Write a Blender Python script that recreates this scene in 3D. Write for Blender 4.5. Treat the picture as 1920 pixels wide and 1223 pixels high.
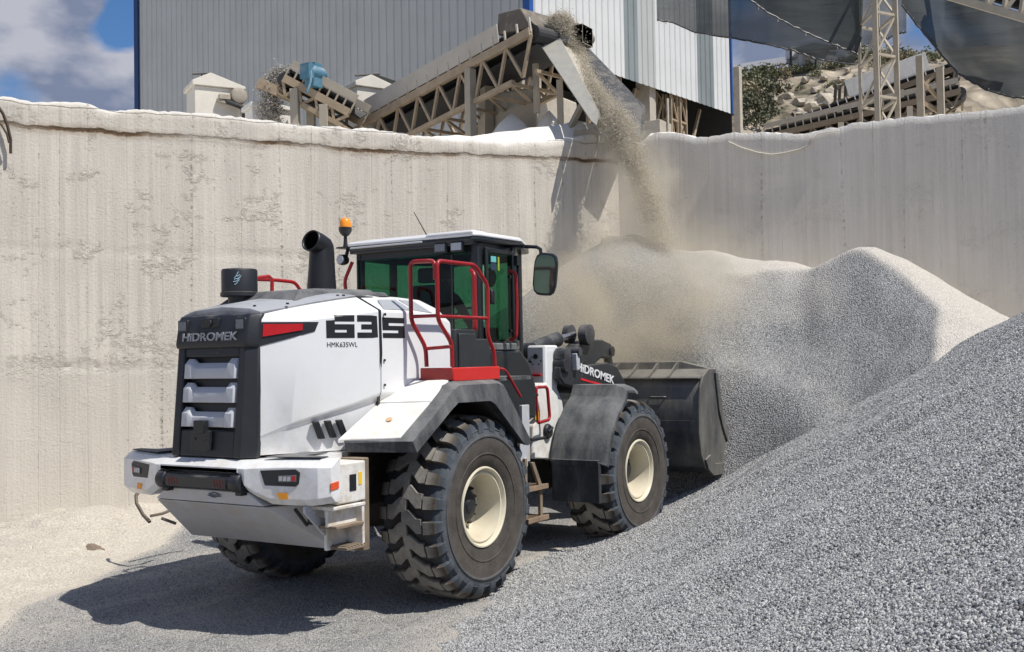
import bpy, bmesh, math, random
from mathutils import Vector, Matrix, noise
import numpy as np
random.seed(7); rng = np.random.default_rng(5)
S = bpy.context.scene
for o in list(bpy.data.objects): bpy.data.objects.remove(o)
R = math.radians
# ------------------------------------------------------------------ camera
# x = forward of the loader, y = its left, z = up; origin under its rear axle
CO = Vector((-8.191, -6.749, 2.145)); YAW, PIT, ROL, FPX = .55405, .02884, -.01729, 2041.75
FW = Vector((math.cos(YAW)*math.cos(PIT), math.sin(YAW)*math.cos(PIT), math.sin(PIT)))
RT = Vector((math.sin(YAW), -math.cos(YAW), 0)); UP = RT.cross(FW)
R2 = RT*math.cos(ROL)+UP*math.sin(ROL); U2 = R2.cross(FW)
cam = bpy.data.cameras.new('camera'); co = bpy.data.objects.new('camera', cam); S.collection.objects.link(co)
cam.sensor_width = 36; cam.lens = FPX/1920*36; cam.clip_start = .1; cam.clip_end = 3000
co.matrix_world = Matrix.Translation(CO) @ Matrix((R2, U2, -FW)).transposed().to_4x4()
S.camera = co
S.render.resolution_x = 1024; S.render.resolution_y = 652
# ------------------------------------------------------------------ light
SUN = Vector((.03, -.62, 1)).normalized()
SEL = math.asin(SUN.z); SAZ = math.atan2(SUN.x, SUN.y)      # nishita: rotation clockwise from +y
W = bpy.data.worlds.new('World'); S.world = W; W.use_nodes = True
nt = W.node_tree; N = nt.nodes; L = nt.links; N.clear()
sky = N.new('ShaderNodeTexSky'); sky.sky_type = 'NISHITA'; sky.sun_disc = False
sky.sun_elevation = SEL; sky.sun_rotation = SAZ; sky.air_density = 1.0; sky.dust_density = .6; sky.ozone_density = 2.0
tc = N.new('ShaderNodeTexCoord')
mp = N.new('ShaderNodeMapping'); mp.inputs['Scale'].default_value = (1, 1, 1.9); mp.inputs['Location'].default_value = (.9, .4, .3)
L.new(tc.outputs['Generated'], mp.inputs['Vector'])
n1 = N.new('ShaderNodeTexNoise'); n1.inputs['Scale'].default_value = 3.4; n1.inputs['Detail'].default_value = 9; n1.inputs['Roughness'].default_value = .52
n1.inputs['Distortion'].default_value = .25
L.new(mp.outputs[0], n1.inputs['Vector'])
r1 = N.new('ShaderNodeValToRGB'); r1.color_ramp.elements[0].position = .46; r1.color_ramp.elements[1].position = .62
sz_ = N.new('ShaderNodeSeparateXYZ'); L.new(tc.outputs['Generated'], sz_.inputs[0])
lo_ = N.new('ShaderNodeMapRange'); lo_.inputs['From Min'].default_value = .34; lo_.inputs['From Max'].default_value = .12; lo_.inputs['To Max'].default_value = .16; L.new(sz_.outputs['Z'], lo_.inputs[0])
ad_ = N.new('ShaderNodeMath'); ad_.operation = 'ADD'; L.new(n1.outputs[0], ad_.inputs[0]); L.new(lo_.outputs[0], ad_.inputs[1])
def ray0(px, py): return (FW + R2*((px-960)/FPX) - U2*((py-611.5)/FPX)).normalized()
prev = ad_.outputs[0]     # a few cloud banks standing in given directions of the sky
for px, py, rad, amt in ((235, 175, .055, .30), (160, 195, .05, .16), (100, 95, .085, .13), (165, 8, .022, .24), (15, 40, .05, .10), (1440, 110, .06, .30), (1530, 120, .05, .25), (1620, 60, .05, .2), (225, 50, .035, -.22), (20, 150, .04, -.12)):
    vs_ = N.new('ShaderNodeVectorMath'); vs_.operation = 'DISTANCE'; L.new(tc.outputs['Generated'], vs_.inputs[0]); vs_.inputs[1].default_value = ray0(px, py)
    mr_ = N.new('ShaderNodeMapRange'); mr_.interpolation_type = 'SMOOTHSTEP'; mr_.inputs['From Min'].default_value = rad; mr_.inputs['From Max'].default_value = 0; mr_.inputs['To Max'].default_value = amt; L.new(vs_.outputs['Value'], mr_.inputs[0])
    a2_ = N.new('ShaderNodeMath'); a2_.operation = 'ADD'; L.new(prev, a2_.inputs[0]); L.new(mr_.outputs[0], a2_.inputs[1]); prev = a2_.outputs[0]
L.new(prev, r1.inputs[0])
n1.inputs['Scale'].default_value = 7
n2 = N.new('ShaderNodeTexNoise'); n2.inputs['Scale'].default_value = 12; n2.inputs['Detail'].default_value = 6
L.new(mp.outputs[0], n2.inputs['Vector'])
cr = N.new('ShaderNodeValToRGB'); cr.color_ramp.elements[0].color = (1.9, 2.3, 3.4, 1); cr.color_ramp.elements[1].color = (4.6, 4.7, 5.4, 1)
cr.color_ramp.elements[0].position = .42; cr.color_ramp.elements[1].position = .62
L.new(n2.outputs[0], cr.inputs[0])
tint = N.new('ShaderNodeMix'); tint.data_type = 'RGBA'; tint.blend_type = 'MULTIPLY'; tint.inputs[0].default_value = 1
L.new(sky.outputs[0], tint.inputs[6]); tint.inputs[7].default_value = (.50, .74, 1.0, 1)
mx = N.new('ShaderNodeMix'); mx.data_type = 'RGBA'
L.new(r1.outputs[0], mx.inputs[0]); L.new(tint.outputs[2], mx.inputs[6]); L.new(cr.outputs[0], mx.inputs[7])
bg = N.new('ShaderNodeBackground'); bg.inputs['Strength'].default_value = .095
L.new(mx.outputs[2], bg.inputs[0]); wo = N.new('ShaderNodeOutputWorld'); L.new(bg.outputs[0], wo.inputs[0])
sl = bpy.data.lights.new('sun', 'SUN'); sl.energy = 4.3; sl.angle = R(.5); sl.color = (1, .955, .88)
so = bpy.data.objects.new('sun', sl); S.collection.objects.link(so); so.rotation_euler = SUN.to_track_quat('Z', 'Y').to_euler()
S.view_settings.view_transform = 'Standard'; S.view_settings.look = 'None'; S.view_settings.exposure = .17; S.view_settings.gamma = 1
S.render.engine = 'CYCLES'
S.cycles.max_bounces = 8; S.cycles.volume_bounces = 3; S.cycles.transparent_max_bounces = 16; S.cycles.volume_step_rate = 2.0; S.cycles.volume_max_steps = 128

# ------------------------------------------------------------------ helpers
def ray(px, py): return FW + R2*((px-960)/FPX) - U2*((py-611.5)/FPX)
def P(px, py, d):            # the point of the place met at distance d along the view axis
    return CO + ray(px, py)*d
def uv(u, v, z=0):           # u metres to the right of the camera spot, v metres ahead of it
    return Vector((CO.x+u*math.sin(YAW)+v*math.cos(YAW), CO.y-u*math.cos(YAW)+v*math.sin(YAW), z))
def to_uv(x, y):
    dx, dy = x-CO.x, y-CO.y
    return dx*math.sin(YAW)-dy*math.cos(YAW), dx*math.cos(YAW)+dy*math.sin(YAW)
def on_plane(px, py, p0, n):
    d = ray(px, py); return CO + d*((p0-CO).dot(n)/d.dot(n))
V = Vector

MATS = {}
def mat(name, col, rough=.5, metal=0, dust=0, dustcol=(.5, .45, .37), var=.12, scale=6, bump=0, bscale=40, spec=.5, coat=0, streak=0, splash=0):
    if name in MATS: return MATS[name]
    m = bpy.data.materials.new(name); m.use_nodes = True; nt = m.node_tree; N = nt.nodes; L = nt.links
    b = N['Principled BSDF']; b.inputs['Roughness'].default_value = rough; b.inputs['Metallic'].default_value = metal
    b.inputs['Specular IOR Level'].default_value = spec; b.inputs['Coat Weight'].default_value = coat
    g = N.new('ShaderNodeNewGeometry'); tc = N.new('ShaderNodeTexCoord')
    n = N.new('ShaderNodeTexNoise'); n.inputs['Scale'].default_value = scale; n.inputs['Detail'].default_value = 8; n.inputs['Roughness'].default_value = .65
    L.new(tc.outputs['Object'], n.inputs['Vector'])
    rp = N.new('ShaderNodeMapRange'); rp.inputs['From Min'].default_value = .3; rp.inputs['From Max'].default_value = .7
    rp.inputs['To Min'].default_value = 1-var; rp.inputs['To Max'].default_value = 1+var; L.new(n.outputs[0], rp.inputs[0])
    mu = N.new('ShaderNodeMix'); mu.data_type = 'RGBA'; mu.blend_type = 'MULTIPLY'; mu.inputs[0].default_value = 1
    mu.inputs[6].default_value = (*col, 1); L.new(rp.outputs[0], mu.inputs[7])
    out = mu.outputs[2]
    if dust:
        sp = N.new('ShaderNodeSeparateXYZ'); L.new(g.outputs['True Normal'], sp.inputs[0])
        n2 = N.new('ShaderNodeTexNoise'); n2.inputs['Scale'].default_value = scale*.9; n2.inputs['Detail'].default_value = 10; n2.inputs['Roughness'].default_value = .7
        mp = N.new('ShaderNodeMapping'); mp.inputs['Scale'].default_value = (1, 1, .25) if streak else (1, 1, 1)
        mp.inputs['Location'].default_value = (3, 1, 2)
        L.new(tc.outputs['Object'], mp.inputs[0]); L.new(mp.outputs[0], n2.inputs['Vector'])
        a = N.new('ShaderNodeMath'); a.operation = 'MULTIPLY_ADD'; a.inputs[1].default_value = .22; L.new(sp.outputs['Z'], a.inputs[0]); L.new(n2.outputs[0], a.inputs[2])
        mr = N.new('ShaderNodeMapRange'); mr.inputs['From Min'].default_value = .66-dust*.35; mr.inputs['From Max'].default_value = .98-dust*.25
        mr.inputs['To Max'].default_value = min(1, .35+dust*.6); L.new(a.outputs[0], mr.inputs[0])
        md = N.new('ShaderNodeMix'); md.data_type = 'RGBA'; L.new(mr.outputs[0], md.inputs[0]); L.new(out, md.inputs[6]); md.inputs[7].default_value = (*dustcol, 1)
        out = md.outputs[2]
        ra = N.new('ShaderNodeMix'); ra.data_type = 'FLOAT'; L.new(mr.outputs[0], ra.inputs[0]); ra.inputs[2].default_value = rough; ra.inputs[3].default_value = .85
        L.new(ra.outputs[0], b.inputs['Roughness'])
    if splash:      # dried mud and dust thrown up on the lower panels
        so_ = N.new('ShaderNodeSeparateXYZ'); L.new(tc.outputs['Object'], so_.inputs[0])
        zr = N.new('ShaderNodeMapRange'); zr.inputs['From Min'].default_value = 2.1; zr.inputs['From Max'].default_value = .95; L.new(so_.outputs['Z'], zr.inputs[0])
        n6 = N.new('ShaderNodeTexNoise'); n6.inputs['Scale'].default_value = 5; n6.inputs['Detail'].default_value = 12; n6.inputs['Roughness'].default_value = .78; L.new(tc.outputs['Object'], n6.inputs['Vector'])
        nr = N.new('ShaderNodeMapRange'); nr.inputs['From Min'].default_value = .44; nr.inputs['From Max'].default_value = .62; nr.inputs['To Max'].default_value = splash; L.new(n6.outputs[0], nr.inputs[0])
        mm = N.new('ShaderNodeMath'); mm.operation = 'MULTIPLY'; L.new(zr.outputs[0], mm.inputs[0]); L.new(nr.outputs[0], mm.inputs[1])
        ms = N.new('ShaderNodeMix'); ms.data_type = 'RGBA'; L.new(mm.outputs[0], ms.inputs[0]); L.new(out, ms.inputs[6]); ms.inputs[7].default_value = (.46, .38, .27, 1); out = ms.outputs[2]
    L.new(out, b.inputs['Base Color'])
    if bump:
        n3 = N.new('ShaderNodeTexNoise'); n3.inputs['Scale'].default_value = bscale; n3.inputs['Detail'].default_value = 6
        L.new(tc.outputs['Object'], n3.inputs['Vector'])
        bp = N.new('ShaderNodeBump'); bp.inputs['Strength'].default_value = bump; bp.inputs['Distance'].default_value = .02
        L.new(n3.outputs[0], bp.inputs['Height']); L.new(bp.outputs[0], b.inputs['Normal'])
    MATS[name] = m
    return m

def tag(o, label=None, cat=None, group=None, kind=None):
    if label: o['label'] = label
    if cat: o['category'] = cat
    if group: o['group'] = group
    if kind: o['kind'] = kind
    return o
def empty(name, loc=(0, 0, 0), rz=0):
    o = bpy.data.objects.new(name, None); S.collection.objects.link(o); o.location = loc; o.rotation_euler.z = rz; o.empty_display_size = .2
    return o

class MB:
    def __init__(s): s.v = []; s.f = []
    def add(s, vs, fs):
        k = len(s.v); s.v += [tuple(v) for v in vs]; s.f += [tuple(i+k for i in f) for f in fs]; return s
    def hexa(s, p):     # 8 points: bottom 0-3, top 4-7
        return s.add(p, [(0, 3, 2, 1), (4, 5, 6, 7), (0, 1, 5, 4), (1, 2, 6, 5), (2, 3, 7, 6), (3, 0, 4, 7)])
    def box(s, x0, x1, y0, y1, z0, z1):
        return s.hexa([(x0, y0, z0), (x1, y0, z0), (x1, y1, z0), (x0, y1, z0), (x0, y0, z1), (x1, y0, z1), (x1, y1, z1), (x0, y1, z1)])
    def prism(s, poly, a, b, axis='y'):   # poly in the two other axes
        n = len(poly)
        def mk(p, t): return {'y': (p[0], t, p[1]), 'x': (t, p[0], p[1]), 'z': (p[0], p[1], t)}[axis]
        vs = [mk(p, a) for p in poly]+[mk(p, b) for p in poly]
        fs = [tuple(range(n)), tuple(range(2*n-1, n-1, -1))]+[(i, i+n, (i+1) % n+n, (i+1) % n) for i in range(n)]
        return s.add(vs, fs)
    def tube(s, pts, r, n=8, closed=False):
        pts = [V(p) for p in pts]; rs = r if isinstance(r, (list, tuple)) else [r]*len(pts)
        m = len(pts); vs = []; prev = None
        for i, p in enumerate(pts):
            if closed: t = (pts[(i+1) % m]-pts[i-1]).normalized()
            else: t = (pts[min(i+1, m-1)]-pts[max(i-1, 0)]).normalized()
            a = V((0, 0, 1)) if abs(t.z) < .9 else V((1, 0, 0))
            if prev is not None: a = prev
            u = t.cross(a).normalized() if prev is None else (a-t*a.dot(t)).normalized()
            w = t.cross(u); prev = u
            for k in range(n):
                an = 2*math.pi*k/n; vs.append(p+(u*math.cos(an)+w*math.sin(an))*rs[i])
        fs = []
        for i in range(m-(0 if closed else 1)):
            j = (i+1) % m
            for k in range(n): fs.append((i*n+k, i*n+(k+1) % n, j*n+(k+1) % n, j*n+k))
        if not closed: fs += [tuple(range(n-1, -1, -1)), tuple(range((m-1)*n, m*n))]
        return s.add(vs, fs)
    def beam(s, a, b, w, h=None, up=(0, 0, 1)):   # rectangular bar
        a, b = V(a), V(b); h = h or w; t = (b-a).normalized(); u = t.cross(V(up))
        if u.length < 1e-3: u = t.cross(V((1, 0, 0)))
        u = u.normalized()*w/2; q = u.cross(t).normalized()*h/2
        return s.hexa([a-u-q, a+u-q, b+u-q, b-u-q, a-u+q, a+u+q, b+u+q, b-u+q])
    def lathe(s, prof, c=(0, 0, 0), axis='z', n=32, cap=True):  # prof: (radius, height)
        vs = []
        for r, h in prof:
            for k in range(n):
                an = 2*math.pi*k/n; x, y = r*math.cos(an), r*math.sin(an)
                p = {'z': (x, y, h), 'y': (x, h, y), 'x': (h, x, y)}[axis]
                vs.append((p[0]+c[0], p[1]+c[1], p[2]+c[2]))
        m = len(prof); fs = [(i*n+k, i*n+(k+1) % n, (i+1)*n+(k+1) % n, (i+1)*n+k) for i in range(m-1) for k in range(n)]
        if cap: fs += [tuple(range(n)), tuple(range((m-1)*n, m*n))]
        return s.add(vs, fs)
    def loft(s, rings, closed=True, cap=True):
        n = len(rings[0]); vs = [p for r in rings for p in r]; fs = []
        for i in range(len(rings)-1):
            for k in range(n if closed else n-1):
                fs.append((i*n+k, i*n+(k+1) % n, (i+1)*n+(k+1) % n, (i+1)*n+k))
        if cap: fs += [tuple(range(n)), tuple(range((len(rings)-1)*n, len(rings)*n))]
        return s.add(vs, fs)
    def each(s, name, m, parent=None, n=None, **k):     # one object per loose piece; n = vertices of a piece
        out = []
        for i in range(0, len(s.v), n):
            q = MB(); q.v = s.v[i:i+n]; q.f = [tuple(j-i for j in f) for f in s.f if i <= f[0] < i+n]; out.append(q.build(name, m, parent, **k))
        return out
    def build(s, name, m, parent=None, bevel=0, smooth=0, seg=2, label=None, wn=False, solid=0):
        me = bpy.data.meshes.new(name); me.from_pydata(s.v, [], s.f); me.validate()
        bm = bmesh.new(); bm.from_mesh(me); bmesh.ops.recalc_face_normals(bm, faces=bm.faces); bm.to_mesh(me); bm.free()
        if isinstance(m, (list, tuple)):
            for k in m: me.materials.append(k)
        else: me.materials.append(m)
        o = bpy.data.objects.new(name, me); S.collection.objects.link(o)
        if parent: o.parent = parent
        if solid: md = o.modifiers.new('s', 'SOLIDIFY'); md.thickness = solid; md.offset = 0
        if bevel:
            md = o.modifiers.new('b', 'BEVEL'); md.width = bevel; md.segments = seg; md.limit_method = 'ANGLE'; md.angle_limit = R(28); md.harden_normals = False
        if smooth or bevel:
            me.shade_smooth()
            try: me.set_sharp_from_angle(angle=R(smooth or 35))
            except Exception: pass
        if label: o['label'] = label
        return o
def ob(name, parent=None): return name
def text(body, name, m, origin, xd, yd, size, parent=None, bold=0, sx=1., depth=.002, shear=0, spacing=1.):
    cu = bpy.data.curves.new(name, 'FONT'); cu.body = body; cu.size = size; cu.offset = bold; cu.extrude = depth; cu.shear = shear; cu.space_character = spacing
    t = bpy.data.objects.new('tmp', cu); S.collection.objects.link(t); bpy.context.view_layer.update()
    me = bpy.data.meshes.new_from_object(t.evaluated_get(bpy.context.evaluated_depsgraph_get()))
    bpy.data.objects.remove(t); me.name = name; me.materials.clear(); me.materials.append(m)
    xd = V(xd).normalized(); yd = V(yd); yd = (yd-xd*yd.dot(xd)).normalized(); zd = xd.cross(yd)
    o = bpy.data.objects.new(name, me); S.collection.objects.link(o)
    M = Matrix.Translation(V(origin)) @ Matrix((xd*sx, yd, zd)).transposed().to_4x4()
    me.transform(M)
    if parent: o.parent = parent
    return o
# ------------------------------------------------------------------ walls' lines (u right, v ahead)
WA = (-6.82, 14.5); WC = (1.91, 19.0); WB = (8.6, 15.6)
def seg_frame(a, b):
    A, B = uv(*a), uv(*b); d = (B-A); ln = d.length; d.normalize(); n = V((d.y, -d.x, 0)); return A, d, n, ln
A1, D1, N1, L1 = seg_frame(WA, WC)
A2, D2, N2, L2 = seg_frame(WC, WB)
def sdw(p, A, n): return (p-A).dot(n)      # distance in front of a wall
# ------------------------------------------------------------------ terrain heights
def sm(a, b, x):
    t = max(0, min(1, (x-a)/(b-a))); return t*t*(3-2*t)
def fbm(x, y, s, o=3, z=0.): return noise.fractal(V((x*s, y*s, z)), 1.0, 2.0, o)
def h_ground(x, y):
    u, v = to_uv(x, y); p = V((x, y, 0)); z = 0
    d1 = sdw(p, A1, N1); along = (p-A1).dot(D1)
    # loose berm along the left wall, lower ground at the far left
    c = sm(-3, 4.2, along); crest = -.46+.74*c
    crest += .07*math.sin(along*1.9+.6)+.10*fbm(x, y, .8, 3, 4.)
    z = max(0, 0)
    w = max(0, 1-max(0, d1-.5)/3.4)
    z += crest*sm(0, 1, w) + .18*math.exp(-((d1-1.9)/.9)**2)*(1-sm(5, 8, along))
    # tyre ruts and ridges left by the loader, running along x and curving
    q = y + .055*(x+1)*(x+1)*(1 if x < -1 else 0)
    amp = 1-sm(2.5, 4.5, abs(y))
    thr = max(1.1, 5.6-1.9*along); z += .16*sm(0, 2.4, thr-d1)*(1-sm(3, 6, along))*(1+.5*fbm(x, y, 1.1, 3, 6.))+.07*sm(0, .8, thr-d1)*fbm(x, y, 3.2, 4, 2.)
    for yc in (-1.08, 1.08):      # wheel tracks behind and under the loader
        rt = math.exp(-((q-yc)/.27)**4)*(1-sm(3.2, 3.8, x)); z += rt*(-.022+.010*math.cos(x*28+abs(q-yc)*14))
        z += .018*math.exp(-((abs(q-yc)-.36)/.08)**2)*(1-sm(3.2, 3.8, x))
    z += .06*math.exp(-((q-2.0)/.28)**2)*amp*(1-sm(3, 5, x)) - .02*math.exp(-((q-1.15)/.3)**2)
    z += .03*fbm(x, y, .5, 3) + .012*fbm(x, y, 2.6, 3, 9.)
    # keep the wheels' footing
    for wx, wy in ((0, -1.1), (0, 1.1), (3.33, -1.1), (3.33, 1.1)):
        dd = ((x-wx)/.75)**2+((y-wy)/.5)**2; k = math.exp(-dd); z = z*(1-k)-.012*k
    return z
def cone(u, v, cu, cv, h, s, rnd=.5):
    r = math.hypot(u-cu, v-cv); return h+s*rnd-s*math.sqrt(r*r+rnd*rnd)
def smax(a, b, k=.25):
    t = max(k-abs(a-b), 0)/k; return max(a, b)+t*t*k*.25
def h_far(x, y):
    u, v = to_uv(x, y)
    h = cone(u, v, 2.0, 18.1, 4.1, .66, .5)
    h = smax(h, cone(u, v, 3.3, 17.7, 3.80, .58, .5), .4); h = smax(h, cone(u, v, 4.25, 17.1, 3.60, .60, .5), .4)
    h = smax(h, cone(u, v, 5.25, 16.2, 3.72, .70, .35), .2)
    # hollow dug by the loader
    h += .10*fbm(x, y, .55, 4, 2.)+.02*fbm(x, y, 2.5, 3)
    r1 = math.hypot(u-3.35-.25*(v-14.5), (v-14.3)*1.05)+.22*fbm(x, y, .7, 3, 6.)
    h -= .62*(1-sm(1.1, 2.25, r1))+.10*(1-sm(2.1, 2.3, r1))
    ey = max(0, abs(y+.1)-1.6)
    dx_ = max(0, x-4.9); dx_ = dx_*.8 if dx_ < .45 else .36+(dx_-.45)*2.1; cut = -.15+math.hypot(dx_, ey*1.25)
    t = max(.3-abs(h-cut), 0)/.3
    return min(h, cut)-t*t*.3*.25
def h_near(x, y):
    u, v = to_uv(x, y)
    uu = u+.0*v
    e = (uu*.962-(v-8.0)*.275)                 # distance inside the toe line
    e += .18*fbm(x, y, .45, 3, 7.)
    z = .58*e if e > .6 else (.58*e if e < 0 else .58*e)
    # soft foot
    z = z if e > 1 else (.58*((e+1)**2/4) if e > -1 else -.3*(-e-1)-.0)
    back = .62*(14.6-v)+2.2+.25*fbm(x, y, .4, 2, 5)      # falls away on the far side
    t = max(.5-abs(z-back), 0)/.5; z = min(z, back)-t*t*.5*.25
    if e <= -1: z = -.05-.3*(-e-1)
    return z-.015+.015*fbm(x, y, 2.2, 3, 1.)
def grid_mesh(us, vs, hf, keep=None):
    me_v = []; 
    for v in vs:
        for u in us:
            p = uv(u, v); me_v.append((p.x, p.y, hf(p.x, p.y)))
    nu = len(us); fs = []
    for j in range(len(vs)-1):
        for i in range(nu-1):
            q = (j*nu+i, j*nu+i+1, (j+1)*nu+i+1, (j+1)*nu+i)
            if keep is None or keep([me_v[k] for k in q]): fs.append(q)
    used = sorted({k for f in fs for k in f}); mpx = {k: i for i, k in enumerate(used)}
    return [me_v[k] for k in used], [tuple(mpx[k] for k in f) for f in fs]

def gravel_mat(name, c1, c2, dustcol, cell=70, bumpd=.012, gap=.45):
    m = bpy.data.materials.new(name); m.use_nodes = True; nt = m.node_tree; N = nt.nodes; L = nt.links
    b = N['Principled BSDF']; b.inputs['Roughness'].default_value = .9; b.inputs['Specular IOR Level'].default_value = .25
    tc = N.new('ShaderNodeTexCoord')
    vo = N.new('ShaderNodeTexVoronoi'); vo.inputs['Scale'].default_value = cell; vo.inputs['Randomness'].default_value = 1
    L.new(tc.outputs['Object'], vo.inputs['Vector'])
    se = N.new('ShaderNodeSeparateColor'); L.new(vo.outputs['Color'], se.inputs[0])
    r = N.new('ShaderNodeValToRGB'); r.color_ramp.elements[0].color = (*c1, 1); r.color_ramp.elements[1].color = (*c2, 1); L.new(se.outputs[0], r.inputs[0])
    # darker gaps between the stones
    gp = N.new('ShaderNodeMapRange'); gp.inputs['From Min'].default_value = .35; gp.inputs['From Max'].default_value = .75; gp.inputs['To Min'].default_value = 1.12; gp.inputs['To Max'].default_value = gap
    L.new(vo.outputs['Distance'], gp.inputs[0])
    mg = N.new('ShaderNodeMix'); mg.data_type = 'RGBA'; mg.blend_type = 'MULTIPLY'; mg.inputs[0].default_value = 1; L.new(r.outputs[0], mg.inputs[6]); L.new(gp.outputs[0], mg.inputs[7])
    n = N.new('ShaderNodeTexNoise'); n.inputs['Scale'].default_value = .55; n.inputs['Detail'].default_value = 9; n.inputs['Roughness'].default_value = .68; L.new(tc.outputs['Object'], n.inputs['Vector'])
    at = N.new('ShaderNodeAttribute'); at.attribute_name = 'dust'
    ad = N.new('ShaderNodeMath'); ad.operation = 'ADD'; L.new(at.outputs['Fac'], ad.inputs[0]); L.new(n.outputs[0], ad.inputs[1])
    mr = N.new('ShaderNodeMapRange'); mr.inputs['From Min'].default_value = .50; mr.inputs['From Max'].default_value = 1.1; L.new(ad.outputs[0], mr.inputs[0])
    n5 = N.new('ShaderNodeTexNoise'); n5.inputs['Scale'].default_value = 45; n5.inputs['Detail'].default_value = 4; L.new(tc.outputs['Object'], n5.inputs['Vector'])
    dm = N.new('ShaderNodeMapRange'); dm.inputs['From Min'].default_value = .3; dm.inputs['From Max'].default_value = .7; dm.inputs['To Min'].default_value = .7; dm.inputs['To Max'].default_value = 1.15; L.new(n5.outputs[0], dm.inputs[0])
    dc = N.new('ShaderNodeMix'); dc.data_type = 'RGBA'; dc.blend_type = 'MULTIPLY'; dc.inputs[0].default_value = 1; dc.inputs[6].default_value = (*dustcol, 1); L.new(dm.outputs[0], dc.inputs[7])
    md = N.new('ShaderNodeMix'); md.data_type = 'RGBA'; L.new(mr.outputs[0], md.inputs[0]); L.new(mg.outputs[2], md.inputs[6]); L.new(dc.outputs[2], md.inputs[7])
    L.new(md.outputs[2], b.inputs['Base Color'])
    iv = N.new('ShaderNodeMath'); iv.operation = 'SUBTRACT'; iv.inputs[0].default_value = 1; L.new(vo.outputs['Distance'], iv.inputs[1])
    n4 = N.new('ShaderNodeTexNoise'); n4.inputs['Scale'].default_value = 14; n4.inputs['Detail'].default_value = 8; n4.inputs['Roughness'].default_value = .7; L.new(tc.outputs['Object'], n4.inputs['Vector'])
    hs = N.new('ShaderNodeMath'); hs.operation = 'MULTIPLY_ADD'; hs.inputs[1].default_value = 1.3; L.new(n4.outputs[0], hs.inputs[0]); L.new(iv.outputs[0], hs.inputs[2])
    bp = N.new('ShaderNodeBump'); bp.inputs['Strength'].default_value = 1; bp.inputs['Distance'].default_value = bumpd; L.new(hs.outputs[0], bp.inputs['Height']); L.new(bp.outputs[0], b.inputs['Normal'])
    return m
def set_attr(me, name, vals):
    a = me.attributes.new(name, 'FLOAT', 'POINT'); a.data.foreach_set('value', np.array(vals, dtype=np.float32))
G_GROUND = gravel_mat('gravel_ground', (.22, .216, .21), (.48, .47, .455), (.62, .565, .48), 75)
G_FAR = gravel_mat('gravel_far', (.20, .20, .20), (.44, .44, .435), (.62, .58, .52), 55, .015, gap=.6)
G_NEAR = gravel_mat('gravel_near', (.13, .13, .128), (.42, .42, .41), (.40, .385, .36), 75, .012)
def surf(name, m, us, vs, hf, keep=None, dust=None):
    v, f = grid_mesh(us, vs, hf, keep)
    me = bpy.data.meshes.new(name); me.from_pydata(v, [], f); me.shade_smooth(); me.materials.append(m)
    if dust: set_attr(me, 'dust', [dust(p) for p in v])
    o = bpy.data.objects.new(name, me); S.collection.objects.link(o); return o
def rngs(*segs):
    out = []
    for a, b, s in segs: out += list(np.arange(a, b-1e-6, s))
    out.append(segs[-1][1]); return out
def dust_ground(p):
    q = V((p[0], p[1], 0)); d1 = sdw(q, A1, N1); al = (q-A1).dot(D1); u, v = to_uv(p[0], p[1])
    thr = max(1.2, 5.6-1.9*al); k = 1-sm(-.5, .6, d1-thr+.5*fbm(p[0], p[1], .9, 4, 3.))
    e = (u*.962-(v-8.0)*.275)
    t = math.exp(-((e+.35)/.55)**2)*.42       # pale dusty strip at the toe of the near pile
    r = .25*math.exp(-((p[1]-2.1)/.35)**2)
    return max(k*1.15, t, r+.22*max(0, fbm(p[0], p[1], .45, 3, 12.)+.15))+.02
surf('ground', G_GROUND, rngs((-400, -60, 60), (-60, -12, 6), (-12, 11, .075), (11, 60, 6), (60, 400, 60)),
     rngs((-300, -30, 45), (-30, 2, 3), (2, 20.4, .075), (20.4, 23, .8)), h_ground, None, dust_ground)['kind'] = 'structure'
def dust_sun_far(p):
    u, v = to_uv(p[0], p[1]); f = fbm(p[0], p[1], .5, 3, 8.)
    # pale fines in the saddle; sunlight on the upper right flank painted in as beige; a big scalloped face of grey stone below
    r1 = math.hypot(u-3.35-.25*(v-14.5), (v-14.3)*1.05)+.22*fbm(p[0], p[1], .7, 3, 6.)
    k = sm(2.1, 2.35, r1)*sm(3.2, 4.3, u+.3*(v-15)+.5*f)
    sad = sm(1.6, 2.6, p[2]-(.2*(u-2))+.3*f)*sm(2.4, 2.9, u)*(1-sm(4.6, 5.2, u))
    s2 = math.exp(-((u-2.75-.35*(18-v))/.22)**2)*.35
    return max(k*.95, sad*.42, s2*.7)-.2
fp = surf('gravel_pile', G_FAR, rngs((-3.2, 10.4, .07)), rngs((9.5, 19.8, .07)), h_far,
     lambda q: any(a[2] > h_ground(a[0], a[1])-.06 for a in q) and sdw(V((q[0][0], q[0][1], 0)), A1, N1) > -.25 and sdw(V((q[0][0], q[0][1], 0)), A2, N2) > -.25, dust_sun_far)
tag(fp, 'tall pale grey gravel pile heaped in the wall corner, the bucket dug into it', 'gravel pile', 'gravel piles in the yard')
def dust_near(p):
    u, v = to_uv(p[0], p[1]); e = (u*.962-(v-8.0)*.275)
    return .38*math.exp(-(max(0, e)/.7)**2)-.22
npile = surf('gravel_pile', G_NEAR, rngs((-2.2, 13, .07)), rngs((.6, 17, .07)), h_near,
     lambda q: any(a[2] > h_ground(a[0], a[1])-.03 for a in q) and sdw(V((q[0][0], q[0][1], 0)), A2, N2) > -.3, dust_near)
tag(npile, 'coarse dark grey gravel slope filling the right foreground', 'gravel pile', 'gravel piles in the yard')

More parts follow.
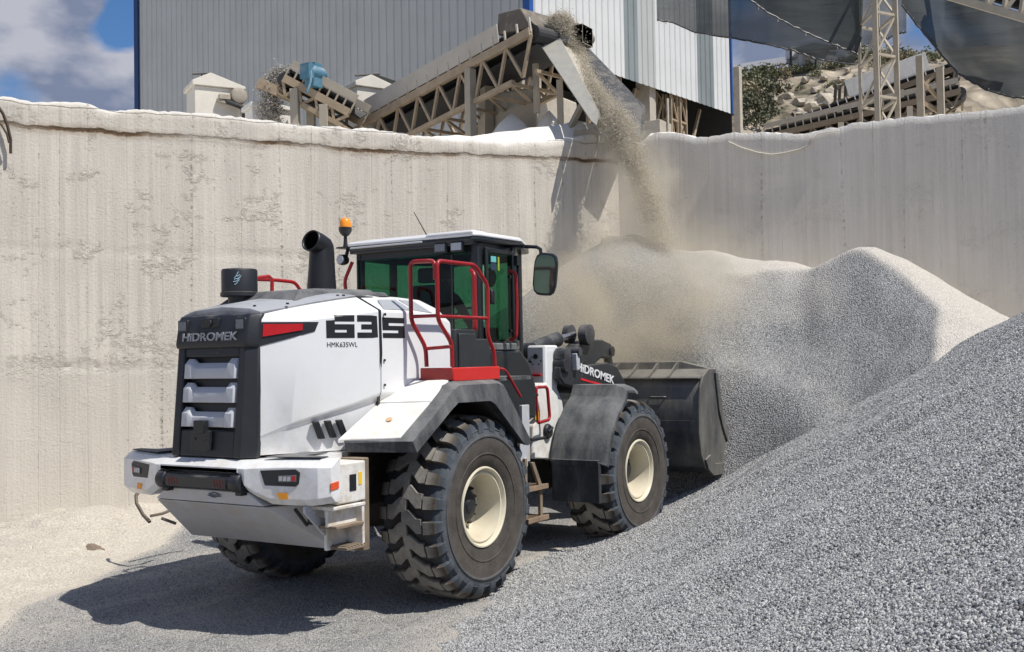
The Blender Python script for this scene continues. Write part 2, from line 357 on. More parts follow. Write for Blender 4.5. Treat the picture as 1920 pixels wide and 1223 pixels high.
# ------------------------------------------------------------------ loose stones on the surfaces
def stone_tree(name, m, smin, smax_):
    g = bpy.data.node_groups.new(name, 'GeometryNodeTree')
    g.interface.new_socket('Geometry', in_out='INPUT', socket_type='NodeSocketGeometry'); g.interface.new_socket('Geometry', in_out='OUTPUT', socket_type='NodeSocketGeometry')
    N, L = g.nodes, g.links; i = N.new('NodeGroupInput'); o = N.new('NodeGroupOutput')
    ico = N.new('GeometryNodeMeshIcoSphere'); ico.inputs['Radius'].default_value = .5; ico.inputs['Subdivisions'].default_value = 1
    sp = N.new('GeometryNodeSetPosition'); rv = N.new('FunctionNodeRandomValue'); rv.data_type = 'FLOAT_VECTOR'
    rv.inputs[0].default_value = (-.12,)*3; rv.inputs[1].default_value = (.12,)*3; L.new(rv.outputs[0], sp.inputs['Offset']); L.new(ico.outputs[0], sp.inputs[0])
    sm_ = N.new('GeometryNodeSetMaterial'); sm_.inputs['Material'].default_value = m; L.new(sp.outputs[0], sm_.inputs[0])
    ip = N.new('GeometryNodeInstanceOnPoints'); L.new(i.outputs[0], ip.inputs['Points']); L.new(sm_.outputs[0], ip.inputs['Instance'])
    ro = N.new('FunctionNodeRandomValue'); ro.data_type = 'FLOAT_VECTOR'; ro.inputs[1].default_value = (6.28,)*3; L.new(ro.outputs[0], ip.inputs['Rotation'])
    sc = N.new('FunctionNodeRandomValue'); sc.data_type = 'FLOAT_VECTOR'; sc.inputs[0].default_value = (smin, smin, smin*.7); sc.inputs[1].default_value = (smax_, smax_, smax_*.8); sc.inputs['Seed'].default_value = 3
    at = N.new('GeometryNodeInputNamedAttribute'); at.data_type = 'FLOAT'; at.inputs['Name'].default_value = 'sz'
    vm = N.new('ShaderNodeVectorMath'); vm.operation = 'SCALE'; L.new(sc.outputs[0], vm.inputs[0]); L.new(at.outputs[0], vm.inputs['Scale']); L.new(vm.outputs[0], ip.inputs['Scale'])
    L.new(ip.outputs[0], o.inputs[0]); return g
def stone_mat(name, c1, c2):
    m = bpy.data.materials.new(name); m.use_nodes = True; N, L = m.node_tree.nodes, m.node_tree.links; b = N['Principled BSDF']; b.inputs['Roughness'].default_value = .85
    b.inputs['Specular IOR Level'].default_value = .25
    oi = N.new('ShaderNodeObjectInfo'); r = N.new('ShaderNodeValToRGB'); r.color_ramp.elements[0].color = (*c1, 1); r.color_ramp.elements[1].color = (*c2, 1)
    L.new(oi.outputs['Random'], r.inputs[0]); L.new(r.outputs[0], b.inputs['Base Color']); return m
ST_GREY = stone_mat('stone_grey', (.17, .17, .168), (.60, .595, .58))
def stones(name, pts, szs, m, label, smin=.010, smx=.0185):
    me = bpy.data.meshes.new(name); me.from_pydata(pts, [], []); set_attr(me, 'sz', szs); me.materials.append(m)
    o = bpy.data.objects.new(name, me); S.collection.objects.link(o)
    md = o.modifiers.new('stones', 'NODES'); md.node_group = stone_tree(name, m, smin, smx)
    return tag(o, label, 'gravel', kind='stuff')
def lerp_table(hf, u0, u1, v0, v1, s):
    us = np.arange(u0, u1+s, s); vs = np.arange(v0, v1+s, s)
    T = np.array([[hf(*uv(u, v)[:2]) for u in us] for v in vs]); 
    def f(u, v):
        i = np.clip((u-u0)/s, 0, len(us)-1.001); j = np.clip((v-v0)/s, 0, len(vs)-1.001); a = i.astype(int); b_ = j.astype(int); fa = i-a; fb = j-b_
        return T[b_, a]*(1-fa)*(1-fb)+T[b_, a+1]*fa*(1-fb)+T[b_+1, a]*(1-fa)*fb+T[b_+1, a+1]*fa*fb
    return f
TG = lerp_table(h_ground, -7, 8, 1, 16, .12); TN = lerp_table(h_near, -7, 8, 1, 16, .12)
def scatter(n, v0, v1, pw):
    v = v0+(v1-v0)*rng.random(n)**pw; w = .5*v+.25; u = -w+rng.random(n)*(2*w+2.2); return u, v
u, v = scatter(800000, 1.6, 14.5, 1.3)
zg, zn = TG(u, v), TN(u, v); isn = zn > zg
X = CO.x+u*math.sin(YAW)+v*math.cos(YAW); Y = CO.y-u*math.cos(YAW)+v*math.sin(YAW); Z = np.maximum(zg, zn)
pyy = 655-(Z-2.145)*2042/v; vis = (pyy < 1290) & (v > 1.7)
keep = vis & isn & (u < 7.8)
szs = np.clip(.62+.055*v, .7, 1.35)
pts = np.stack([X, Y, Z+.002], 1)
k = np.where(keep)[0]; stones('loose_stones', pts[k].tolist(), szs[k]*(.7+.6*rng.random(len(k))), ST_GREY, 'loose angular grey stones covering the near gravel slope')
DGR = lerp_table(lambda x, y: dust_ground((x, y, 0)), -7, 8, 1, 16, .2)(u, v)
keep = vis & ~isn & (DGR < .45) & (rng.random(len(u)) < np.clip(1.0-.05*v, .3, 1))
k = np.where(keep)[0]; stones('loose_grit', pts[k].tolist(), szs[k]*(.30+.36*rng.random(len(k))), ST_GREY, 'small grey grit scattered over the yard floor around the wheels')
# ------------------------------------------------------------------ concrete walls
def concrete(name, base, dark, pale, pk=1., hk=1.):
    m = bpy.data.materials.new(name); m.use_nodes = True; nt = m.node_tree; N = nt.nodes; L = nt.links
    b = N['Principled BSDF']; b.inputs['Roughness'].default_value = .9; b.inputs['Specular IOR Level'].default_value = .2
    tc = N.new('ShaderNodeTexCoord'); O = tc.outputs['Object']
    def noise_(sc, loc=(0, 0, 0), s=1, d=8, ro=.6):
        mp = N.new('ShaderNodeMapping'); mp.inputs['Scale'].default_value = sc; mp.inputs['Location'].default_value = loc; L.new(O, mp.inputs[0])
        n = N.new('ShaderNodeTexNoise'); n.inputs['Scale'].default_value = s; n.inputs['Detail'].default_value = d; n.inputs['Roughness'].default_value = ro; L.new(mp.outputs[0], n.inputs['Vector']); return n.outputs[0]
    def mr(x, a, b_, c=0, d=1):
        n = N.new('ShaderNodeMapRange'); n.inputs['From Min'].default_value = a; n.inputs['From Max'].default_value = b_; n.inputs['To Min'].default_value = c; n.inputs['To Max'].default_value = d; L.new(x, n.inputs[0]); return n.outputs[0]
    def mth(op, a, b_=None):
        n = N.new('ShaderNodeMath'); n.operation = op
        for i, q in enumerate((a, b_)):
            if q is None: continue
            if isinstance(q, (int, float)): n.inputs[i].default_value = q
            else: L.new(q, n.inputs[i])
        return n.outputs[0]
    def mix(f, a, b_):
        n = N.new('ShaderNodeMix'); n.data_type = 'RGBA'
        if isinstance(f, float): n.inputs[0].default_value = f
        else: L.new(f, n.inputs[0])
        for i, q in ((6, a), (7, b_)):
            if isinstance(q, tuple): n.inputs[i].default_value = (*q, 1)
            else: L.new(q, n.inputs[i])
        return n.outputs[2]
    streak = noise_((4.5, 4.5, .12), (0, 0, 0), 2.2, 10, .7)
    streak2 = noise_((1, 1, .1), (5, 0, 1), 1.6, 5, .55)
    big = noise_((1, 1, 1), (2, 7, 0), .55, 7, .62)
    col = mix(mr(streak, .40, .62), dark, base)
    col = mix(mth('MULTIPLY', mr(big, .45, .68), .55), col, dark)
    col = mix(mth('MULTIPLY', mr(streak2, .5, .72), .6), col, pale)
    # rough eroded patches with stones showing
    pm = mr(noise_((1, 1, 1.3), (9, 3, 4), 1.25, 9, .72), .565, .62, 0, pk); sz0 = N.new('ShaderNodeSeparateXYZ'); L.new(O, sz0.inputs[0]); pm = mth('MULTIPLY', pm, mr(sz0.outputs['Z'], 1.95, 2.25, .15, 1))
    pit = noise_((1, 1, 1), (0, 0, 0), 16, 6, .75)
    col = mix(mth('MULTIPLY', pm, mr(pit, .38, .5, .55, .0)), col, (.25, .19, .13))
    col = mix(mth('MULTIPLY', pm, mr(pit, .40, .52)), col, pale)
    szp = N.new('ShaderNodeSeparateXYZ'); L.new(O, szp.inputs[0]); col = mix(mr(szp.outputs['Z'], 2.18, 2.05, 0, .45), col, dark)
    # rows of small holes down the board joints
    sx = N.new('ShaderNodeSeparateXYZ'); L.new(O, sx.inputs[0])
    ph = mth('ABSOLUTE', mth('SUBTRACT', mth('FRACT', mth('MULTIPLY', mth('ADD', sx.outputs['X'], mth('MULTIPLY', noise_((.9, .9, .02), (0, 4, 0), 1.1, 2), 1.5)), 2.3)), .5))
    jl = mr(ph, .0, .045, 1, 0)
    hz = mth('MULTIPLY', jl, mr(noise_((1.2, 1.2, 6), (1, 1, 1), 2.2, 5, .8), .53, .60))
    hz = mth('MULTIPLY', hz, mr(noise_((1.5, 1, .25), (3, 3, 3), 1.3, 3, .6), .48, .60))
    hz = mth('MULTIPLY', hz, hk)
    col = mix(mth('MULTIPLY', hz, .5), col, (.16, .14, .115))
    fine = mth('MULTIPLY', mr(noise_((1, 1, 1), (0, 0, 0), 38, 3, .7), .64, .72), mr(noise_((1, 1, .3), (4, 0, 0), 1.4, 3), .45, .6))
    col = mix(mth('MULTIPLY', fine, .5), col, (.16, .13, .10))
    # soiled seam attribute
    at = N.new('ShaderNodeAttribute'); at.attribute_name = 'seam'
    wob = mth('MULTIPLY', mth('SUBTRACT', noise_((1, 1, 1), (6, 0, 0), 9, 8, .75), .5), .09)
    gate = mr(noise_((1, 1, 0), (2, 0, 0), .5, 4, .6), .42, .56, .18, 1)
    sdn = mth('ABSOLUTE', mth('ADD', at.outputs['Fac'], wob)); crack = mth('MULTIPLY', mr(sdn, .012, .034, 1, 0), gate)
    sdh = mth('ABSOLUTE', mth('ADD', mth('SUBTRACT', at.outputs['Fac'], .30), mth('MULTIPLY', wob, .35))); hair = mth('MULTIPLY', mr(sdh, .004, .012, 1, 0), .6)
    col = mix(mth('MULTIPLY', mr(sdn, .02, .10, .45, 0), gate), col, (.50, .36, .22))
    col = mix(crack, col, (.16, .10, .055)); col = mix(hair, col, (.30, .25, .19)); crack = mth('ADD', crack, mth('MULTIPLY', hair, .5))
    at2 = N.new('ShaderNodeAttribute'); at2.attribute_name = 'powder'
    col = mix(mth('MULTIPLY', at2.outputs['Fac'], mr(noise_((1, 1, .5), (6, 3, 0), 2, 8, .7), .3, .5, .55, 1)), col, (.80, .765, .70))
    L.new(col, b.inputs['Base Color'])
    h = mth('ADD', mth('MULTIPLY', streak, .5), mth('MULTIPLY', mth('MULTIPLY', pm, pit), 1.7))
    h = mth('SUBTRACT', h, mth('MULTIPLY', hz, 1.6)); h = mth('ADD', h, mth('MULTIPLY', noise_((1, 1, 1), (0, 0, 0), 30, 5, .7), .4))
    h = mth('SUBTRACT', h, mth('MULTIPLY', fine, .7)); h = mth('SUBTRACT', h, mth('MULTIPLY', crack, 1.6)); h = mth('SUBTRACT', h, mth('MULTIPLY', jl, .15))
    bp = N.new('ShaderNodeBump'); bp.inputs['Strength'].default_value = .9; bp.inputs['Distance'].default_value = .03; L.new(h, bp.inputs['Height']); L.new(bp.outputs[0], b.inputs['Normal'])
    return m
CON1 = concrete('concrete_left', (.69, .635, .55), (.57, .53, .465), (.80, .745, .655), .62, .6)
CON2 = concrete('concrete_right', (.80, .735, .63), (.68, .63, .545), (.86, .80, .70), .25, .35)
POWDER = mat('white_powder', (.78, .74, .66), .95, var=.07, scale=3, bump=.5, bscale=12, spec=.2)

def interp(tab, x):
    if x <= tab[0][0]: return tab[0][1]
    for (a, b), (c, d) in zip(tab, tab[1:]):
        if x <= c: return b+(d-b)*(x-a)/(c-a)
    return tab[-1][1]
def prof_from_px(pix, A, D, n):           # wall-top outline: distance along the wall -> height
    out = []
    for px, py in pix:
        p = on_plane(px, py, A, n); out.append(((p-A).dot(D), p.z))
    return out
TOP1 = prof_from_px([(-60, 176), (0, 182), (60, 190), (150, 192), (200, 207), (270, 206), (400, 214), (480, 224), (560, 234), (700, 243), (770, 252), (850, 262), (960, 268), (1060, 262), (1110, 252), (1165, 262)], A1, D1, N1)
TOP2 = prof_from_px([(1165, 262), (1200, 266), (1225, 248), (1260, 247), (1300, 258), (1380, 250), (1440, 248), (1510, 252), (1530, 246), (1600, 232), (1700, 220), (1800, 212), (1880, 205), (1930, 196), (2000, 190)], A2, D2, N2)
SEAM1 = prof_from_px([(0, 232), (30, 236), (180, 247), (420, 262), (640, 279), (850, 291), (900, 293), (1160, 304)], A1, D1, N1)
def wall(name, A, D, n, x0, x1, top, m, seam=None, thick=.75, st=.05, z0=-1.2, rough=1., seed=0.):
    xs = list(np.arange(x0, x1, st))+[x1]; H = 110; vs = []; sm_ = []; pw = []
    for x in xs:
        zt = interp(top, x)+.03*fbm(x, seed, 3.1, 4)+.02*fbm(x, seed+3, 9, 2)
        sz = interp(seam, x)+.03*fbm(x, 7, 2.5, 3) if seam else -9
        for j in range(H):
            t = j/(H-1); z = z0+(zt-z0)*t
            d = .012*fbm(x*.6, z*.6, 1, 3, seed)*rough
            r = fbm(x, z, .9, 4, 5+seed)
            s = -.6
            if seam:
                if z > sz: d += .02
                s = max(-.6, min(.6, z-sz))
            if zt-z < .05: d -= .025*(1-(zt-z)/.05)**2
            # lift joints low in the wall
            for lz in (3.72, 2.12):
                q = abs(z-lz-.04*fbm(x, lz, .8, 2)); 
                if q < .05 and not seam is None: d -= .03*(1-q/.05)*max(0, fbm(x, lz, .5, 2, 4.)+.5)
            vs.append((x, -d, z)); sm_.append(s)
            pw.append(max(0, 1-(zt-z)/(.015+.10*sm(6.5, 9, x+(20 if seed else 0))+.10*max(0, fbm(x, 5, 1.7, 3, seed)-.05)))*1.2)
    nv = len(xs); fs = [(i*H+j, (i+1)*H+j, (i+1)*H+j+1, i*H+j+1) for i in range(nv-1) for j in range(H-1)]
    # top and back
    for i, x in enumerate(xs):
        zt = vs[i*H+H-1][2]
        for k, yy in enumerate((.25, .5, thick)):
            vs.append((x, yy, zt+(.04, .05, -.02)[k]+.04*fbm(x, yy, 3, 3, 8.))); sm_.append(.6); pw.append(1.2)
        vs.append((x, thick, z0)); sm_.append(0); pw.append(0)
    bse = nv*H
    for i in range(nv-1):
        a = i*H+H-1; b_ = (i+1)*H+H-1
        fs.append((a, b_, bse+(i+1)*4, bse+i*4))
        for k in range(3): fs.append((bse+i*4+k, bse+(i+1)*4+k, bse+(i+1)*4+k+1, bse+i*4+k+1))
    for i in (0, nv-1):
        fs.append(tuple([i*H+j for j in range(H)]+[bse+i*4+k for k in range(4)]))
    me = bpy.data.meshes.new(name); me.from_pydata(vs, [], fs); me.shade_smooth(); me.set_sharp_from_angle(angle=R(42)); me.materials.append(m)
    set_attr(me, 'seam', sm_); set_attr(me, 'powder', pw)
    o = bpy.data.objects.new(name, me); S.collection.objects.link(o)
    o.matrix_world = Matrix.Translation(A) @ Matrix((D, -n, V((0, 0, 1)))).transposed().to_4x4()
    return o
w1 = wall('concrete_wall', A1, D1, N1, -9, L1+.02, TOP1, CON1, SEAM1, rough=1.2, z0=-1.6)
tag(w1, 'tall pale board-marked concrete wall in sunlight behind the loader, with a brown crack under its capping', 'wall', 'yard walls')
w2 = wall('concrete_wall', A2, D2, N2, -.02, 12.5, TOP2, CON2, None, rough=.25, seed=4.)
tag(w2, 'grey-beige concrete wall behind the gravel pile, at the right, with white powder along its top', 'wall', 'yard walls')
# upper yard behind the walls
def h_terr(x, y):
    u, v = to_uv(x, y); return 5.05+.15*fbm(x, y, .25, 3)+.5*sm(6, 12, u)*0
vs, fs = grid_mesh(rngs((-60, -14, 6), (-14, 20, .9), (20, 60, 6)), rngs((16.5, 44, .9), (44, 80, 6)), h_terr,
    lambda q: all(sdw(V((a[0], a[1], 0)), A1, N1) < -.35 or sdw(V((a[0], a[1], 0)), A2, N2) < -.35 for a in q) and all((sdw(V((a[0], a[1], 0)), A1, N1) < -.35 if to_uv(a[0], a[1])[0] < 1.9 else sdw(V((a[0], a[1], 0)), A2, N2) < -.35) for a in q))
me = bpy.data.meshes.new('upper_ground'); me.from_pydata(vs, [], fs); me.shade_smooth(); me.materials.append(POWDER)
o = bpy.data.objects.new('upper_ground', me); S.collection.objects.link(o); o['kind'] = 'structure'
# banks of fine white dust spilling over the wall tops
def bank(name, pts, m, label, cat='dust bank', sub=14, kind=None):
    # pts: ridge points (P), base width, and the foot heights; a lumpy mound along the ridge
    vs = []; fs = []; n = 40; mrow = 16
    for i in range(n):
        t = i/(n-1)*(len(pts)-1); a = int(min(t, len(pts)-2)); f = t-a; f = f*f*(3-2*f)
        p = pts[a][0].lerp(pts[a+1][0], f); w = pts[a][1]*(1-f)+pts[a+1][1]*f; h = pts[a][2]*(1-f)+pts[a+1][2]*f; nn = pts[a][3]
        for j in range(mrow):
            s = j/(mrow-1)*2-1; q = p+nn*s*w; k = 1-abs(s)**1.35
            q.z = p.z-h*(1-k)+.05*fbm(q.x, q.y, 1.6, 4)
            vs.append(tuple(q))
    fs = [(i*mrow+j, (i+1)*mrow+j, (i+1)*mrow+j+1, i*mrow+j+1) for i in range(n-1) for j in range(mrow-1)]
    b = MB(); b.add(vs, fs); o = b.build(name, m, None, smooth=60); return tag(o, label, cat, 'banks of spilled white dust', kind)
def onw(px, py, A, n, back): 
    return on_plane(px, py, A-n*back, n)
bank('dust_bank', [(onw(770, 262, A1, N1, .45), 0.43, 0.28, N1), (onw(850, 252, A1, N1, .5), 0.48, 0.36, N1), (onw(900, 254, A1, N1, .5), 0.48, 0.40, N1), (onw(960, 243, A1, N1, .6), 0.58, 0.56, N1), (onw(1040, 236, A1, N1, .6), 0.58, 0.64, N1), (onw(1075, 228, A1, N1, .6), 0.58, 0.68, N1), (onw(1115, 235, A1, N1, .6), 0.58, 0.72, N1), (onw(1150, 262, A1, N1, .5), 0.48, 0.48, N1)],
     POWDER, 'smooth bank of white dust spilled over the left wall top under the chute')
bank('dust_bank', [(onw(1195, 275, A2, N2, .4), 0.38, 0.32, N2), (onw(1222, 249, A2, N2, .5), 0.48, 0.40, N2), (onw(1255, 247, A2, N2, .5), 0.48, 0.44, N2), (onw(1300, 260, A2, N2, .5), 0.48, 0.32, N2), (onw(1380, 252, A2, N2, .5), 0.48, 0.36, N2), (onw(1440, 248, A2, N2, .5), 0.48, 0.32, N2), (onw(1500, 254, A2, N2, .4), 0.38, 0.28, N2), (onw(1530, 262, A2, N2, .4), 0.38, 0.24, N2)],
     POWDER, 'low rounded bank of white dust along the right wall top beside the corner')
# rods and wires on the walls
RUSTY = mat('old_steel', (.10, .075, .06), .8, .4, dust=.3, var=.3)
PALEW = mat('dusty_wire', (.62, .58, .5), .9)
a = MB(); q = [on_plane(x, y, A1+N1*.10, N1) for x, y in ((-6, 196), (6, 214), (14, 236), (20, 262), (20, 288))]; a.tube(q, .022, 6)
q = [on_plane(x, y, A1+N1*.14, N1) for x, y in ((-8, 222), (4, 236), (13, 252), (17, 268))]; a.tube(q, .015, 6)
tag(a.build('rebar', RUSTY, smooth=60), 'rusty bent rods hanging down the left wall at the edge of the photo', 'rebar')
a = MB(); q = [on_plane(x, y, A2+N2*.025, N2) for x, y in ((1366, 266), (1390, 277), (1420, 286), (1447, 290), (1470, 287), (1500, 280), (1516, 272), (1522, 258))]; a.tube(q, .011, 6)
q = [on_plane(x, y, A2+N2*.025, N2) for x, y in ((1512, 250), (1522, 262), (1534, 252), (1552, 248), (1574, 246))]; a.tube(q, .007, 6)
tag(a.build('cable', PALEW, smooth=60), 'dusty cable drooping along the top of the right wall', 'cable')
a = MB(); q = [P(x, y, d) for x, y, d in ((262, 918, 11.6), (255, 930, 11.55), (256, 944, 11.5), (268, 965, 11.4), (281, 979, 11.35))]; a.tube(q, .02, 6)
q = [P(x, y, d) for x, y, d in ((281, 968, 11.35), (305, 963, 11.4), (332, 952, 11.6))]; a.tube(q, .016, 6); a.tube([P(303, 972, 11.3), P(330, 982, 11.3)], .016, 6)
tag(a.build('rebar', mat('mud_steel', (.16, .13, .10), .9, var=.3), smooth=60), 'bent mud-brown rods sticking out of the berm beside the rear bumper', 'rebar')
# stones on the berm
def rock(name, c, r, m, label, group=None, seed=0, sq=(1, 1, .7), cat='rock', sub=3, flat=False):
    bm = bmesh.new(); bmesh.ops.create_icosphere(bm, subdivisions=sub, radius=1)
    for v in bm.verts:
        k = 1+(.75 if flat else .35)*noise.fractal(v.co*1.3+V((seed, 0, 0)), 1, 2, 3)+.08*noise.noise(v.co*5); v.co = V((v.co.x*sq[0], v.co.y*sq[1], v.co.z*sq[2]))*k*r
    me = bpy.data.meshes.new(name); bm.to_mesh(me); bm.free(); me.materials.append(m)
    if not flat: me.shade_smooth()
    o = bpy.data.objects.new(name, me); S.collection.objects.link(o); o.location = c; o.rotation_euler.z = seed
    return tag(o, label, cat, group)
EARTH = mat('clod', (.20, .155, .115), .95, bump=.8, bscale=9, var=.3)
for i, (px, py, d, r) in enumerate(((172, 1030, 11.2, .085),)):
    c = P(px, py, d); z = h_ground(c.x, c.y); 
    # slide to the surface along the ray
    dd = d
    for _ in range(60):
        c = P(px, py, dd)
        if c.z < h_ground(c.x, c.y): break
        dd += .1
    rock('earth_clod', c-V((0, 0, r*.35)), r*(1.5, .8)[i], EARTH, ('brown earth clod half buried in the berm at the tip of the loader shadow', 'smaller brown earth clod on the berm, left of the larger one')[i], None, i*2.+1, (1, 1, .6), 'clod')
# ------------------------------------------------------------------ the wheel loader
LD = tag(empty('wheel_loader', (0, 0, 0)), 'white wheel loader with black trim and red handrails, pushing its bucket into the gravel pile', 'wheel loader')
WHITE = mat('white_paint', (.80, .81, .82), .34, splash=.55, dust=.26, dustcol=(.62, .57, .48), var=.03, scale=2.5, coat=.3)
WHITED = mat('white_paint_dusty', (.78, .77, .74), .42, splash=.8, dust=.34, dustcol=(.66, .60, .50), var=.08, scale=4)
SILVER = mat('grey_paint', (.50, .52, .56), .38, splash=.5, dust=.12, var=.05)
BLACK = mat('black_plastic', (.018, .020, .025), .48, dust=.10, var=.2, scale=4)
BLKD = mat('black_dusty', (.028, .032, .038), .6, dust=.66, dustcol=(.24, .24, .235), var=.35, scale=5, streak=1, bump=.15)
LID = mat('hood_lid_grey', (.10, .105, .115), .5, dust=.8, dustcol=(.42, .43, .45), var=.2, scale=2)
CREAM = mat('cream_rim', (.74, .69, .54), .45, dust=.42, dustcol=(.5, .4, .28), var=.06, scale=3)
RED = mat('red_rail', (.33, .011, .014), .38, dust=.06, var=.08)
REDB = mat('bright_red_panel', (.62, .03, .025), .4, dust=.08, var=.05)
DARKM = mat('dark_frame', (.05, .045, .04), .75, dust=.5, dustcol=(.24, .19, .14), var=.3, scale=4)
MUD = mat('mud_steel_frame', (.20, .155, .11), .85, dust=.6, dustcol=(.33, .26, .18), var=.3, scale=5)
STEEL = mat('chrome_rod', (.6, .6, .62), .25, 1)
BUCK = mat('bucket_steel', (.062, .068, .076), .5, .3, dust=.88, dustcol=(.27, .25, .21), var=.4, scale=3.5, streak=1, bump=.2, bscale=9)
ORANGE = mat('orange_sticker', (.85, .33, .02), .5, var=.04)
YEL = mat('yellow_sticker', (.85, .55, .03), .5, var=.04)
REFL = mat('red_reflector', (.75, .10, .03), .3, var=.04)
LETT = mat('letter_black', (.015, .017, .02), .45, var=.05)
LETG = mat('letter_grey', (.30, .31, .33), .4, var=.03)
LETW = mat('letter_white', (.75, .76, .78), .4, var=.03)
LAMPG = mat('lamp_glass', (.45, .47, .50), .15, var=.2, scale=60, coat=.5)
LAMPR = mat('tail_lamp_red', (.50, .008, .012), .35, var=.15, coat=.1)
AMBER = mat('amber_beacon', (.95, .30, .01), .25, var=.1, coat=.6)
def tyre_mat():
    m = bpy.data.materials.new('tyre_rubber'); m.use_nodes = True; N, L = m.node_tree.nodes, m.node_tree.links; b = N['Principled BSDF']; b.inputs['Roughness'].default_value = .78; b.inputs['Specular IOR Level'].default_value = .3
    tc = N.new('ShaderNodeTexCoord'); sp = N.new('ShaderNodeSeparateXYZ'); L.new(tc.outputs['Object'], sp.inputs[0])
    cx = N.new('ShaderNodeCombineXYZ'); L.new(sp.outputs[0], cx.inputs[0]); L.new(sp.outputs[2], cx.inputs[1]); ln = N.new('ShaderNodeVectorMath'); ln.operation = 'LENGTH'; L.new(cx.outputs[0], ln.inputs[0])
    r = N.new('ShaderNodeValToRGB'); e = r.color_ramp.elements
    e[0].position = .36; e[0].color = (.050, .046, .042, 1); e[1].position = .86; e[1].color = (.27, .255, .23, 1)
    for p, c in ((.46, (.075, .066, .057, 1)), (.60, (.085, .075, .066, 1)), (.665, (.085, .095, .11, 1)), (.755, (.045, .055, .068, 1)), (.785, (.075, .058, .042, 1)), (.80, (.13, .12, .105, 1)), (.815, (.26, .245, .22, 1))):
        q = e.new(p); q.color = c
    L.new(ln.outputs['Value'], r.inputs[0])
    n = N.new('ShaderNodeTexNoise'); n.inputs['Scale'].default_value = 7; n.inputs['Detail'].default_value = 9; n.inputs['Roughness'].default_value = .7; L.new(tc.outputs['Object'], n.inputs['Vector'])
    mr = N.new('ShaderNodeMapRange'); mr.inputs['From Min'].default_value = .32; mr.inputs['From Max'].default_value = .68; mr.inputs['To Min'].default_value = .7; mr.inputs['To Max'].default_value = 1.35; L.new(n.outputs[0], mr.inputs[0])
    mu = N.new('ShaderNodeMix'); mu.data_type = 'RGBA'; mu.blend_type = 'MULTIPLY'; mu.inputs[0].default_value = 1; L.new(r.outputs[0], mu.inputs[6]); L.new(mr.outputs[0], mu.inputs[7]); L.new(mu.outputs[2], b.inputs['Base Color'])
    n2 = N.new('ShaderNodeTexNoise'); n2.inputs['Scale'].default_value = 60; n2.inputs['Detail'].default_value = 5; L.new(tc.outputs['Object'], n2.inputs['Vector'])
    bp = N.new('ShaderNodeBump'); bp.inputs['Strength'].default_value = .35; bp.inputs['Distance'].default_value = .01; L.new(n2.outputs[0], bp.inputs['Height']); L.new(bp.outputs[0], b.inputs['Normal'])
    return m
TYRE = tyre_mat()
# ---- wheels (local: axis y, outer side at -y)
def tyre_mesh():
    b = MB(); hw = .30
    prof = [(.35, -.255), (.38, -.285), (.44, -.30), (.47, -.305), (.474, -.312), (.482, -.312), (.486, -.307), (.55, -.316), (.62, -.316), (.627, -.324), (.64, -.325), (.646, -.315), (.66, -.312), (.695, -.302), (.70, -.308), (.708, -.300), (.71, -.295), (.745, -.272), (.762, -.235), (.770, -.12), (.772, 0)]
    prof = prof+[(r, -h) for r, h in reversed(prof[:-1])]
    b.lathe(prof, axis='y', n=96, cap=False)
    NL = 24; RT_ = .772
    def lug(th0, path, sgn, rtop, w):
        # ribbon block along path (v axial, th angular) with half width w (angular, radians)
        rings = []
        for k, (v, th, dr) in enumerate(path):
            rt = rtop(v)+dr; rb = rt-.062; ww = w[k] if isinstance(w, (list, tuple)) else w
            ring = []
            for (rr, s) in ((rb, -1.18), (rt, -1), (rt, 1), (rb, 1.18)):
                a = th0+th+s*ww; ring.append((rr*math.cos(a), sgn*v, rr*math.sin(a)))
            rings.append(ring)
        b.loft(rings)
    crown = lambda v: .822-.28*max(0, abs(v)-.05)**2*1.2
    da = 2*math.pi/NL
    for i in range(NL):
        for sgn, off in ((1, 0), (-1, .5)):
            t = (i+off)*da
            k = 1
            lug(t, [(-.022, -.030, 0), (.045, -.030, 0), (.085, .01, 0), (.125, .055, 0), (.175, .055, 0)], sgn, crown, [.068, .076, .078, .078, .074])
            lug(t, [(.192, .075, 0), (.245, .075, -.004), (.290, .078, -.022), (.312, .08, -.062)], sgn, crown, [.066, .064, .060, .052])
    me = bpy.data.meshes.new('tyre'); me.from_pydata(b.v, [], b.f)
    bm = bmesh.new(); bm.from_mesh(me); bmesh.ops.recalc_face_normals(bm, faces=bm.faces); bm.to_mesh(me); bm.free()
    me.shade_smooth(); me.set_sharp_from_angle(angle=R(32)); me.materials.append(TYRE); return me
TM = tyre_mesh()
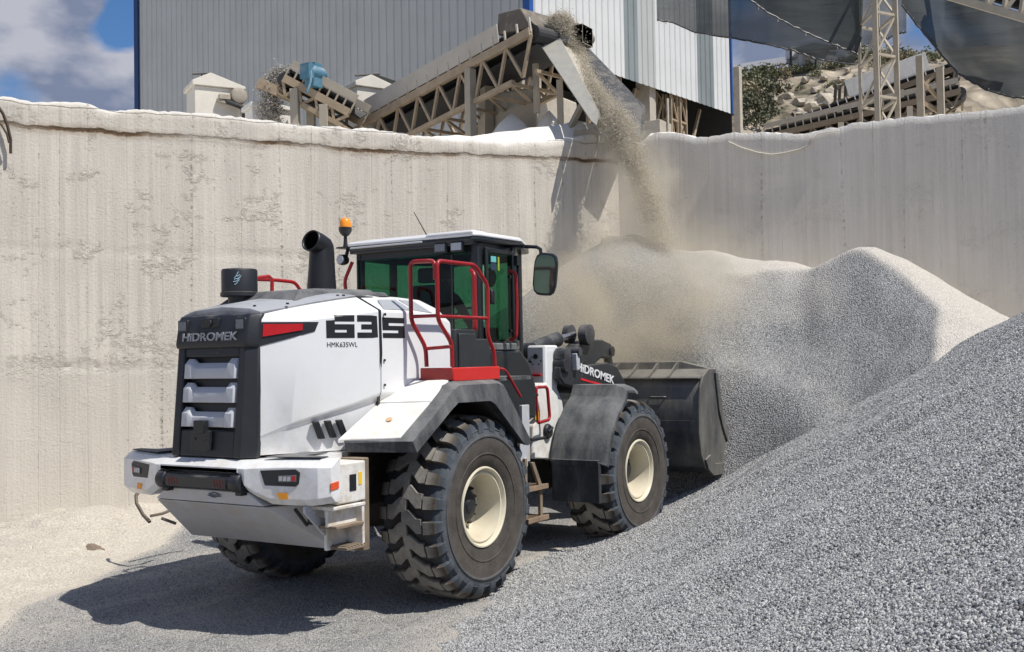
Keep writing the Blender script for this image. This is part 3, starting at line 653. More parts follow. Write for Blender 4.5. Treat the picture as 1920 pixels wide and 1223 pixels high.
def wheel(x, y, side, spin=0, lean=0):
    r = MB()   # rim: flange, gutter, deep dish
    prof = [(.352, -.262), (.362, -.275), (.358, -.288), (.346, -.290), (.336, -.278), (.330, -.255), (.318, -.250), (.312, -.262), (.302, -.262), (.296, -.24), (.288, -.16), (.284, -.06), (.274, -.02), (.245, -.005), (.20, -.005), (.17, -.005), (.165, .02)]
    r.lathe(prof, axis='y', n=64, cap=False)
    r.lathe([(.34, .26), (.352, .262), (.30, .2), (.29, .06)], axis='y', n=48, cap=False)
    w = r.build('wheel_rim', CREAM, LD, smooth=40); w.location = (x, y, .81); w.rotation_euler = (0, spin, lean if side < 0 else math.pi+lean)
    t = bpy.data.objects.new('tyre', TM); S.collection.objects.link(t); t.parent = w
    h = MB(); h.lathe([(.168, .02), (.165, -.01), (.150, -.03), (.148, -.09), (.12, -.11), (.05, -.112)], axis='y', n=32); h.lathe([(.05, -.11), (.045, -.13)], axis='y', n=12)
    h.build('hub', BLACK, w, smooth=35)
    g = MB()
    for k in range(16):
        a = 2*math.pi*k/16; c = (.214*math.cos(a), 0, .214*math.sin(a)); g.lathe([(.021, -.005), (.021, -.034), (.012, -.036), (.012, -.055)], c=c, axis='y', n=6)
    g.each('wheel_bolt', DARKM, w, n=24)
    return w
wheel(0, -1.075, -1, .1); wheel(0, 1.075, 1, .4); wheel(3.33, -1.045, -1, .7, R(-1)); wheel(3.33, 1.045, 1, 1.3)
# ---- chassis, axles
b = MB(); b.lathe([(.14, -.95), (.14, -.5), (.24, -.22), (.27, 0), (.24, .22), (.14, .5), (.14, .95)], c=(0, 0, .81), axis='y', n=20)
b.build('rear_axle', DARKM, LD, smooth=40)
b = MB(); b.lathe([(.14, -.95), (.14, -.5), (.24, -.22), (.27, 0), (.24, .22), (.14, .5), (.14, .95)], c=(3.33, 0, .81), axis='y', n=20)
b.build('front_axle', DARKM, LD, smooth=40)
b = MB(); b.box(-1.35, 1.0, -.5, -.38, .85, 1.45); b.box(-1.35, 1.0, .38, .5, .85, 1.45); b.box(-1.2, 1.2, -.38, .38, .95, 1.6); b.box(.9, 1.7, -.34, .34, .62, 1.5)
b.build('rear_frame', DARKM, LD, bevel=.01)
b = MB(); b.box(2.1, 4.0, -.42, .42, .62, 1.25); b.box(1.75, 2.3, -.28, .28, .7, 1.0); b.box(1.75, 2.3, -.28, .28, 1.2, 1.45)
b.build('front_frame', DARKM, LD, bevel=.015)
b = MB(); b.lathe([(.09, .55), (.09, 1.6)], c=(1.78, 0, 0), axis='z', n=16); b.build('articulation_pin', MUD, LD, smooth=40)
for s in (-1, 1):
    b = MB(); b.tube([(1.05, s*.42, .95), (1.7, s*.42, .95)], .055, 12); b.build('steering_cylinder', BLACK, LD, smooth=40); b = MB(); b.tube([(1.7, s*.42, .95), (2.3, s*.42, .95)], .028, 10); b.build('steering_rod', STEEL, LD, smooth=40)
# ---- counterweight bumper
# plan outline (x, y) of the rear edge, right half, from the middle outward
def bumper():
    b = MB()
    # rings across y: profile points (x,z): top back, top edge, face top, face bottom, underside edge, under inner
    def ring(y, xe, zt, zb, ins=0., zf=None):
        xi = -1.25 if abs(y) < .85 else -1.745
        zf = zf or zt-.055
        return [(xi, y, zt+.012), (xe+.09, y, zt+.005), (xe, y, zf), (xe+ins, y, zf-.035), (xe+ins, y, zb+.05), (xe+ins+.05, y, zb), (xi, y, zb)]
    ys = [(-1.185, -1.85, 1.385, 1.06, 0), (-1.11, -1.92, 1.385, 1.045, 0), (-1.02, -1.94, 1.385, 1.035, 0), (-.84, -1.985, 1.385, 1.035, 0), (-.70, -2.025, 1.38, 1.04, 0), (-.565, -2.062, 1.375, 1.10, 0), (-.50, -2.087, 1.37, 1.14, 0), (-.455, -2.095, 1.37, 1.20, .02), (-.44, -2.097, 1.37, 1.275, .0)]
    full = ys+[(-y, x, zt, zb, i) for y, x, zt, zb, i in reversed(ys)]
    b.loft([ring(*q[:4], q[4]) for q in full])
    return b
bumper().build('counterweight', WHITE, LD, bevel=.022, seg=3)
b = MB()   # recessed centre, lower body, sloping belly plate
b.box(-1.95, -1.3, -.44, .44, 1.02, 1.276)
b.build('rear_recess', SILVER, LD, bevel=.01)
b = MB(); b.hexa([(-1.995, -.62, 1.02), (-1.3, -.62, 1.02), (-1.3, .62, 1.02), (-1.995, .62, 1.02), (-2.01, -.47, 1.125), (-1.3, -.47, 1.125), (-1.3, .47, 1.125), (-2.01, .47, 1.125)])
b.build('lower_panel', SILVER, LD, bevel=.01)
b = MB(); b.hexa([(-1.40, -.86, .61), (-1.22, -.86, .60), (-1.22, .86, .60), (-1.40, .86, .61), (-1.985, -.62, 1.012), (-1.40, -.95, 1.012), (-1.40, .95, 1.012), (-1.985, .62, 1.012)])
b.build('belly_plate', SILVER, LD, bevel=.012)
b = MB(); b.tube([(-2.06, .43, 1.20), (-2.06, -.43, 1.20)], .062, 16)
for s in (-1, 1): b.lathe([(.07, -.05), (.075, -.04), (.075, .04), (.07, .05)], c=(-2.06, s*.42, 1.20), axis='y', n=16); b.box(-2.07, -1.93, s*.42-.035, s*.42+.035, 1.10, 1.19)
b.box(-2.055, -1.94, -.40, .40, 1.15, 1.235)
bb = b.build('tow_beam', BLACK, LD, bevel=.006, smooth=40)
b = MB(); b.box(-2.128, -2.118, -.34, .34, 1.155, 1.235); pl_ = b.build('reflector_board', mat('dark_board', (.03, .03, .033), .4), LD)
for s in (-1, 1):
    for k in range(4):
        y0 = s*.26-.055+k*.03; c = MB(); c.hexa([(-2.1305, y0+.01, 1.165), (-2.1285, y0+.01, 1.165), (-2.1285, y0-.006, 1.165), (-2.1305, y0-.006, 1.165), (-2.1305, y0+.03, 1.225), (-2.1285, y0+.03, 1.225), (-2.1285, y0+.014, 1.225), (-2.1305, y0+.014, 1.225)])
        c.build('warning_stripe', mat('stripe_red', (.11, .012, .014), .4), pl_)
# lamp pockets in the bumper
def quadplate(pts, t, n):   # thick plate from planar points
    b = MB(); k = len(pts); n = V(n).normalized()*t; A = [V(p) for p in pts]; B_ = [p-n for p in A]
    return b.add([*A, *B_], [tuple(range(k)), tuple(range(2*k-1, k-1, -1))]+[(i, (i+1) % k, (i+1) % k+k, i+k) for i in range(k)])
for s in (-1, 1):
    A_ = V((-2.025, s*.70, 0)); B2 = V((-1.94, s*1.02, 0)); dd = (B2-A_).normalized(); nn = V((-dd.y*s, dd.x*s, 0)); nn = nn if nn.x < 0 else -nn
    def q(t, z, o=0): p = A_+dd*t+nn*o; return (p.x, p.y, z)
    quadplate([q(-.07, 1.305, .004), (q(.235, 1.318, .004)), q(.275, 1.295, .004), q(.262, 1.205, .004), q(.235, 1.185, .004), q(-.03, 1.19, .004)], .03, nn).build('lamp_pocket', BLACK, LD, bevel=.004)
    f = quadplate([q(.09, 1.268, .012), q(.245, 1.275, .012), q(.245, 1.222, .012), q(.09, 1.218, .012)], .008, nn).build('tail_lamp', mat('lamp_surround', (.12, .12, .13), .4), LD, bevel=.003)
    for k in range(3): quadplate([q(.098+k*.036, 1.262, .014), q(.126+k*.036, 1.264, .014), q(.126+k*.036, 1.229, .014), q(.098+k*.036, 1.226, .014)], .003, nn).build('lamp_cell', LAMPG, f)
    quadplate([q(.208, 1.266, .014), q(.238, 1.268, .014), q(.238, 1.231, .014), q(.208, 1.229, .014)], .003, nn).build('lamp_cell', LAMPR, f)
    quadplate([q(.07, 1.135, .003), q(.16, 1.137, .003), q(.172, 1.088, .003), q(.095, 1.086, .003)], .004, nn).build('warning_sticker', ORANGE, LD)
c = MB(); c.hexa([(-1.86, -1.191, 1.155), (-1.77, -1.191, 1.165), (-1.77, -1.183, 1.165), (-1.86, -1.183, 1.155), (-1.86, -1.191, 1.21), (-1.77, -1.191, 1.22), (-1.77, -1.183, 1.22), (-1.86, -1.183, 1.21)]); c.build('side_reflector', REFL, LD)
# anti-slip pads on top of the bumper
for s in (-1, 1):
    b = MB(); b.prism([(-1.97, s*.62), (-1.85, s*1.08), (-1.76, s*1.08), (-1.76, s*.84), (-1.5, s*.84), (-1.5, s*.62)], 1.399, 1.406, 'z'); b.build('tread_pad', BLKD, LD)
# emblem on the lower panel
b = MB(); b.tube([(-2.013, -.09+.05*math.cos(a), 1.085+.018*math.sin(a)) for a in [i*math.pi/8 for i in range(16)]], .004, 5, closed=True); b.tube([(-2.013, -.03, 1.095), (-2.013, -.09, 1.08), (-2.013, -.16, 1.092)], .004, 5); b.tube([(-2.013, -.02, 1.08), (-2.013, -.10, 1.07), (-2.013, -.17, 1.078)], .004, 5)
b.build('emblem', mat('emblem_blue', (.12, .15, .22), .4), LD)
# ---- hood
def hood():
    b = MB()
    # ring: bottom, lower crease, upper crease, mid, side top, top edge
    st = [
        [(-1.90, -.43, 1.40), (-1.89, -.445, 1.52), (-1.88, -.45, 1.545), (-1.86, -.452, 2.15), (-1.84, -.455, 2.48), (-1.825, -.44, 2.53)],
        [(-1.70, -.52, 1.40), (-1.695, -.58, 1.60), (-1.675, -.625, 1.65), (-1.64, -.655, 2.15), (-1.60, -.67, 2.475), (-1.57, -.53, 2.58)],
        [(-1.45, -.66, 1.40), (-1.45, -.70, 1.665), (-1.43, -.745, 1.715), (-1.41, -.765, 2.2), (-1.38, -.775, 2.505), (-1.36, -.60, 2.62)],
        [(-1.20, -.78, 1.40), (-1.20, -.81, 1.73), (-1.19, -.855, 1.78), (-1.18, -.865, 2.2), (-1.16, -.87, 2.535), (-1.15, -.66, 2.655)],
        [(-.945, -.88, 1.40), (-.945, -.90, 1.80), (-.945, -.95, 1.86), (-.945, -.955, 2.2), (-.935, -.94, 2.565), (-.93, -.70, 2.685)],
    ]
    return st
st = hood()
b = MB(); b.loft([[*r, (r[-1][0], 0, r[-1][2]+.02)] for r in st], closed=False, cap=False)
b.loft([[(x, -y, z) for x, y, z in [*r, (r[-1][0], 0, r[-1][2]+.02)]] for r in st], closed=False, cap=False)
hd = b.build('rear_hood', WHITE, LD, smooth=22, bevel=.012)
b = MB()
st2 = [[(-.93, -.88, 1.40), (-.93, -.90, 1.80), (-.93, -.945, 1.86), (-.93, -.95, 2.2), (-.92, -.935, 2.56), (-.915, -.70, 2.68), (-.915, 0, 2.72)],
       [(-.45, -.90, 1.40), (-.45, -.91, 1.80), (-.45, -.95, 1.86), (-.45, -.955, 2.2), (-.45, -.945, 2.56), (-.45, -.76, 2.70), (-.45, 0, 2.77)],
       [(-.15, -.90, 1.40), (-.15, -.91, 1.80), (-.15, -.95, 1.86), (-.15, -.955, 2.2), (-.15, -.945, 2.54), (-.15, -.78, 2.685), (-.15, 0, 2.76)],
       [(.10, -.90, 1.40), (.10, -.91, 1.80), (.10, -.95, 1.86), (.10, -.955, 2.2), (.10, -.945, 2.48), (.10, -.80, 2.61), (.10, 0, 2.68)],
       [(.60, -.55, 1.40), (.60, -.56, 1.80), (.60, -.6, 1.86), (.60, -.6, 2.1), (.60, -.6, 2.25), (.60, -.5, 2.35), (.60, 0, 2.45)]]
b.loft(st2, closed=False, cap=False); b.loft([[(x, -y, z) for x, y, z in r] for r in st2], closed=False, cap=False)
hf = b.build('engine_cover', WHITE, LD, smooth=22, bevel=.012)
b = MB(); b.loft([[(-.955, -.89, 1.42), (-.955, -.958, 2.2), (-.945, -.943, 2.567), (-.94, -.70, 2.689)], [(-.925, -.89, 1.42), (-.925, -.954, 2.2), (-.915, -.939, 2.563), (-.91, -.70, 2.685)]], closed=False, cap=False)
b.build('hood_seam', LETT, LD, solid=.008)
# grey window-like panels and black vents on the cover's shoulder
def shoulder(x, t):    # point on the shoulder bevel of the engine cover, t 0 low .. 1 high
    import bisect
    for a, c in zip(st2, st2[1:]):
        if a[4][0] <= x <= c[4][0]:
            f = (x-a[4][0])/(c[4][0]-a[4][0]); lo = V(a[4]).lerp(V(c[4]), f); hi = V(a[5]).lerp(V(c[5]), f); return lo.lerp(hi, t)
def shpanel(pts, name, m, off=.006):
    c = V((0, -.6, .78)).normalized()*off; n = len(pts); A = [shoulder(*p)+c for p in pts]; B_ = [p-c*1.6 for p in A]
    b = MB(); b.add([*A, *B_], [tuple(range(n)), tuple(range(2*n-1, n-1, -1))]+[(i, (i+1) % n, (i+1) % n+n, i+n) for i in range(n)]); return b.build(name, m, LD)
GP = mat('panel_grey', (.36, .38, .40), .3, var=.04)
shpanel([(-.84, .12), (-.74, .82), (-.52, .82), (-.46, .12)], 'side_window', GP)
shpanel([(-.42, .12), (-.48, .82), (-.28, .82), (-.16, .12)], 'side_window', GP)
def toppanel(pts, name, m):
    b = MB(); n = len(pts); A = [V(p) for p in pts]; B_ = [p-V((0, 0, .012)) for p in A]
    b.add([*A, *B_], [tuple(range(n)), tuple(range(2*n-1, n-1, -1))]+[(i, (i+1) % n, (i+1) % n+n, i+n) for i in range(n)]); return b.build(name, m, LD)
def ctop(x, y):   # height of the cover's top
    for a, c in zip(st2, st2[1:]):
        if a[5][0] <= x <= c[5][0]:
            f = (x-a[5][0])/(c[5][0]-a[5][0]); z1 = a[5][2]+(c[5][2]-a[5][2])*f; y1 = a[5][1]+(c[5][1]-a[5][1])*f; z0 = a[6][2]+(c[6][2]-a[6][2])*f; return z0+(z1-z0)*min(1, abs(y/y1))
for x0, x1 in ((-.86, -.62), (-.56, -.36)):
    toppanel([(x0, -.68, ctop(x0, -.68)+.008), (x1-.06, -.42, ctop(x1-.06, -.42)+.008), (x1+.04, -.42, ctop(x1, -.42)+.008), (x0+.16, -.68, ctop(x0+.16, -.68)+.008)], 'top_vent', LETT)
# hood lid
b = MB()
rings = []
for x, yy, z in ((-1.838, .452, 2.515), (-1.826, .445, 2.548), (-1.57, .52, 2.597), (-1.36, .585, 2.637), (-1.15, .645, 2.672), (-.93, .68, 2.702)):
    rings.append([(x, yy, z-.02), (x, yy, z), (x, yy*.72, z+.032), (x, 0, z+.055), (x, -yy*.72, z+.032), (x, -yy, z), (x, -yy, z-.02)])
b.loft(rings, closed=True); b.build('hood_lid', LID, LD, smooth=30, bevel=.008)
b = MB()
for x0, x1, yy, z0, z1 in ((-1.45, -.1, .46, 2.70, 2.775), (-1.15, -.2, .36, 2.76, 2.80)):
    b.hexa([(x0, -yy, z0-.06), (x1, -yy, z0-.02), (x1, yy, z0-.02), (x0, yy, z0-.06), (x0+.15, -yy+.07, z1-.02), (x1-.05, -yy+.07, z1), (x1-.05, yy-.07, z1), (x0+.15, yy-.07, z1-.02)])
b.build('top_housing', BLKD, LD, bevel=.02)
# bolts on lid
b = MB()
for x, y, z in ((-1.60, -.52, 2.615), (-1.05, -.58, 2.70), (-1.75, -.3, 2.60), (-1.02, -.62, 2.70)): b.lathe([(.014, 0), (.012, .014)], c=(x, y, z-.005), axis='z', n=8)
b.each('lid_bolt', LETT, LD, n=16)
# seam screws on the engine cover
b = MB()
for z in (2.14, 1.93): b.lathe([(.012, -.962), (.010, -.952)], c=(-.895, 0, z), axis='y', n=8)
b.lathe([(.012, -.962), (.010, -.945)], c=(-.88, 0, 2.53), axis='y', n=8)
b.each('cover_screw', LETT, LD, n=16)
# tail light band
def hs(t, z, o=.004):   # point on rear right chamfer (st[0]->st[1]->st[2]) at plan distance t, height z
    def col(r): # interpolate in z between mid and side top
        a, c = V(r[3]), V(r[4]); f = (z-a.z)/(c.z-a.z); return a.lerp(c, f)
    pts = [col(r) for r in st]; i = 0; tt = t
    while i < len(pts)-2 and tt > (pts[i+1]-pts[i]).length: tt -= (pts[i+1]-pts[i]).length; i += 1
    d = (pts[i+1]-pts[i]).normalized(); n = V((d.y, -d.x, 0)); n = n if n.y < 0 else -n
    return pts[i]+d*tt+n.normalized()*o
def hspatch(top, bot, name, m, o=.006, parent=LD):
    b = MB(); A = [hs(t, z, o) for t, z in top]; C = [hs(t, z, o) for t, z in bot]; A2_ = [hs(t, z, -.01) for t, z in top]; C2 = [hs(t, z, -.01) for t, z in bot]
    rings = [[A[i], C[i], C2[i], A2_[i]] for i in range(len(A))]; b.loft(rings); return b.build(name, m, parent)
ts = [i/8 for i in range(9)]
hspatch([(.47*t, 2.462) for t in ts], [(.0+.44*t, 2.27+.115*t) for t in ts], 'lamp_recess', BLACK, .005)
hspatch([(.02+.31*t, 2.446) for t in ts], [(.02+.31*t, 2.345+.05*t) for t in ts], 'rear_lamp', LAMPR, .014)
mir = MB(); rr = [[(x, -y, z) for x, y, z in (hs(.0+.47*t, 2.462, .005), hs(.44*t, 2.27+.115*t, .005), hs(.44*t, 2.27+.115*t, -.01), hs(.47*t, 2.462, -.01))] for t in ts]; mir.loft(rr); mir.build('lamp_recess', BLACK, LD)
# number 635 on the side: filled block digits
def side_pt(x, z, o=.004):
    # right hood side surface point by x,z (between stations)
    rs = st+st2[1:]
    rs = sorted(rs, key=lambda r: r[3][0]); 
    for a, c in zip(rs, rs[1:]):
        if a[3][0] <= x <= c[3][0]:
            f = (x-a[3][0])/(c[3][0]-a[3][0]+1e-9)
            def yz(r):
                for p, q_ in zip(r[2:5], r[3:5]):
                    if p[2] <= z <= q_[2]: g = (z-p[2])/(q_[2]-p[2]); return p[1]+(q_[1]-p[1])*g
                return r[4][1]
            return V((x, yz(a)*(1-f)+yz(c)*f-o, z))
from mathutils.bvhtree import BVHTree
bpy.context.view_layer.update(); dg_ = bpy.context.evaluated_depsgraph_get(); TREES = [BVHTree.FromObject(q, dg_) for q in (hd, hf)]
def side_pt(x, z, o=.004):     # the real outer surface of the hood's right side
    best = None
    for T in TREES:
        h = T.ray_cast(V((x, -3, z)), V((0, 1, 0)))
        if h[0] is not None and (best is None or h[0].y < best): best = h[0].y
    return V((x, (best if best is not None else -.9)-o, z))
def side_poly(quads, name, m, parent=LD, o=.0025):
    b = MB()
    nx, nz = 7, 5
    for q in quads:   # each quad: 4 (x,z); a fine sheet that follows the panel
        def pt(f, g):
            x0, z0 = q[0][0]+(q[1][0]-q[0][0])*f, q[0][1]+(q[1][1]-q[0][1])*f; x1, z1 = q[3][0]+(q[2][0]-q[3][0])*f, q[3][1]+(q[2][1]-q[3][1])*f
            return side_pt(x0+(x1-x0)*g, z0+(z1-z0)*g, o)
        b.add([pt(i/(nx-1), j/(nz-1)) for j in range(nz) for i in range(nx)], [(j*nx+i, j*nx+i+1, (j+1)*nx+i+1, (j+1)*nx+i) for j in range(nz-1) for i in range(nx-1)])
    return b.build(name, m, parent)
DG = {'6': [((0, 0), (.3, 0), (.3, 1), (0, 1)), ((.3, .72), (1, .72), (1, 1), (.3, 1)), ((.3, .36), (1, .36), (1, .60), (.3, .60)), ((.3, 0), (1, 0), (1, .24), (.3, .24)), ((.72, .24), (1, .24), (1, .36), (.72, .36))],
      '3': [((0, .72), (.72, .72), (.72, 1), (0, 1)), ((.2, .38), (.72, .38), (.72, .60), (.2, .60)), ((0, 0), (.72, 0), (.72, .24), (0, .24)), ((.72, 0), (1, .03), (1, .97), (.72, 1))],
      '5': [((0, .74), (1, .74), (1, 1), (0, 1)), ((0, .60), (.28, .60), (.28, .74), (0, .74)), ((0, .38), (1, .38), (1, .60), (0, .60)), ((.7, .24), (1, .24), (1, .38), (.7, .38)), ((0, 0), (1, 0), (1, .24), (0, .24))]}
for ch, x0, x1, z0, z1 in (('6', -1.41, -1.175, 2.33, 2.52), ('3', -1.15, -.962, 2.33, 2.52), ('5', -.90, -.60, 2.33, 2.505)):
    side_poly([[(x0+(x1-x0)*a, z0+(z1-z0)*c) for a, c in q] for q in DG[ch]], 'number_digit', LETT)
def ontext(body, x0, z0, h, name, m, sx=1.1, bold=0):
    o = text(body, name, m, (0, 0, 0), (1, 0, 0), (0, 0, 1), h, LD, bold=bold, sx=sx, depth=.001)
    for v in o.data.vertices: p = side_pt(x0+v.co.x, z0+v.co.z, .0015-v.co.y); v.co = p
    return o
ontext('HMK635WL', -1.41, 2.255, .058, 'model_lettering', LETT, .86, .0)
# side vents (three slanting slots)
for k, (xa, ya) in enumerate(((-1.52, -.705), (-1.425, -.748), (-1.33, -.788))):
    A = [V((xa+.073, ya-.005, 1.505+.004*k)), V((xa+.118, ya-.024, 1.508+.004*k)), V((xa+.045, ya-.020, 1.655+.002*k)), V((xa, ya-.003, 1.65+.002*k))]
    c = MB(); c.add([*[p+V((-.004, -.012, 0)) for p in A], *[p+V((.01, .03, 0)) for p in A]], [(0, 1, 2, 3), (7, 6, 5, 4)]+[(i, (i+1) % 4, (i+1) % 4+4, i+4) for i in range(4)])
    c.build('side_vent', LETT, LD, bevel=.006)
# ---- rear grille
def gx(z): return -2.015+(z-1.38)*(.085/.9)     # grille plane
def gbar(y0, y1, z0, z1, out=.0, dep=.08, dst=None):
    q = dst or MB(); q.hexa([(gx(z0)-out, y0, z0), (gx(z0)+dep, y0, z0), (gx(z0)+dep, y1, z0), (gx(z0)-out, y1, z0), (gx(z1)-out, y0, z1), (gx(z1)+dep, y0, z1), (gx(z1)+dep, y1, z1), (gx(z1)-out, y1, z1)]); return q
g = MB()
for s in (-1, 1):    # stiles with a chamfer back to the hood
    g.loft([[(gx(z)-.005, s*.31, z), (gx(z)-.01, s*.385, z), (gx(z)+.10-.03*(z-1.38), s*(.475-.02*(z-1.38)), z), (gx(z)+.16, s*(.455), z), (gx(z)+.12, s*.31, z)] for z in (1.385, 1.8, 2.27)])
gbar(-.31, .31, 1.385, 1.60, -.005, .1, dst=g); gbar(-.31, .31, 2.19, 2.27, .0, .1, dst=g)
g.build('grille_frame', BLACK, LD, bevel=.012)
g = MB(); g.loft([[(gx(z)-.02+e, -.40, z), (gx(z)+.06+e, -.462, z), (gx(z)+.16, -.445, z), (gx(z)+.16, .445, z), (gx(z)+.06+e, .462, z), (gx(z)-.02+e, .40, z)] for z, e in ((2.262, 0), (2.30, -.012), (2.49, .005), (2.535, .03))])
g.build('grille_header', BLACK, LD, bevel=.014)
g = MB(); gbar(-.32, .32, 1.5, 2.25, -.07, .1, dst=g); g.build('grille_backing', LETT, LD)
for z0, z1 in ((1.622, 1.782), (1.818, 1.982), (2.012, 2.178)):
    q = MB(); 
    # faceted louvre: end caps taller, middle lower with bevelled top
    def P_(y, z, o): return (gx(z)-o, y, z)
    R_ = []
    for y, o, zt in ((-.305, -.02, 0), (-.285, .02, 0), (-.215, .025, 0), (-.18, .005, -.035), (.18, .005, -.035), (.215, .025, 0), (.285, .02, 0), (.305, -.02, 0)):
        R_.append([P_(y, z0, -.04), P_(y, z0+.005, o), P_(y, z1+zt-.045, o), P_(y, z1+zt, o-.04), P_(y, z1+zt, -.04)])
    q.loft(R_); q.build('grille_louvre', SILVER, LD, bevel=.006)
text('HiDROMEK', 'maker_lettering', LETG, (gx(2.32)-.034, .325, 2.325), (0, -1, 0), (.08, 0, 1), .092, LD, bold=.0022, sx=1.36, depth=.003)
for s in (-1, 1):
    q = MB(); q.box(gx(2.44)-.032, gx(2.44)+.0, s*.33-.06, s*.33+.06, 2.40, 2.50); k = q.build('work_lamp', LETT, LD, bevel=.01)
    q = MB(); q.box(gx(2.44)-.036, gx(2.44)-.033, s*.33-.04, s*.33+.04, 2.413, 2.487); q.build('lamp_lens', mat('dim_lens', (.16, .17, .18), .2, var=.3, scale=70, coat=.5), k)
q = MB(); q.box(gx(2.44)-.03, gx(2.44), -.09, .12, 2.43, 2.505); q.lathe([(.03, gx(2.44)-.045), (.032, gx(2.44)-.02)], c=(0, .015, 2.465), axis='x', n=16); q.build('reversing_camera', LETT, LD, bevel=.006)
q = MB(); q.box(gx(1.5)-.035, gx(1.5)-.0, -.07, .15, 1.44, 1.60); q.box(gx(1.6)-.055, gx(1.6)-.0, -.02, .10, 1.58, 1.68); q.lathe([(.012, gx(1.5)-.042), (.012, gx(1.5)-.03)], c=(0, -.02, 1.53), axis='x', n=8); q.lathe([(.012, gx(1.5)-.042), (.012, gx(1.5)-.03)], c=(0, .09, 1.53), axis='x', n=8)
q.build('grille_latch', LETT, LD, bevel=.006)
# ---- air pre-cleaner and exhaust
b = MB(); c = (-1.36, .27, 0); b.lathe([(.10, 2.58), (.10, 2.72)], c=c, n=24); b.lathe([(.155, 2.715), (.165, 2.72), (.165, 2.75), (.155, 2.755), (.155, 2.94), (.148, 2.955), (.10, 2.96)], c=c, n=40)
pc = b.build('pre_cleaner', BLACK, LD, smooth=35)
LOGO = mat('logo_cyan', (.42, .62, .70), .4, var=.02)
b = MB()
def onc(a, z): return (c[0]+.1565*math.cos(a), c[1]+.1565*math.sin(a), z)
am = math.atan2(-.62, -.78)
for k, (da, z, w) in enumerate(((-.0, 2.885, .28), (.03, 2.868, .34), (-.02, 2.85, .34), (0, 2.832, .26), (.02, 2.905, .16))):
    b.tube([onc(am+da+w*(t-.5)*1.1, z+.018*(t-.5)*2+.006*math.sin(t*6+k)) for t in [i/6 for i in range(7)]], .0032, 4)
b.build('cleaner_logo', LOGO, pc)
# exhaust: tapered oval stack, cut elbow at the top towards the rear
b = MB(); rings = []
for z, cx, rx in ((2.72, -.60, .136), (2.78, -.60, .133), (3.0, -.595, .118), (3.15, -.592, .111)):
    rings.append([(cx+rx*math.cos(a), rx*.97*math.sin(a), z) for a in [i*2*math.pi/32 for i in range(32)]])
for t, cx, cz, r_ in ((22, -.595, 3.18, .109), (40, -.61, 3.205, .105), (68, -.66, 3.222, .099), (72, -.72, 3.238, .096), (72, -.745, 3.243, .096)):
    a0 = R(t); ux, uz = math.cos(a0), math.sin(a0)
    rings.append([(cx+r_*math.cos(a)*ux, r_*math.sin(a), cz+r_*math.cos(a)*uz) for a in [i*2*math.pi/32 for i in range(32)]])
b.loft(rings, cap=False)
ex = b.build('exhaust_stack', mat('exhaust_black', (.014, .014, .016), .45, var=.2), LD, smooth=50, solid=.01)
q = MB(); q.lathe([(.085, -.70), (.086, -.69)], c=(0, 0, 3.232), axis='x', n=24); q.build('exhaust_throat', mat('throat_black', (.003, .003, .003), 1, spec=0), ex)  # near-black disc closing the pipe mouth
# ---- red rails
def redtube(pts, r=.019, name='handrail', m=RED, parent=LD):
    # round the corners
    P0 = [V(p) for p in pts]; out = [P0[0]]
    for a, p, c_ in zip(P0, P0[1:], P0[2:]):
        d1, d2 = (a-p), (c_-p); k = min(.06, d1.length*.4, d2.length*.4); A = p+d1.normalized()*k; C = p+d2.normalized()*k
        for t in (0, .25, .5, .75, 1): out.append(A*(1-t)**2+p*2*t*(1-t)+C*t*t)
    out.append(P0[-1]); b = MB(); b.tube(out, r, 10); return b.build(name, m, parent, smooth=60)
def pp(px, py, **k):
    d = ray(px, py); ax, i = {'x': ('x', 0), 'y': ('y', 1), 'z': ('z', 2)}[list(k)[0]]; return CO+d*((list(k.values())[0]-CO[i])/d[i])
Yp = -1.3
redtube([pp(848, 688, y=Yp), pp(847, 644, y=Yp), pp(821, 600, y=Yp), pp(819, 489, y=Yp), pp(890, 497, y=Yp), pp(914, 535, y=Yp), pp(914, 630, y=Yp), pp(926, 658, y=Yp), pp(928, 688, y=Yp)])
redtube([pp(820, 593, y=Yp), pp(914, 597, y=Yp)], .016)
Xr = -.42
redtube([pp(800, 688, x=Xr), pp(798, 651, x=Xr), pp(771, 602, x=Xr-.16), pp(769, 491, x=Xr-.16), pp(816, 489, x=Xr-.16), pp(816, 524, x=Xr-.16)])
redtube([pp(771, 594, x=Xr-.16), pp(821, 592, x=Xr-.16)], .016); redtube([pp(799, 654, x=Xr), pp(846, 650, x=Xr)], .016)
b = MB(); b.box(-.40, .35, -1.325, -1.30, 1.945, 2.065); b.build('platform_kickplate', REDB, LD, bevel=.008)
b = MB(); b.box(-.425, -.40, -1.325, -.98, 1.955, 2.065); b.build('platform_kickplate', mat('shaded_red', (.36, .02, .018), .4, dust=.08), LD, bevel=.008)  # rear plate in a darker red, the shade of that face put into the colour
b = MB(); b.box(-.40, .95, -1.30, -.85, 1.93, 1.965); b.build('platform_deck', BLKD, LD)
redtube([pp(931, 691, y=-1.31), pp(947, 693, y=-1.31), pp(960, 716, y=-1.31), pp(976, 744, y=-1.31)], .014)
redtube([(.62, -.84, 3.0), (.58, -.9, 2.96), (.58, -.9, 2.42), (.62, -.84, 2.38)], .024, 'grab_bar')
redtube([pp(955, 508, y=-.86), pp(967, 512, y=-.93), pp(969, 572, y=-.93), pp(968, 632, y=-.93), pp(958, 638, y=-.86)], .019, 'grab_bar')
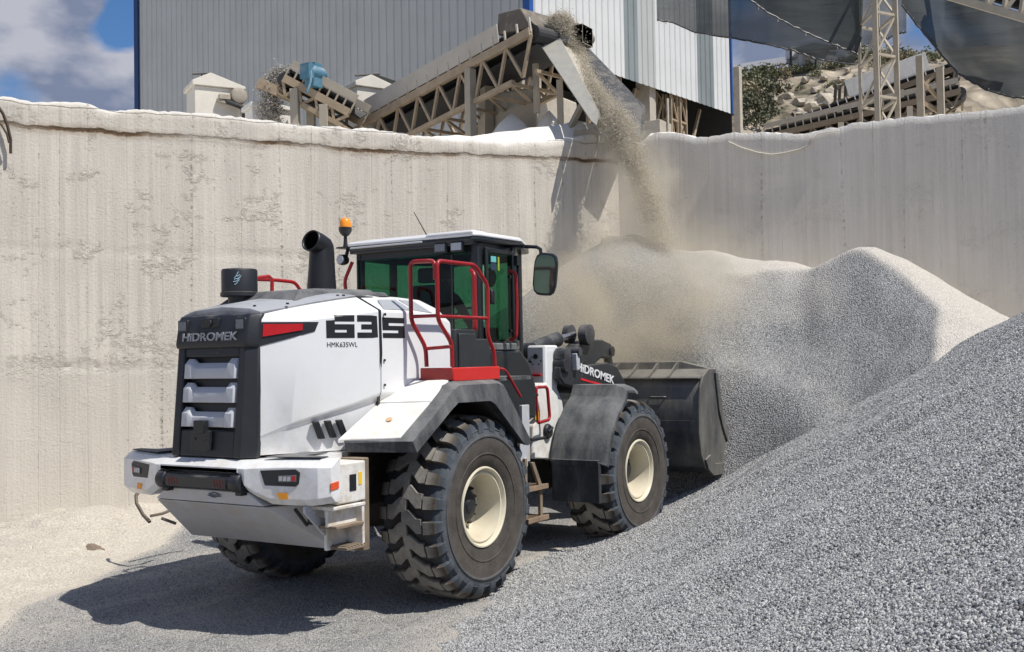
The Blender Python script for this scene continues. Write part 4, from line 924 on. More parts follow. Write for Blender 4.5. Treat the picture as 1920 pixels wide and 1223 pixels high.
# left side rails seen over the hood
Yl = .85
redtube([pp(469, 563, y=Yl), pp(476, 522, y=Yl), pp(504, 518, y=Yl), pp(510, 525, y=Yl), pp(510, 556, y=Yl)]); redtube([pp(478, 524, y=Yl+.3), pp(512, 525, y=Yl+.3), pp(553, 529, y=Yl+.3), pp(566, 549, y=Yl+.3)])
redtube([(.83, .90, 2.7), (.80, .92, 3.0), (.84, .84, 3.2)], .019, 'grab_bar')
b = MB(); b.box(-.40, .95, .85, 1.30, 1.93, 1.965); b.build('platform_deck', BLKD, LD)
# ------------------------------------------------------------------ cab
def glass_mat(name, col, refl=.06):
    m = bpy.data.materials.new(name); m.use_nodes = True; N, L = m.node_tree.nodes, m.node_tree.links; N.remove(N['Principled BSDF'])
    t = N.new('ShaderNodeBsdfTransparent'); t.inputs[0].default_value = (*col, 1); g = N.new('ShaderNodeBsdfGlossy'); g.inputs['Roughness'].default_value = .03
    fr = N.new('ShaderNodeFresnel'); fr.inputs[0].default_value = 1.45; ge = N.new('ShaderNodeNewGeometry'); iv = N.new('ShaderNodeMath'); iv.operation = 'SUBTRACT'; iv.inputs[0].default_value = 1; L.new(ge.outputs['Backfacing'], iv.inputs[1])
    mu = N.new('ShaderNodeMath'); mu.operation = 'MULTIPLY'; L.new(fr.outputs[0], mu.inputs[0]); L.new(iv.outputs[0], mu.inputs[1]); mx = N.new('ShaderNodeMixShader'); L.new(mu.outputs[0], mx.inputs[0]); L.new(t.outputs[0], mx.inputs[1]); L.new(g.outputs[0], mx.inputs[2])
    L.new(mx.outputs[0], N['Material Output'].inputs[0]); return m
GLASS = glass_mat('green_glass', (.40, .64, .53))
CABK = mat('cab_black', (.014, .017, .019), .35, dust=.06, var=.2, coat=.3)
FP = [(.84, .78), (.84, -.745), (.80, -.80), (1.50, -.80), (2.15, -.46), (2.22, 0), (2.15, .46), (1.50, .80), (.84, .80)]
ZB, ZT = 2.30, 3.30
cab = LD
def pillar(p, q, w, name='cab_pillar'):
    b = MB(); b.beam(p, q, w, w); return b.build(name, CABK, LD, bevel=.012)
b = MB()
for p, w in (((.87, .75), .07), ((.85, -.755), .09), ((1.47, -.78), .07), ((1.47, .78), .07), ((2.12, -.46), .07), ((2.12, .46), .07)):
    pillar((p[0], p[1], 1.9), (p[0], p[1], 3.3), w)
# rails top and bottom
def frame_loop(z0, z1, t, name, parent=LD, inset=0):
    pts = [(.84, .78), (.84, -.79), (1.50, -.80), (2.15, -.46), (2.15, .46), (1.50, .80)]
    b = MB(); n = len(pts)
    cx = 1.45
    outer = [V((p[0], p[1], 0)) for p in pts]; inner = [V((cx+(p[0]-cx)*(1-t), p[1]*(1-t), 0)) for p in pts]
    R_ = []
    for i in range(n): a, c = outer[i], inner[i]; R_.append([(a.x, a.y, z0), (a.x, a.y, z1), (c.x, c.y, z1), (c.x, c.y, z0)])
    R_.append(R_[0]); b.loft(R_, cap=False); return b.build(name, CABK, parent, bevel=.008)
frame_loop(3.20, 3.32, .10, 'cab_header'); frame_loop(1.75, 2.33, .12, 'cab_lower_body')
b = MB(); b.prism([(.86, .76), (.86, -.77), (1.48, -.78), (2.1, -.44), (2.1, .44), (1.48, .78)], 1.72, 1.80, 'z'); b.build('cab_floor', DARKM, LD)
def pane(poly, name='window', thick=.006, m=GLASS):
    b = MB(); n = len(poly); A = [V(p) for p in poly]; nn = (A[1]-A[0]).cross(A[2]-A[0]).normalized()*thick; B_ = [p-nn for p in A]
    b.add([*A, *B_], [tuple(range(n)), tuple(range(2*n-1, n-1, -1))]+[(i, (i+1) % n, (i+1) % n+n, i+n) for i in range(n)]); return b.build(name, m, LD)
pane([(.835, .76, 2.33), (.835, -.46, 2.33), (.835, -.46, 3.21), (.835, .76, 3.21)], 'rear_window')
b = MB(); b.box(.828, .85, -.475, -.455, 2.33, 3.2); b.build('window_seal', CABK, LD)
pane([(.835, -.475, 2.33), (.835, -.71, 2.33), (.835, -.71, 3.21), (.835, -.475, 3.21)], 'quarter_window')
pane([(1.5, .795, 2.33), (.87, .795, 2.33), (.87, .795, 3.21), (1.5, .795, 3.21)], 'left_window')
pane([(2.14, -.46, 2.0), (2.14, .46, 2.0), (2.14, .46, 3.21), (2.14, -.46, 3.21)], 'windscreen')
pane([(1.52, -.775, 2.33), (2.1, -.47, 2.33), (2.1, -.47, 3.21), (1.52, -.775, 3.21)], 'front_side_window'); pane([(1.52, .775, 2.33), (2.1, .47, 2.33), (2.1, .47, 3.21), (1.52, .775, 3.21)], 'front_side_window')
# door: frame + glass down low, handle
dr = MB(); y0, y1 = -.835, -.805
for (xa, xb, za, zb) in ((.90, .945, 2.26, 3.25), (1.405, 1.45, 2.26, 3.25), (.945, 1.405, 3.20, 3.25), (.945, 1.405, 2.26, 2.305)): dr.box(xa, xb, y0, y1, za, zb)
door = dr.build('cab_door', CABK, LD, bevel=.008)
pn = pane([(.94, -.818, 2.30), (1.41, -.818, 2.30), (1.41, -.818, 3.205), (.94, -.818, 3.205)], 'door_glass'); pn.parent = door
q = MB(); q.box(.955, 1.02, -.862, -.828, 2.68, 2.83); q.build('door_handle', LETT, door, bevel=.02)
q = MB(); q.box(1.0, 1.10, -.826, -.824, 3.11, 3.17); q.build('window_sticker', mat('cyan_sticker', (.15, .5, .5), .4), door)
q = MB(); q.box(1.13, 1.16, -.826, -.824, 3.03, 3.17); q.build('window_sticker', mat('lime_sticker', (.35, .42, .04), .4), door)
q = MB(); q.box(1.0, 1.09, -.826, -.824, 3.03, 3.10); q.build('window_sticker', mat('navy_sticker', (.03, .05, .10), .4), door)
for (x, z) in ((1.36, 2.98), (1.36, 2.42)):
    q = MB(); q.lathe([(.016, -.835), (.012, -.82)], c=(x, 0, z), axis='y', n=10); q.build('door_bolt', LETT, door)
# oval inner mirror seen in the door glass
q = MB(); q.lathe([(.0, .0), (.085, .0), (.085, .012), (.0, .012)], c=(0, 0, 0), axis='x', n=24); im = q.build('inner_mirror', mat('mirror_back', (.05, .08, .07), .3), LD); im.location = (1.30, -.62, 2.98); im.scale = (1, .8, 1.2)
# roof
b = MB()
pts = [(.72, .80), (.72, -.80), (.80, -.84), (1.55, -.86), (2.28, -.52), (2.38, 0), (2.28, .52), (1.55, .86), (.80, .84)]
def ringz(k, z): return [(1.45+(x-1.45)*k, y*k, z) for x, y in pts]
b.loft([ringz(.985, 3.352), ringz(1.0, 3.356), ringz(1.0, 3.378), ringz(.97, 3.40), ringz(.80, 3.425), ringz(.4, 3.44)])
b.build('cab_roof', WHITE, LD, bevel=.006, smooth=30)
b = MB(); b.hexa([(.71, -.80, 3.385), (1.0, -.80, 3.385), (1.0, -.22, 3.385), (.71, -.22, 3.385), (.73, -.79, 3.415), (1.0, -.76, 3.42), (1.0, -.26, 3.42), (.73, -.24, 3.415)]); b.build('roof_hump', WHITE, LD, bevel=.012)
b = MB(); b.loft([ringz(.985, 3.30), ringz(.992, 3.325), ringz(.985, 3.351)]); b.build('roof_edge', CABK, LD, bevel=.004)
b = MB(); b.box(.735, .85, -.79, .79, 3.27, 3.335); b.box(.72, .76, -.79, .79, 3.315, 3.335); b.build('roof_gutter', CABK, LD, bevel=.008)
b = MB(); b.tube([(.716, .76, 3.33), (.716, -.18, 3.335)], .010, 8); b.build('roof_trim', SILVER, LD)
for y in (-.40, -.60):
    q = MB(); q.box(.72, .79, y-.08, y+.08, 3.205, 3.31); k = q.build('cab_work_lamp', LETT, LD, bevel=.012)
    q = MB(); q.box(.713, .719, y-.062, y+.062, 3.222, 3.295); q.build('lamp_lens', LAMPG if y < -.5 else mat('dim_lens2', (.2, .21, .23), .2, var=.2, scale=60), k)
# beacon on its bracket, left rear corner; small lamp below
b = MB(); b.box(.74, .96, .80, .98, 3.345, 3.36); b.lathe([(.028, 3.36), (.022, 3.40), (.018, 3.48)], c=(.80, .90, 0), n=12); b.lathe([(.03, 3.48), (.05, 3.50), (.068, 3.53), (.072, 3.57), (.06, 3.575)], c=(.80, .90, 0), n=20)
bk = b.build('beacon_bracket', LETT, LD, smooth=40)
b = MB(); b.lathe([(.062, 3.572), (.063, 3.61), (.058, 3.645), (.042, 3.668), (.015, 3.678)], c=(.80, .90, 0), n=24); b.build('beacon', AMBER, bk, smooth=50)
b = MB(); b.lathe([(.03, .70), (.055, .72), (.06, .76), (.05, .80), (.02, .82)], c=(0, .90, 3.22), axis='x', n=20); b.beam((.76, .88, 3.2), (.80, .86, 3.35), .03); k = b.build('cab_work_lamp', LETT, LD, smooth=40)
b = MB(); b.lathe([(.0, .698), (.045, .700), (.045, .71), (.0, .71)], c=(0, .90, 3.22), axis='x', n=20); b.build('lamp_lens', LAMPG, k)
b = MB(); b.tube([(.95, -.13, 3.34), (.80, -.02, 3.66)], [.007, .004], 6); b.lathe([(.025, 3.33), (.02, 3.40)], c=(.95, -.13, 0), n=10)
b.build('antenna', LETT, LD)
# mirrors and arms
b = MB(); b.beam((1.38, -.80, 3.30), (1.30, -1.05, 3.275), .05, .03); b.tube([(1.32, -1.0, 3.28), (1.28, -1.20, 3.255), (1.20, -1.29, 3.22), (1.20, -1.30, 3.10)], .018, 8)
b.box(1.42, 1.50, -.88, -.80, 3.10, 3.20)
ma = b.build('mirror_arm', LETT, LD, smooth=40)
def mirror(c, ax, parent):
    b = MB(); n = 24; R_ = []
    for d_, k in ((-.035, .80), (-.02, .97), (0, 1), (.012, 1), (.014, .93)):
        ring = []
        for i in range(n):
            a = 2*math.pi*i/n; ex = 4; cu, su = math.cos(a), math.sin(a); r_ = (abs(cu)**ex+abs(su)**ex)**(-1/ex)
            ring.append((d_, cu*r_*.125*k, su*r_*.215*k))
        R_.append(ring)
    b.loft(R_); o = b.build('mirror', CABK, parent, smooth=40); o.location = c; o.rotation_euler = ax
    b = MB(); n = 24; ring = []
    for dd in (-.037, -.034):
        rg = []
        for i in range(n):
            a = 2*math.pi*i/n; cu, su = math.cos(a), math.sin(a); r_ = (abs(cu)**4+abs(su)**4)**(-.25); rg.append((dd, cu*r_*.105, su*r_*.19))
        ring.append(rg)
    b.loft(ring); b.build('mirror_glass', mat('mirror_glass', (.09, .14, .12), .06, .7, var=.1), o, smooth=40)
    return o
mirror((1.22, -1.33, 2.97), (R(7), R(-3), R(12)), ma)
# side body below the door
b = MB(); b.prism([(.20, 1.97), (.20, 2.42), (.55, 2.42), (.56, 2.33), (.80, 2.33), (.80, 1.97)], -.93, -.62, 'y'); b.box(.24, .52, -.95, -.93, 2.02, 2.38); b.build('side_box', mat('box_black', (.03, .034, .038), .45, dust=.1), LD, bevel=.015)
b = MB(); b.prism([(.86, 1.5), (.86, 2.22), (1.50, 2.22), (1.66, 2.1), (1.80, 1.85), (1.80, 1.5)], -.86, -.5, 'y'); b.build('cab_skirt', CABK, LD, bevel=.03, seg=3)
b = MB(); b.prism([(.75, 2.22), (1.42, 2.22), (1.42, 2.29), (.75, 2.29)], -.86, -.80, 'y'); b.build('door_step', mat('sill_grey', (.12, .13, .13), .35, dust=.5, dustcol=(.4, .38, .35)), LD, bevel=.01)
# seat, wheel, console
SEATM = mat('seat_fabric', (.012, .013, .015), .9)
b = MB(); b.box(1.15, 1.62, -.24, .26, 2.18, 2.30); b.box(1.2, 1.55, -.15, .15, 1.80, 2.18); b.build('seat_cushion', SEATM, LD, bevel=.04)
b = MB(); b.hexa([(1.12, -.24, 2.28), (1.24, -.24, 2.28), (1.24, .26, 2.28), (1.12, .26, 2.28), (1.02, -.20, 2.92), (1.12, -.20, 2.92), (1.12, .22, 2.92), (1.02, .22, 2.92)]); b.build('seat_back', SEATM, LD, bevel=.04)
b = MB(); b.box(1.02, 1.11, -.10, .12, 2.94, 3.10); b.build('headrest', SEATM, LD, bevel=.03)
b = MB(); b.box(1.9, 2.08, -.22, .22, 1.8, 2.48); b.tube([(1.95, 0, 2.3), (1.80, 0, 2.55)], .03, 8); b.build('console', SEATM, LD, bevel=.03)
b = MB(); b.tube([(1.78+.07*math.sin(a), .19*math.cos(a), 2.56+.18*math.sin(a)*.8) for a in [i*math.pi/10 for i in range(20)]], .014, 8, closed=True); b.build('steering_wheel', SEATM, LD, smooth=60)
# ---- the driver (seated, hands on the wheel)
def skin_fig(name, verts, edges, rad, m, parent=None, sub=2):
    me = bpy.data.meshes.new(name); me.from_pydata(verts, edges, []); o = bpy.data.objects.new(name, me); S.collection.objects.link(o)
    md = o.modifiers.new('skin', 'SKIN'); md.use_smooth_shade = True
    if not me.skin_vertices: 
        bm = bmesh.new(); bm.from_mesh(me); bm.verts.layers.skin.verify(); bm.to_mesh(me); bm.free()
    for i, r in enumerate(rad): me.skin_vertices[0].data[i].radius = (r, r) if not isinstance(r, tuple) else r
    me.skin_vertices[0].data[0].use_root = True
    sd = o.modifiers.new('sub', 'SUBSURF'); sd.levels = sub; sd.render_levels = sub
    me.materials.append(m)
    if parent: o.parent = parent
    return o
SKINM = mat('skin', (.34, .19, .13), .6); CLOTH = mat('dark_work_clothes', (.012, .013, .018), .9, var=.3); HAIR = mat('dark_hair', (.012, .009, .008), .7)
PB = (1.28, .01, 0)
def w_(x, y, z): return (PB[0]+x, PB[1]+y, z)
vv = [w_(0, 0, 2.36), w_(-.01, 0, 2.50), w_(.0, 0, 2.66), w_(.02, 0, 2.80), w_(.04, 0, 2.87), w_(.06, 0, 2.94), w_(.075, 0, 3.01), w_(.07, 0, 3.07)]
ee = [(i, i+1) for i in range(7)]; rd = [.15, (.14, .12), (.16, .12), (.13, .10), .055, .052, (.078, .088), (.072, .082)]
def chain(start, pts, rs):
    k = start
    for p, r in zip(pts, rs): vv.append(w_(*p)); rd.append(r); ee.append((k, len(vv)-1)); k = len(vv)-1
    return k
for s in (-1, 1):
    e = chain(3, [(.02, s*.19, 2.78), (.09, s*.25, 2.62), (.16, s*.27, 2.52), (.33, s*.22, 2.57), (.43, s*.17, 2.61)], [.062, .05, .043, .036, .026])
    chain(e, [(.475, s*.165, 2.63)], [(.038, .018)])
    e2 = len(vv)-1
    for k, (dx, dy) in enumerate(((.0, -.028), (.008, -.010), (.008, .010), (.0, .028))): chain(e2, [(.512+dx, s*.165+dy, 2.635), (.535+dx, s*.165+dy, 2.60)], [.009, .008])
    chain(e2, [(.47, s*.165-s*.035, 2.60), (.495, s*.165-s*.045, 2.585)], [.010, .009])
    k = chain(0, [(.10, s*.10, 2.33), (.45, s*.13, 2.36), (.52, s*.13, 2.15), (.55, s*.12, 1.92), (.68, s*.12, 1.86)], [.10, .07, .06, .045, .04])
per = skin_fig('person', vv, ee, rd, CLOTH); tag(per, 'driver in dark clothes seated in the cab with both hands on the steering wheel', 'person')
# head: a shaped shell with face features over the figure's skull
bm = bmesh.new(); bmesh.ops.create_uvsphere(bm, u_segments=24, v_segments=18, radius=1)
for v in bm.verts:
    x, y, z = v.co; nx = .10*x; ny = .078*y*(1-.22*max(0, -z)); nz = .125*z
    if x > .3 and abs(y) < .25 and -.35 < z < .15: nx += .022*(1-abs(y)/.25)*(1-abs(z+.15)/.4)    # nose
    if x > .5 and abs(z-.08) < .16 and .2 < abs(y) < .55: nx -= .008
    if x > .4 and abs(z+.5) < .1 and abs(y) < .35: nx += .005
    v.co = (nx, ny, nz)
me = bpy.data.meshes.new('face'); bm.to_mesh(me); bm.free(); me.shade_smooth(); me.materials.append(SKINM); fo = bpy.data.objects.new('face', me); S.collection.objects.link(fo); fo.parent = per; fo.location = w_(.085, 0, 3.035)
bm = bmesh.new(); bmesh.ops.create_uvsphere(bm, u_segments=24, v_segments=18, radius=1)
for v in list(bm.verts):
    x, y, z = v.co
    if x > .45 and z < .45 or z < -.45: bm.verts.remove(v); continue
    v.co = (.106*x-.004, .086*y, .128*z+.006)
me = bpy.data.meshes.new('hair'); bm.to_mesh(me); bm.free(); me.shade_smooth(); me.materials.append(HAIR); ho = bpy.data.objects.new('hair', me); S.collection.objects.link(ho); ho.parent = per; ho.location = fo.location
md = ho.modifiers.new('s', 'SOLIDIFY'); md.thickness = .008
b = MB()
for s in (-1, 1): b.lathe([(.004, .0), (.022, .006), (.026, .014), (.0, .016)], c=(fo.location.x-.005, fo.location.y+s*.078-.008, fo.location.z-.005), axis='y', n=12)
b.build('ears', SKINM, per, smooth=60)
b = MB()
for s in (-1, 1): b.lathe([(.0, -.004), (.011, .0), (.008, .006), (.0, .008)], c=(fo.location.x+.088, fo.location.y+s*.030, fo.location.z+.012), axis='x', n=10)
b.build('eyes', mat('eye_dark', (.03, .02, .02), .2), per, smooth=60)

# ------------------------------------------------------------------ rear fenders
def fender(s):
    # stations: crest (x,y,z), lower outer edge (x,y,z)
    T = [((-1.385, .92, 1.495), (-1.375, .93, 1.40)), ((-1.115, 1.30, 1.505), (-1.06, 1.41, 1.385)), ((-.69, 1.30, 1.775), (-.80, 1.43, 1.57)), ((-.50, 1.30, 1.915), (-.60, 1.44, 1.71)), ((-.40, 1.30, 1.955), (-.50, 1.44, 1.765)),
         ((.24, 1.30, 1.955), (-.0, 1.44, 1.76)), ((.36, 1.30, 1.93), (.08, 1.44, 1.73)), ((.74, 1.32, 1.40), (.56, 1.44, 1.345)), ((.76, 1.32, 1.34), (.66, 1.43, 1.31))]
    b = MB(); R_ = []
    for i, (c, e) in enumerate(T):
        k = 0 if i == 0 else 1
        c = V((c[0], s*c[1], c[2])); e = V((e[0], s*e[1], e[2])); out = V((0, s*.10*k, 0)); inn = V((0, -s*.28*k, -.01))
        mid = V((c.x+(e.x-c.x)*.22, s*(abs(c.y)+.10*k), c.z+(e.z-c.z)*.22-.0))
        low_in = e+V((0, -s*.07*k, .012)); deep = V((e.x, s*(abs(e.y)-.40*k), e.z+.03))
        R_.append([tuple(p) for p in (c+inn, c, mid, e, low_in, deep)])
    b.loft(R_); fl = b.build('fender_flare', BLKD, LD, bevel=.014, smooth=25)
    w = MB(); def_ = lambda x, y, z: (x, s*y, z)
    lo = [def_(-1.40, .86, 1.502), def_(-1.12, 1.285, 1.512), def_(-.70, 1.285, 1.782), def_(-.93, .90, 1.775)]
    w.hexa([(x, y, z-.03) for x, y, z in lo]+lo)
    wl = w.build('fender_panel', WHITED, LD, bevel=.006)
    w = MB(); up = [def_(-.92, .90, 1.785), def_(-.69, 1.285, 1.792), def_(-.41, 1.285, 1.965), def_(-.50, .90, 1.955)]
    w.hexa([(x, y, z-.03) for x, y, z in up]+up); w.build('fender_panel', WHITED, LD, bevel=.006)
    w = MB(); w.box(-.48, .3, min(s*.86, s*1.26), max(s*.86, s*1.26), 1.91, 1.925); w.build('fender_top', BLKD, LD)
    w = MB(); w.prism([(-.93, 1.40), (-.93, 1.77), (-.5, 1.94), (.3, 1.92), (.3, 1.5), (-.5, 1.6)], min(s*.86, s*.90), max(s*.86, s*.90), 'y'); w.build('inner_wing', DARKM, LD)
    u = MB(); u.loft([[(x, s*.62, z) for x, z in ((-1.0, 1.50), (-.55, 1.80), (.05, 1.80), (.58, 1.40), (.62, 1.1))], [(x, s*1.36, z) for x, z in ((-1.0, 1.44), (-.52, 1.77), (.03, 1.775), (.57, 1.36), (.62, 1.1))]], closed=False, cap=False)
    u.build('fender_liner', DARKM, LD, solid=.012)
    return wl
fender(-1); fender(1)
b = MB(); b.lathe([(.030, 0), (.030, .003)], n=16); k = b.build('round_sticker', mat('faded_orange', (.62, .42, .25), .6, var=.2, scale=30), LD); k.location = (-1.03, -1.10, 1.648); k.rotation_euler = (R(4), R(-31), 0)
# ---- side box, steps and flap between bumper and rear wheel
b = MB(); b.box(-1.74, -1.40, -1.15, -.9, 1.03, 1.345); bx = b.build('battery_box', WHITED, LD, bevel=.012)
b = MB(); b.box(-1.60, -1.52, -1.156, -1.148, 1.12, 1.25); b.build('box_latch', LETT, bx, bevel=.006); b = MB(); b.box(-1.49, -1.45, -1.1545, -1.15, 1.16, 1.26); b.build('box_sticker', YEL, bx)
b = MB(); b.box(-1.80, -1.42, -1.165, -.9, .99, 1.02); b.box(-1.80, -1.42, -1.10, -1.07, .86, .99); b.build('box_shelf', WHITED, LD, bevel=.008)
b = MB(); b.prism([(-1.93, 1.03), (-1.86, 1.035), (-1.80, .95), (-1.60, .86), (-1.30, .70), (-1.26, .64), (-1.36, .60), (-1.62, .70), (-1.93, .98)], -.99, -.965, 'y')
for x, z in ((-1.88, 1.0), (-1.83, .98), (-1.38, .66), (-1.33, .66)): b.lathe([(.014, -1.0), (.012, -.985)], c=(x, 0, z), axis='y', n=8)
b.build('step_bracket', SILVER, LD, bevel=.004)
b = MB(); b.box(-1.46, -1.43, -1.16, -1.0, .66, 1.02); b.box(-1.70, -1.43, -1.0, -.97, .66, 1.02); b.build('step_side', WHITED, LD, bevel=.005)
b = MB(); b.box(-1.78, -1.45, -1.17, -.98, .845, .87); b.box(-1.66, -1.42, -1.17, -.98, .665, .69)
for k in range(6): b.box(-1.64+k*.038, -1.625+k*.038, -1.175, -.98, .69, .70)
b.build('step', MUD, LD, bevel=.004)
b = MB(); b.box(-1.40, -1.32, -1.12, -.45, .62, 1.36); b.box(-1.30, -1.0, -.66, -.63, .62, 1.5); b.build('mud_guard_plate', MUD, LD, bevel=.008)
b = MB(); b.tube([(-1.9, -.86, 1.0), (-1.75, -.84, .86), (-1.68, -.86, .92)], .015, 6); b.lathe([(.04, -.90), (.045, -.86)], c=(-1.72, 0, .90), axis='y', n=14); b.build('hose', LETT, LD, smooth=50)
# ------------------------------------------------------------------ middle: ladder, loop rail, tower, boom
b = MB()
b.box(.98, 1.02, -1.20, -1.17, .52, 1.15); b.prism([(1.26, .52), (1.31, .52), (1.31, .85), (1.16, 1.10), (1.10, 1.10), (1.26, .83)], -1.20, -1.17, 'y'); b.box(.98, 1.02, -.95, -.92, .60, 1.15)
b.build('ladder_frame', MUD, LD, bevel=.004)
b = MB()
for z in (.53, .84):
    b.box(.96, 1.36, -1.24, -1.22, z-.015, z+.03); b.box(.96, 1.36, -.96, -.94, z-.015, z+.03)
    for k in range(9): b.box(.97+k*.046, .985+k*.046, -1.22, -.96, z-.005, z+.025)
    for k in range(3): b.box(.96, 1.36, -1.17+k*.07, -1.155+k*.07, z-.005, z+.015)
b.build('ladder_step', mat('step_rust', (.26, .18, .12), .85, dust=.5, dustcol=(.42, .32, .22), var=.3), LD)
b = MB(); b.box(.96, 1.10, -1.16, -1.13, 1.06, 1.38); b.box(1.24, 1.38, -1.02, -.98, 1.08, 1.66); b.lathe([(.016, -1.17), (.016, -1.15)], c=(1.03, 0, 1.30), axis='y', n=8); b.lathe([(.016, -1.17), (.016, -1.15)], c=(1.05, 0, 1.14), axis='y', n=8)
b.build('ladder_bracket', SILVER, LD, bevel=.006)
redtube([(1.86, -.82, 1.76), (1.86, -.82, 1.82), (2.10, -.82, 1.82), (2.14, -.82, 1.5), (2.12, -.82, 1.46), (1.90, -.82, 1.44)], .018, 'handrail')
redtube([(1.86, -.82, 1.80), (1.88, -.82, 1.44)], .014, 'handrail')
b = MB(); b.tube([(1.55, -.82, 1.74), (1.88, -.82, 1.74)], .018, 8); b.tube([(1.72, -.82, 1.27), (2.02, -.82, 1.27)], .018, 8); b.build('rail_support', LETT, LD)
for s in (-1, 1):
    b = MB(); y0, y1 = sorted((s*.20, s*.45))
    b.prism([(2.72, 2.28), (3.0, 2.28), (3.06, 2.20), (3.02, 1.98), (2.98, 1.78), (3.10, 1.62), (3.16, 1.40), (3.1, 1.0), (2.75, .95), (2.45, 1.05), (2.35, 1.45), (2.62, 1.70), (2.72, 1.85)], y0, y1, 'y')
    b.build('lift_tower', WHITE, LD, bevel=.02)
b = MB(); b.box(2.695, 2.715, -.43, -.22, 1.60, 2.26); k = b.build('tower_panel', SILVER, LD, bevel=.006)
b = MB(); b.box(2.66, 2.70, -.41, -.24, 1.92, 1.95); b.build('panel_handle', RED, k, bevel=.006)
b = MB(); b.lathe([(.03, 2.685), (.03, 2.70)], c=(0, -.33, 2.15), axis='x', n=12); b.build('panel_plug', LETT, k)
b = MB()
for (y, z) in ((-.37, 2.06), (-.29, 2.06), (-.40, 2.10), (-.28, 2.14)): b.lathe([(.008, 2.685), (.008, 2.70)], c=(0, y, z), axis='x', n=8)
b.each('panel_bolt', LETT, k, n=16)
b = MB(); b.prism([(1.95, 1.05), (2.40, 1.0), (2.60, 1.30), (2.55, 1.70), (2.30, 1.86), (2.05, 1.80), (2.15, 1.55), (2.0, 1.4)], -.70, -.46, 'y'); hb = b.build('front_side_plate', WHITED, LD, bevel=.015)
b = MB(); b.box(2.02, 2.12, -.712, -.70, 1.46, 1.56); b.build('plate_sticker', YEL, hb)
b = MB(); b.lathe([(.07, -.74), (.085, -.72), (.085, -.70)], c=(2.28, 0, 1.32), axis='y', n=20); b.tube([(2.24, -.74, 1.32), (2.33, -.745, 1.36)], .018, 6); b.build('hose_port', LETT, hb, smooth=40)
# hinge column and hoses between cab and tower
b = MB(); b.box(1.9, 2.75, -.36, .36, 1.45, 1.62); b.prism([(1.8, 1.5), (2.6, 1.5), (2.65, 1.9), (2.2, 2.05), (1.85, 1.9)], -.20, .20, 'y'); b.build('front_deck', DARKM, LD, bevel=.02)
b = MB()
for k in range(5):
    y = -.30+k*.07; b.tube([(2.35, y, 1.6), (2.45, y, 1.95+.03*k), (2.62, y*.9, 2.12), (2.8, y*.8, 2.05)], .018, 8)
b.each('hydraulic_hose', LETT, LD, n=32, smooth=60)
BOOM = mat('boom_black', (.025, .028, .033), .42, dust=.18, dustcol=(.3, .28, .25), var=.2)
for s in (-1, 1):
    b = MB(); y0, y1 = sorted((s*.47, s*.56))
    b.prism([(2.86, 2.02), (3.0, 2.10), (3.5, 2.03), (4.1, 2.06), (4.36, 2.00), (4.58, 1.80), (4.95, 1.15), (5.0, .95), (4.88, .80), (4.72, .88), (4.35, 1.45), (4.1, 1.62), (3.5, 1.72), (2.95, 1.82), (2.85, 1.90)], y0, y1, 'y')
    bo = b.build('lift_arm', BOOM, LD, bevel=.015)
    if s < 0:
        text('HiDROMEK', 'arm_lettering', LETW, (3.24, -.566, 1.985), (1, 0, -.20), (.2, 0, 1), .14, bo, bold=.003, sx=1.42, depth=.003)
        c_ = MB(); c_.hexa([(3.35, -.566, 1.86), (4.02, -.566, 1.755), (4.02, -.56, 1.755), (3.35, -.56, 1.86), (3.35, -.566, 1.885), (4.02, -.566, 1.78), (4.02, -.56, 1.78), (3.35, -.56, 1.885)]); c_.build('arm_stripe', mat('stripe_bright_red', (.65, .02, .03), .35), bo)
    b = MB(); b.tube([(2.7, s*.35, 1.15), (3.5, s*.40, 1.45)], .075, 14); b.build('lift_cylinder', BOOM, LD, smooth=40); b = MB(); b.tube([(3.5, s*.40, 1.45), (4.1, s*.44, 1.68)], .04, 12); b.build('lift_rod', STEEL, LD, smooth=40)
b = MB(); b.lathe([(.12, -.50), (.12, .50)], c=(4.0, 0, 1.80), axis='y', n=20); b.lathe([(.09, -.60), (.10, -.58), (.10, .58), (.09, .60)], c=(2.97, 0, 2.05), axis='y', n=18); b.build('boom_cross_tube', BOOM, LD, smooth=40)
# pivot caps on the tower, bell crank, tilt cylinder
b = MB(); b.lathe([(.02, -.62), (.085, -.60), (.09, -.56), (.09, -.46)], c=(2.98, 0, 2.16), axis='y', n=20); b.lathe([(.05, -.64), (.055, -.5)], c=(3.22, 0, 2.20), axis='y', n=16); b.build('pivot_cap', mat('greasy_steel', (.10, .105, .11), .35, .5, dust=.15), LD, smooth=40)
b = MB(); b.box(3.16, 3.24, -.62, -.55, 1.98, 2.18); b.build('pin_lock', SILVER, LD, bevel=.01)
b = MB(); y0, y1 = -.22, -.04
b.prism([(3.62, 1.88), (3.50, 2.02), (3.55, 2.16), (3.80, 2.22), (4.05, 2.33), (4.35, 2.36), (4.62, 2.36), (4.86, 2.31), (5.0, 2.22), (4.98, 2.14), (4.85, 2.11), (4.6, 2.12), (4.42, 2.05), (4.25, 1.9), (3.95, 1.80)], y0, y1, 'y')
bc = b.build('bell_crank', BOOM, LD, bevel=.02); b = MB(); b.lathe([(.06, -.25), (.06, -.01)], c=(4.86, 0, 2.21), axis='y', n=16); b.lathe([(.06, -.25), (.06, -.01)], c=(4.05, 0, 2.02), axis='y', n=16); b.build('crank_pin', BLACK, bc, smooth=40)
b = MB(); b.tube([(2.9, -.05, 2.20), (3.65, -.08, 2.36)], .095, 18); b.lathe([(.12, -.17), (.12, .05)], c=(2.9, 0, 2.2), axis='y', n=16); b.build('tilt_cylinder', BOOM, LD, smooth=40)
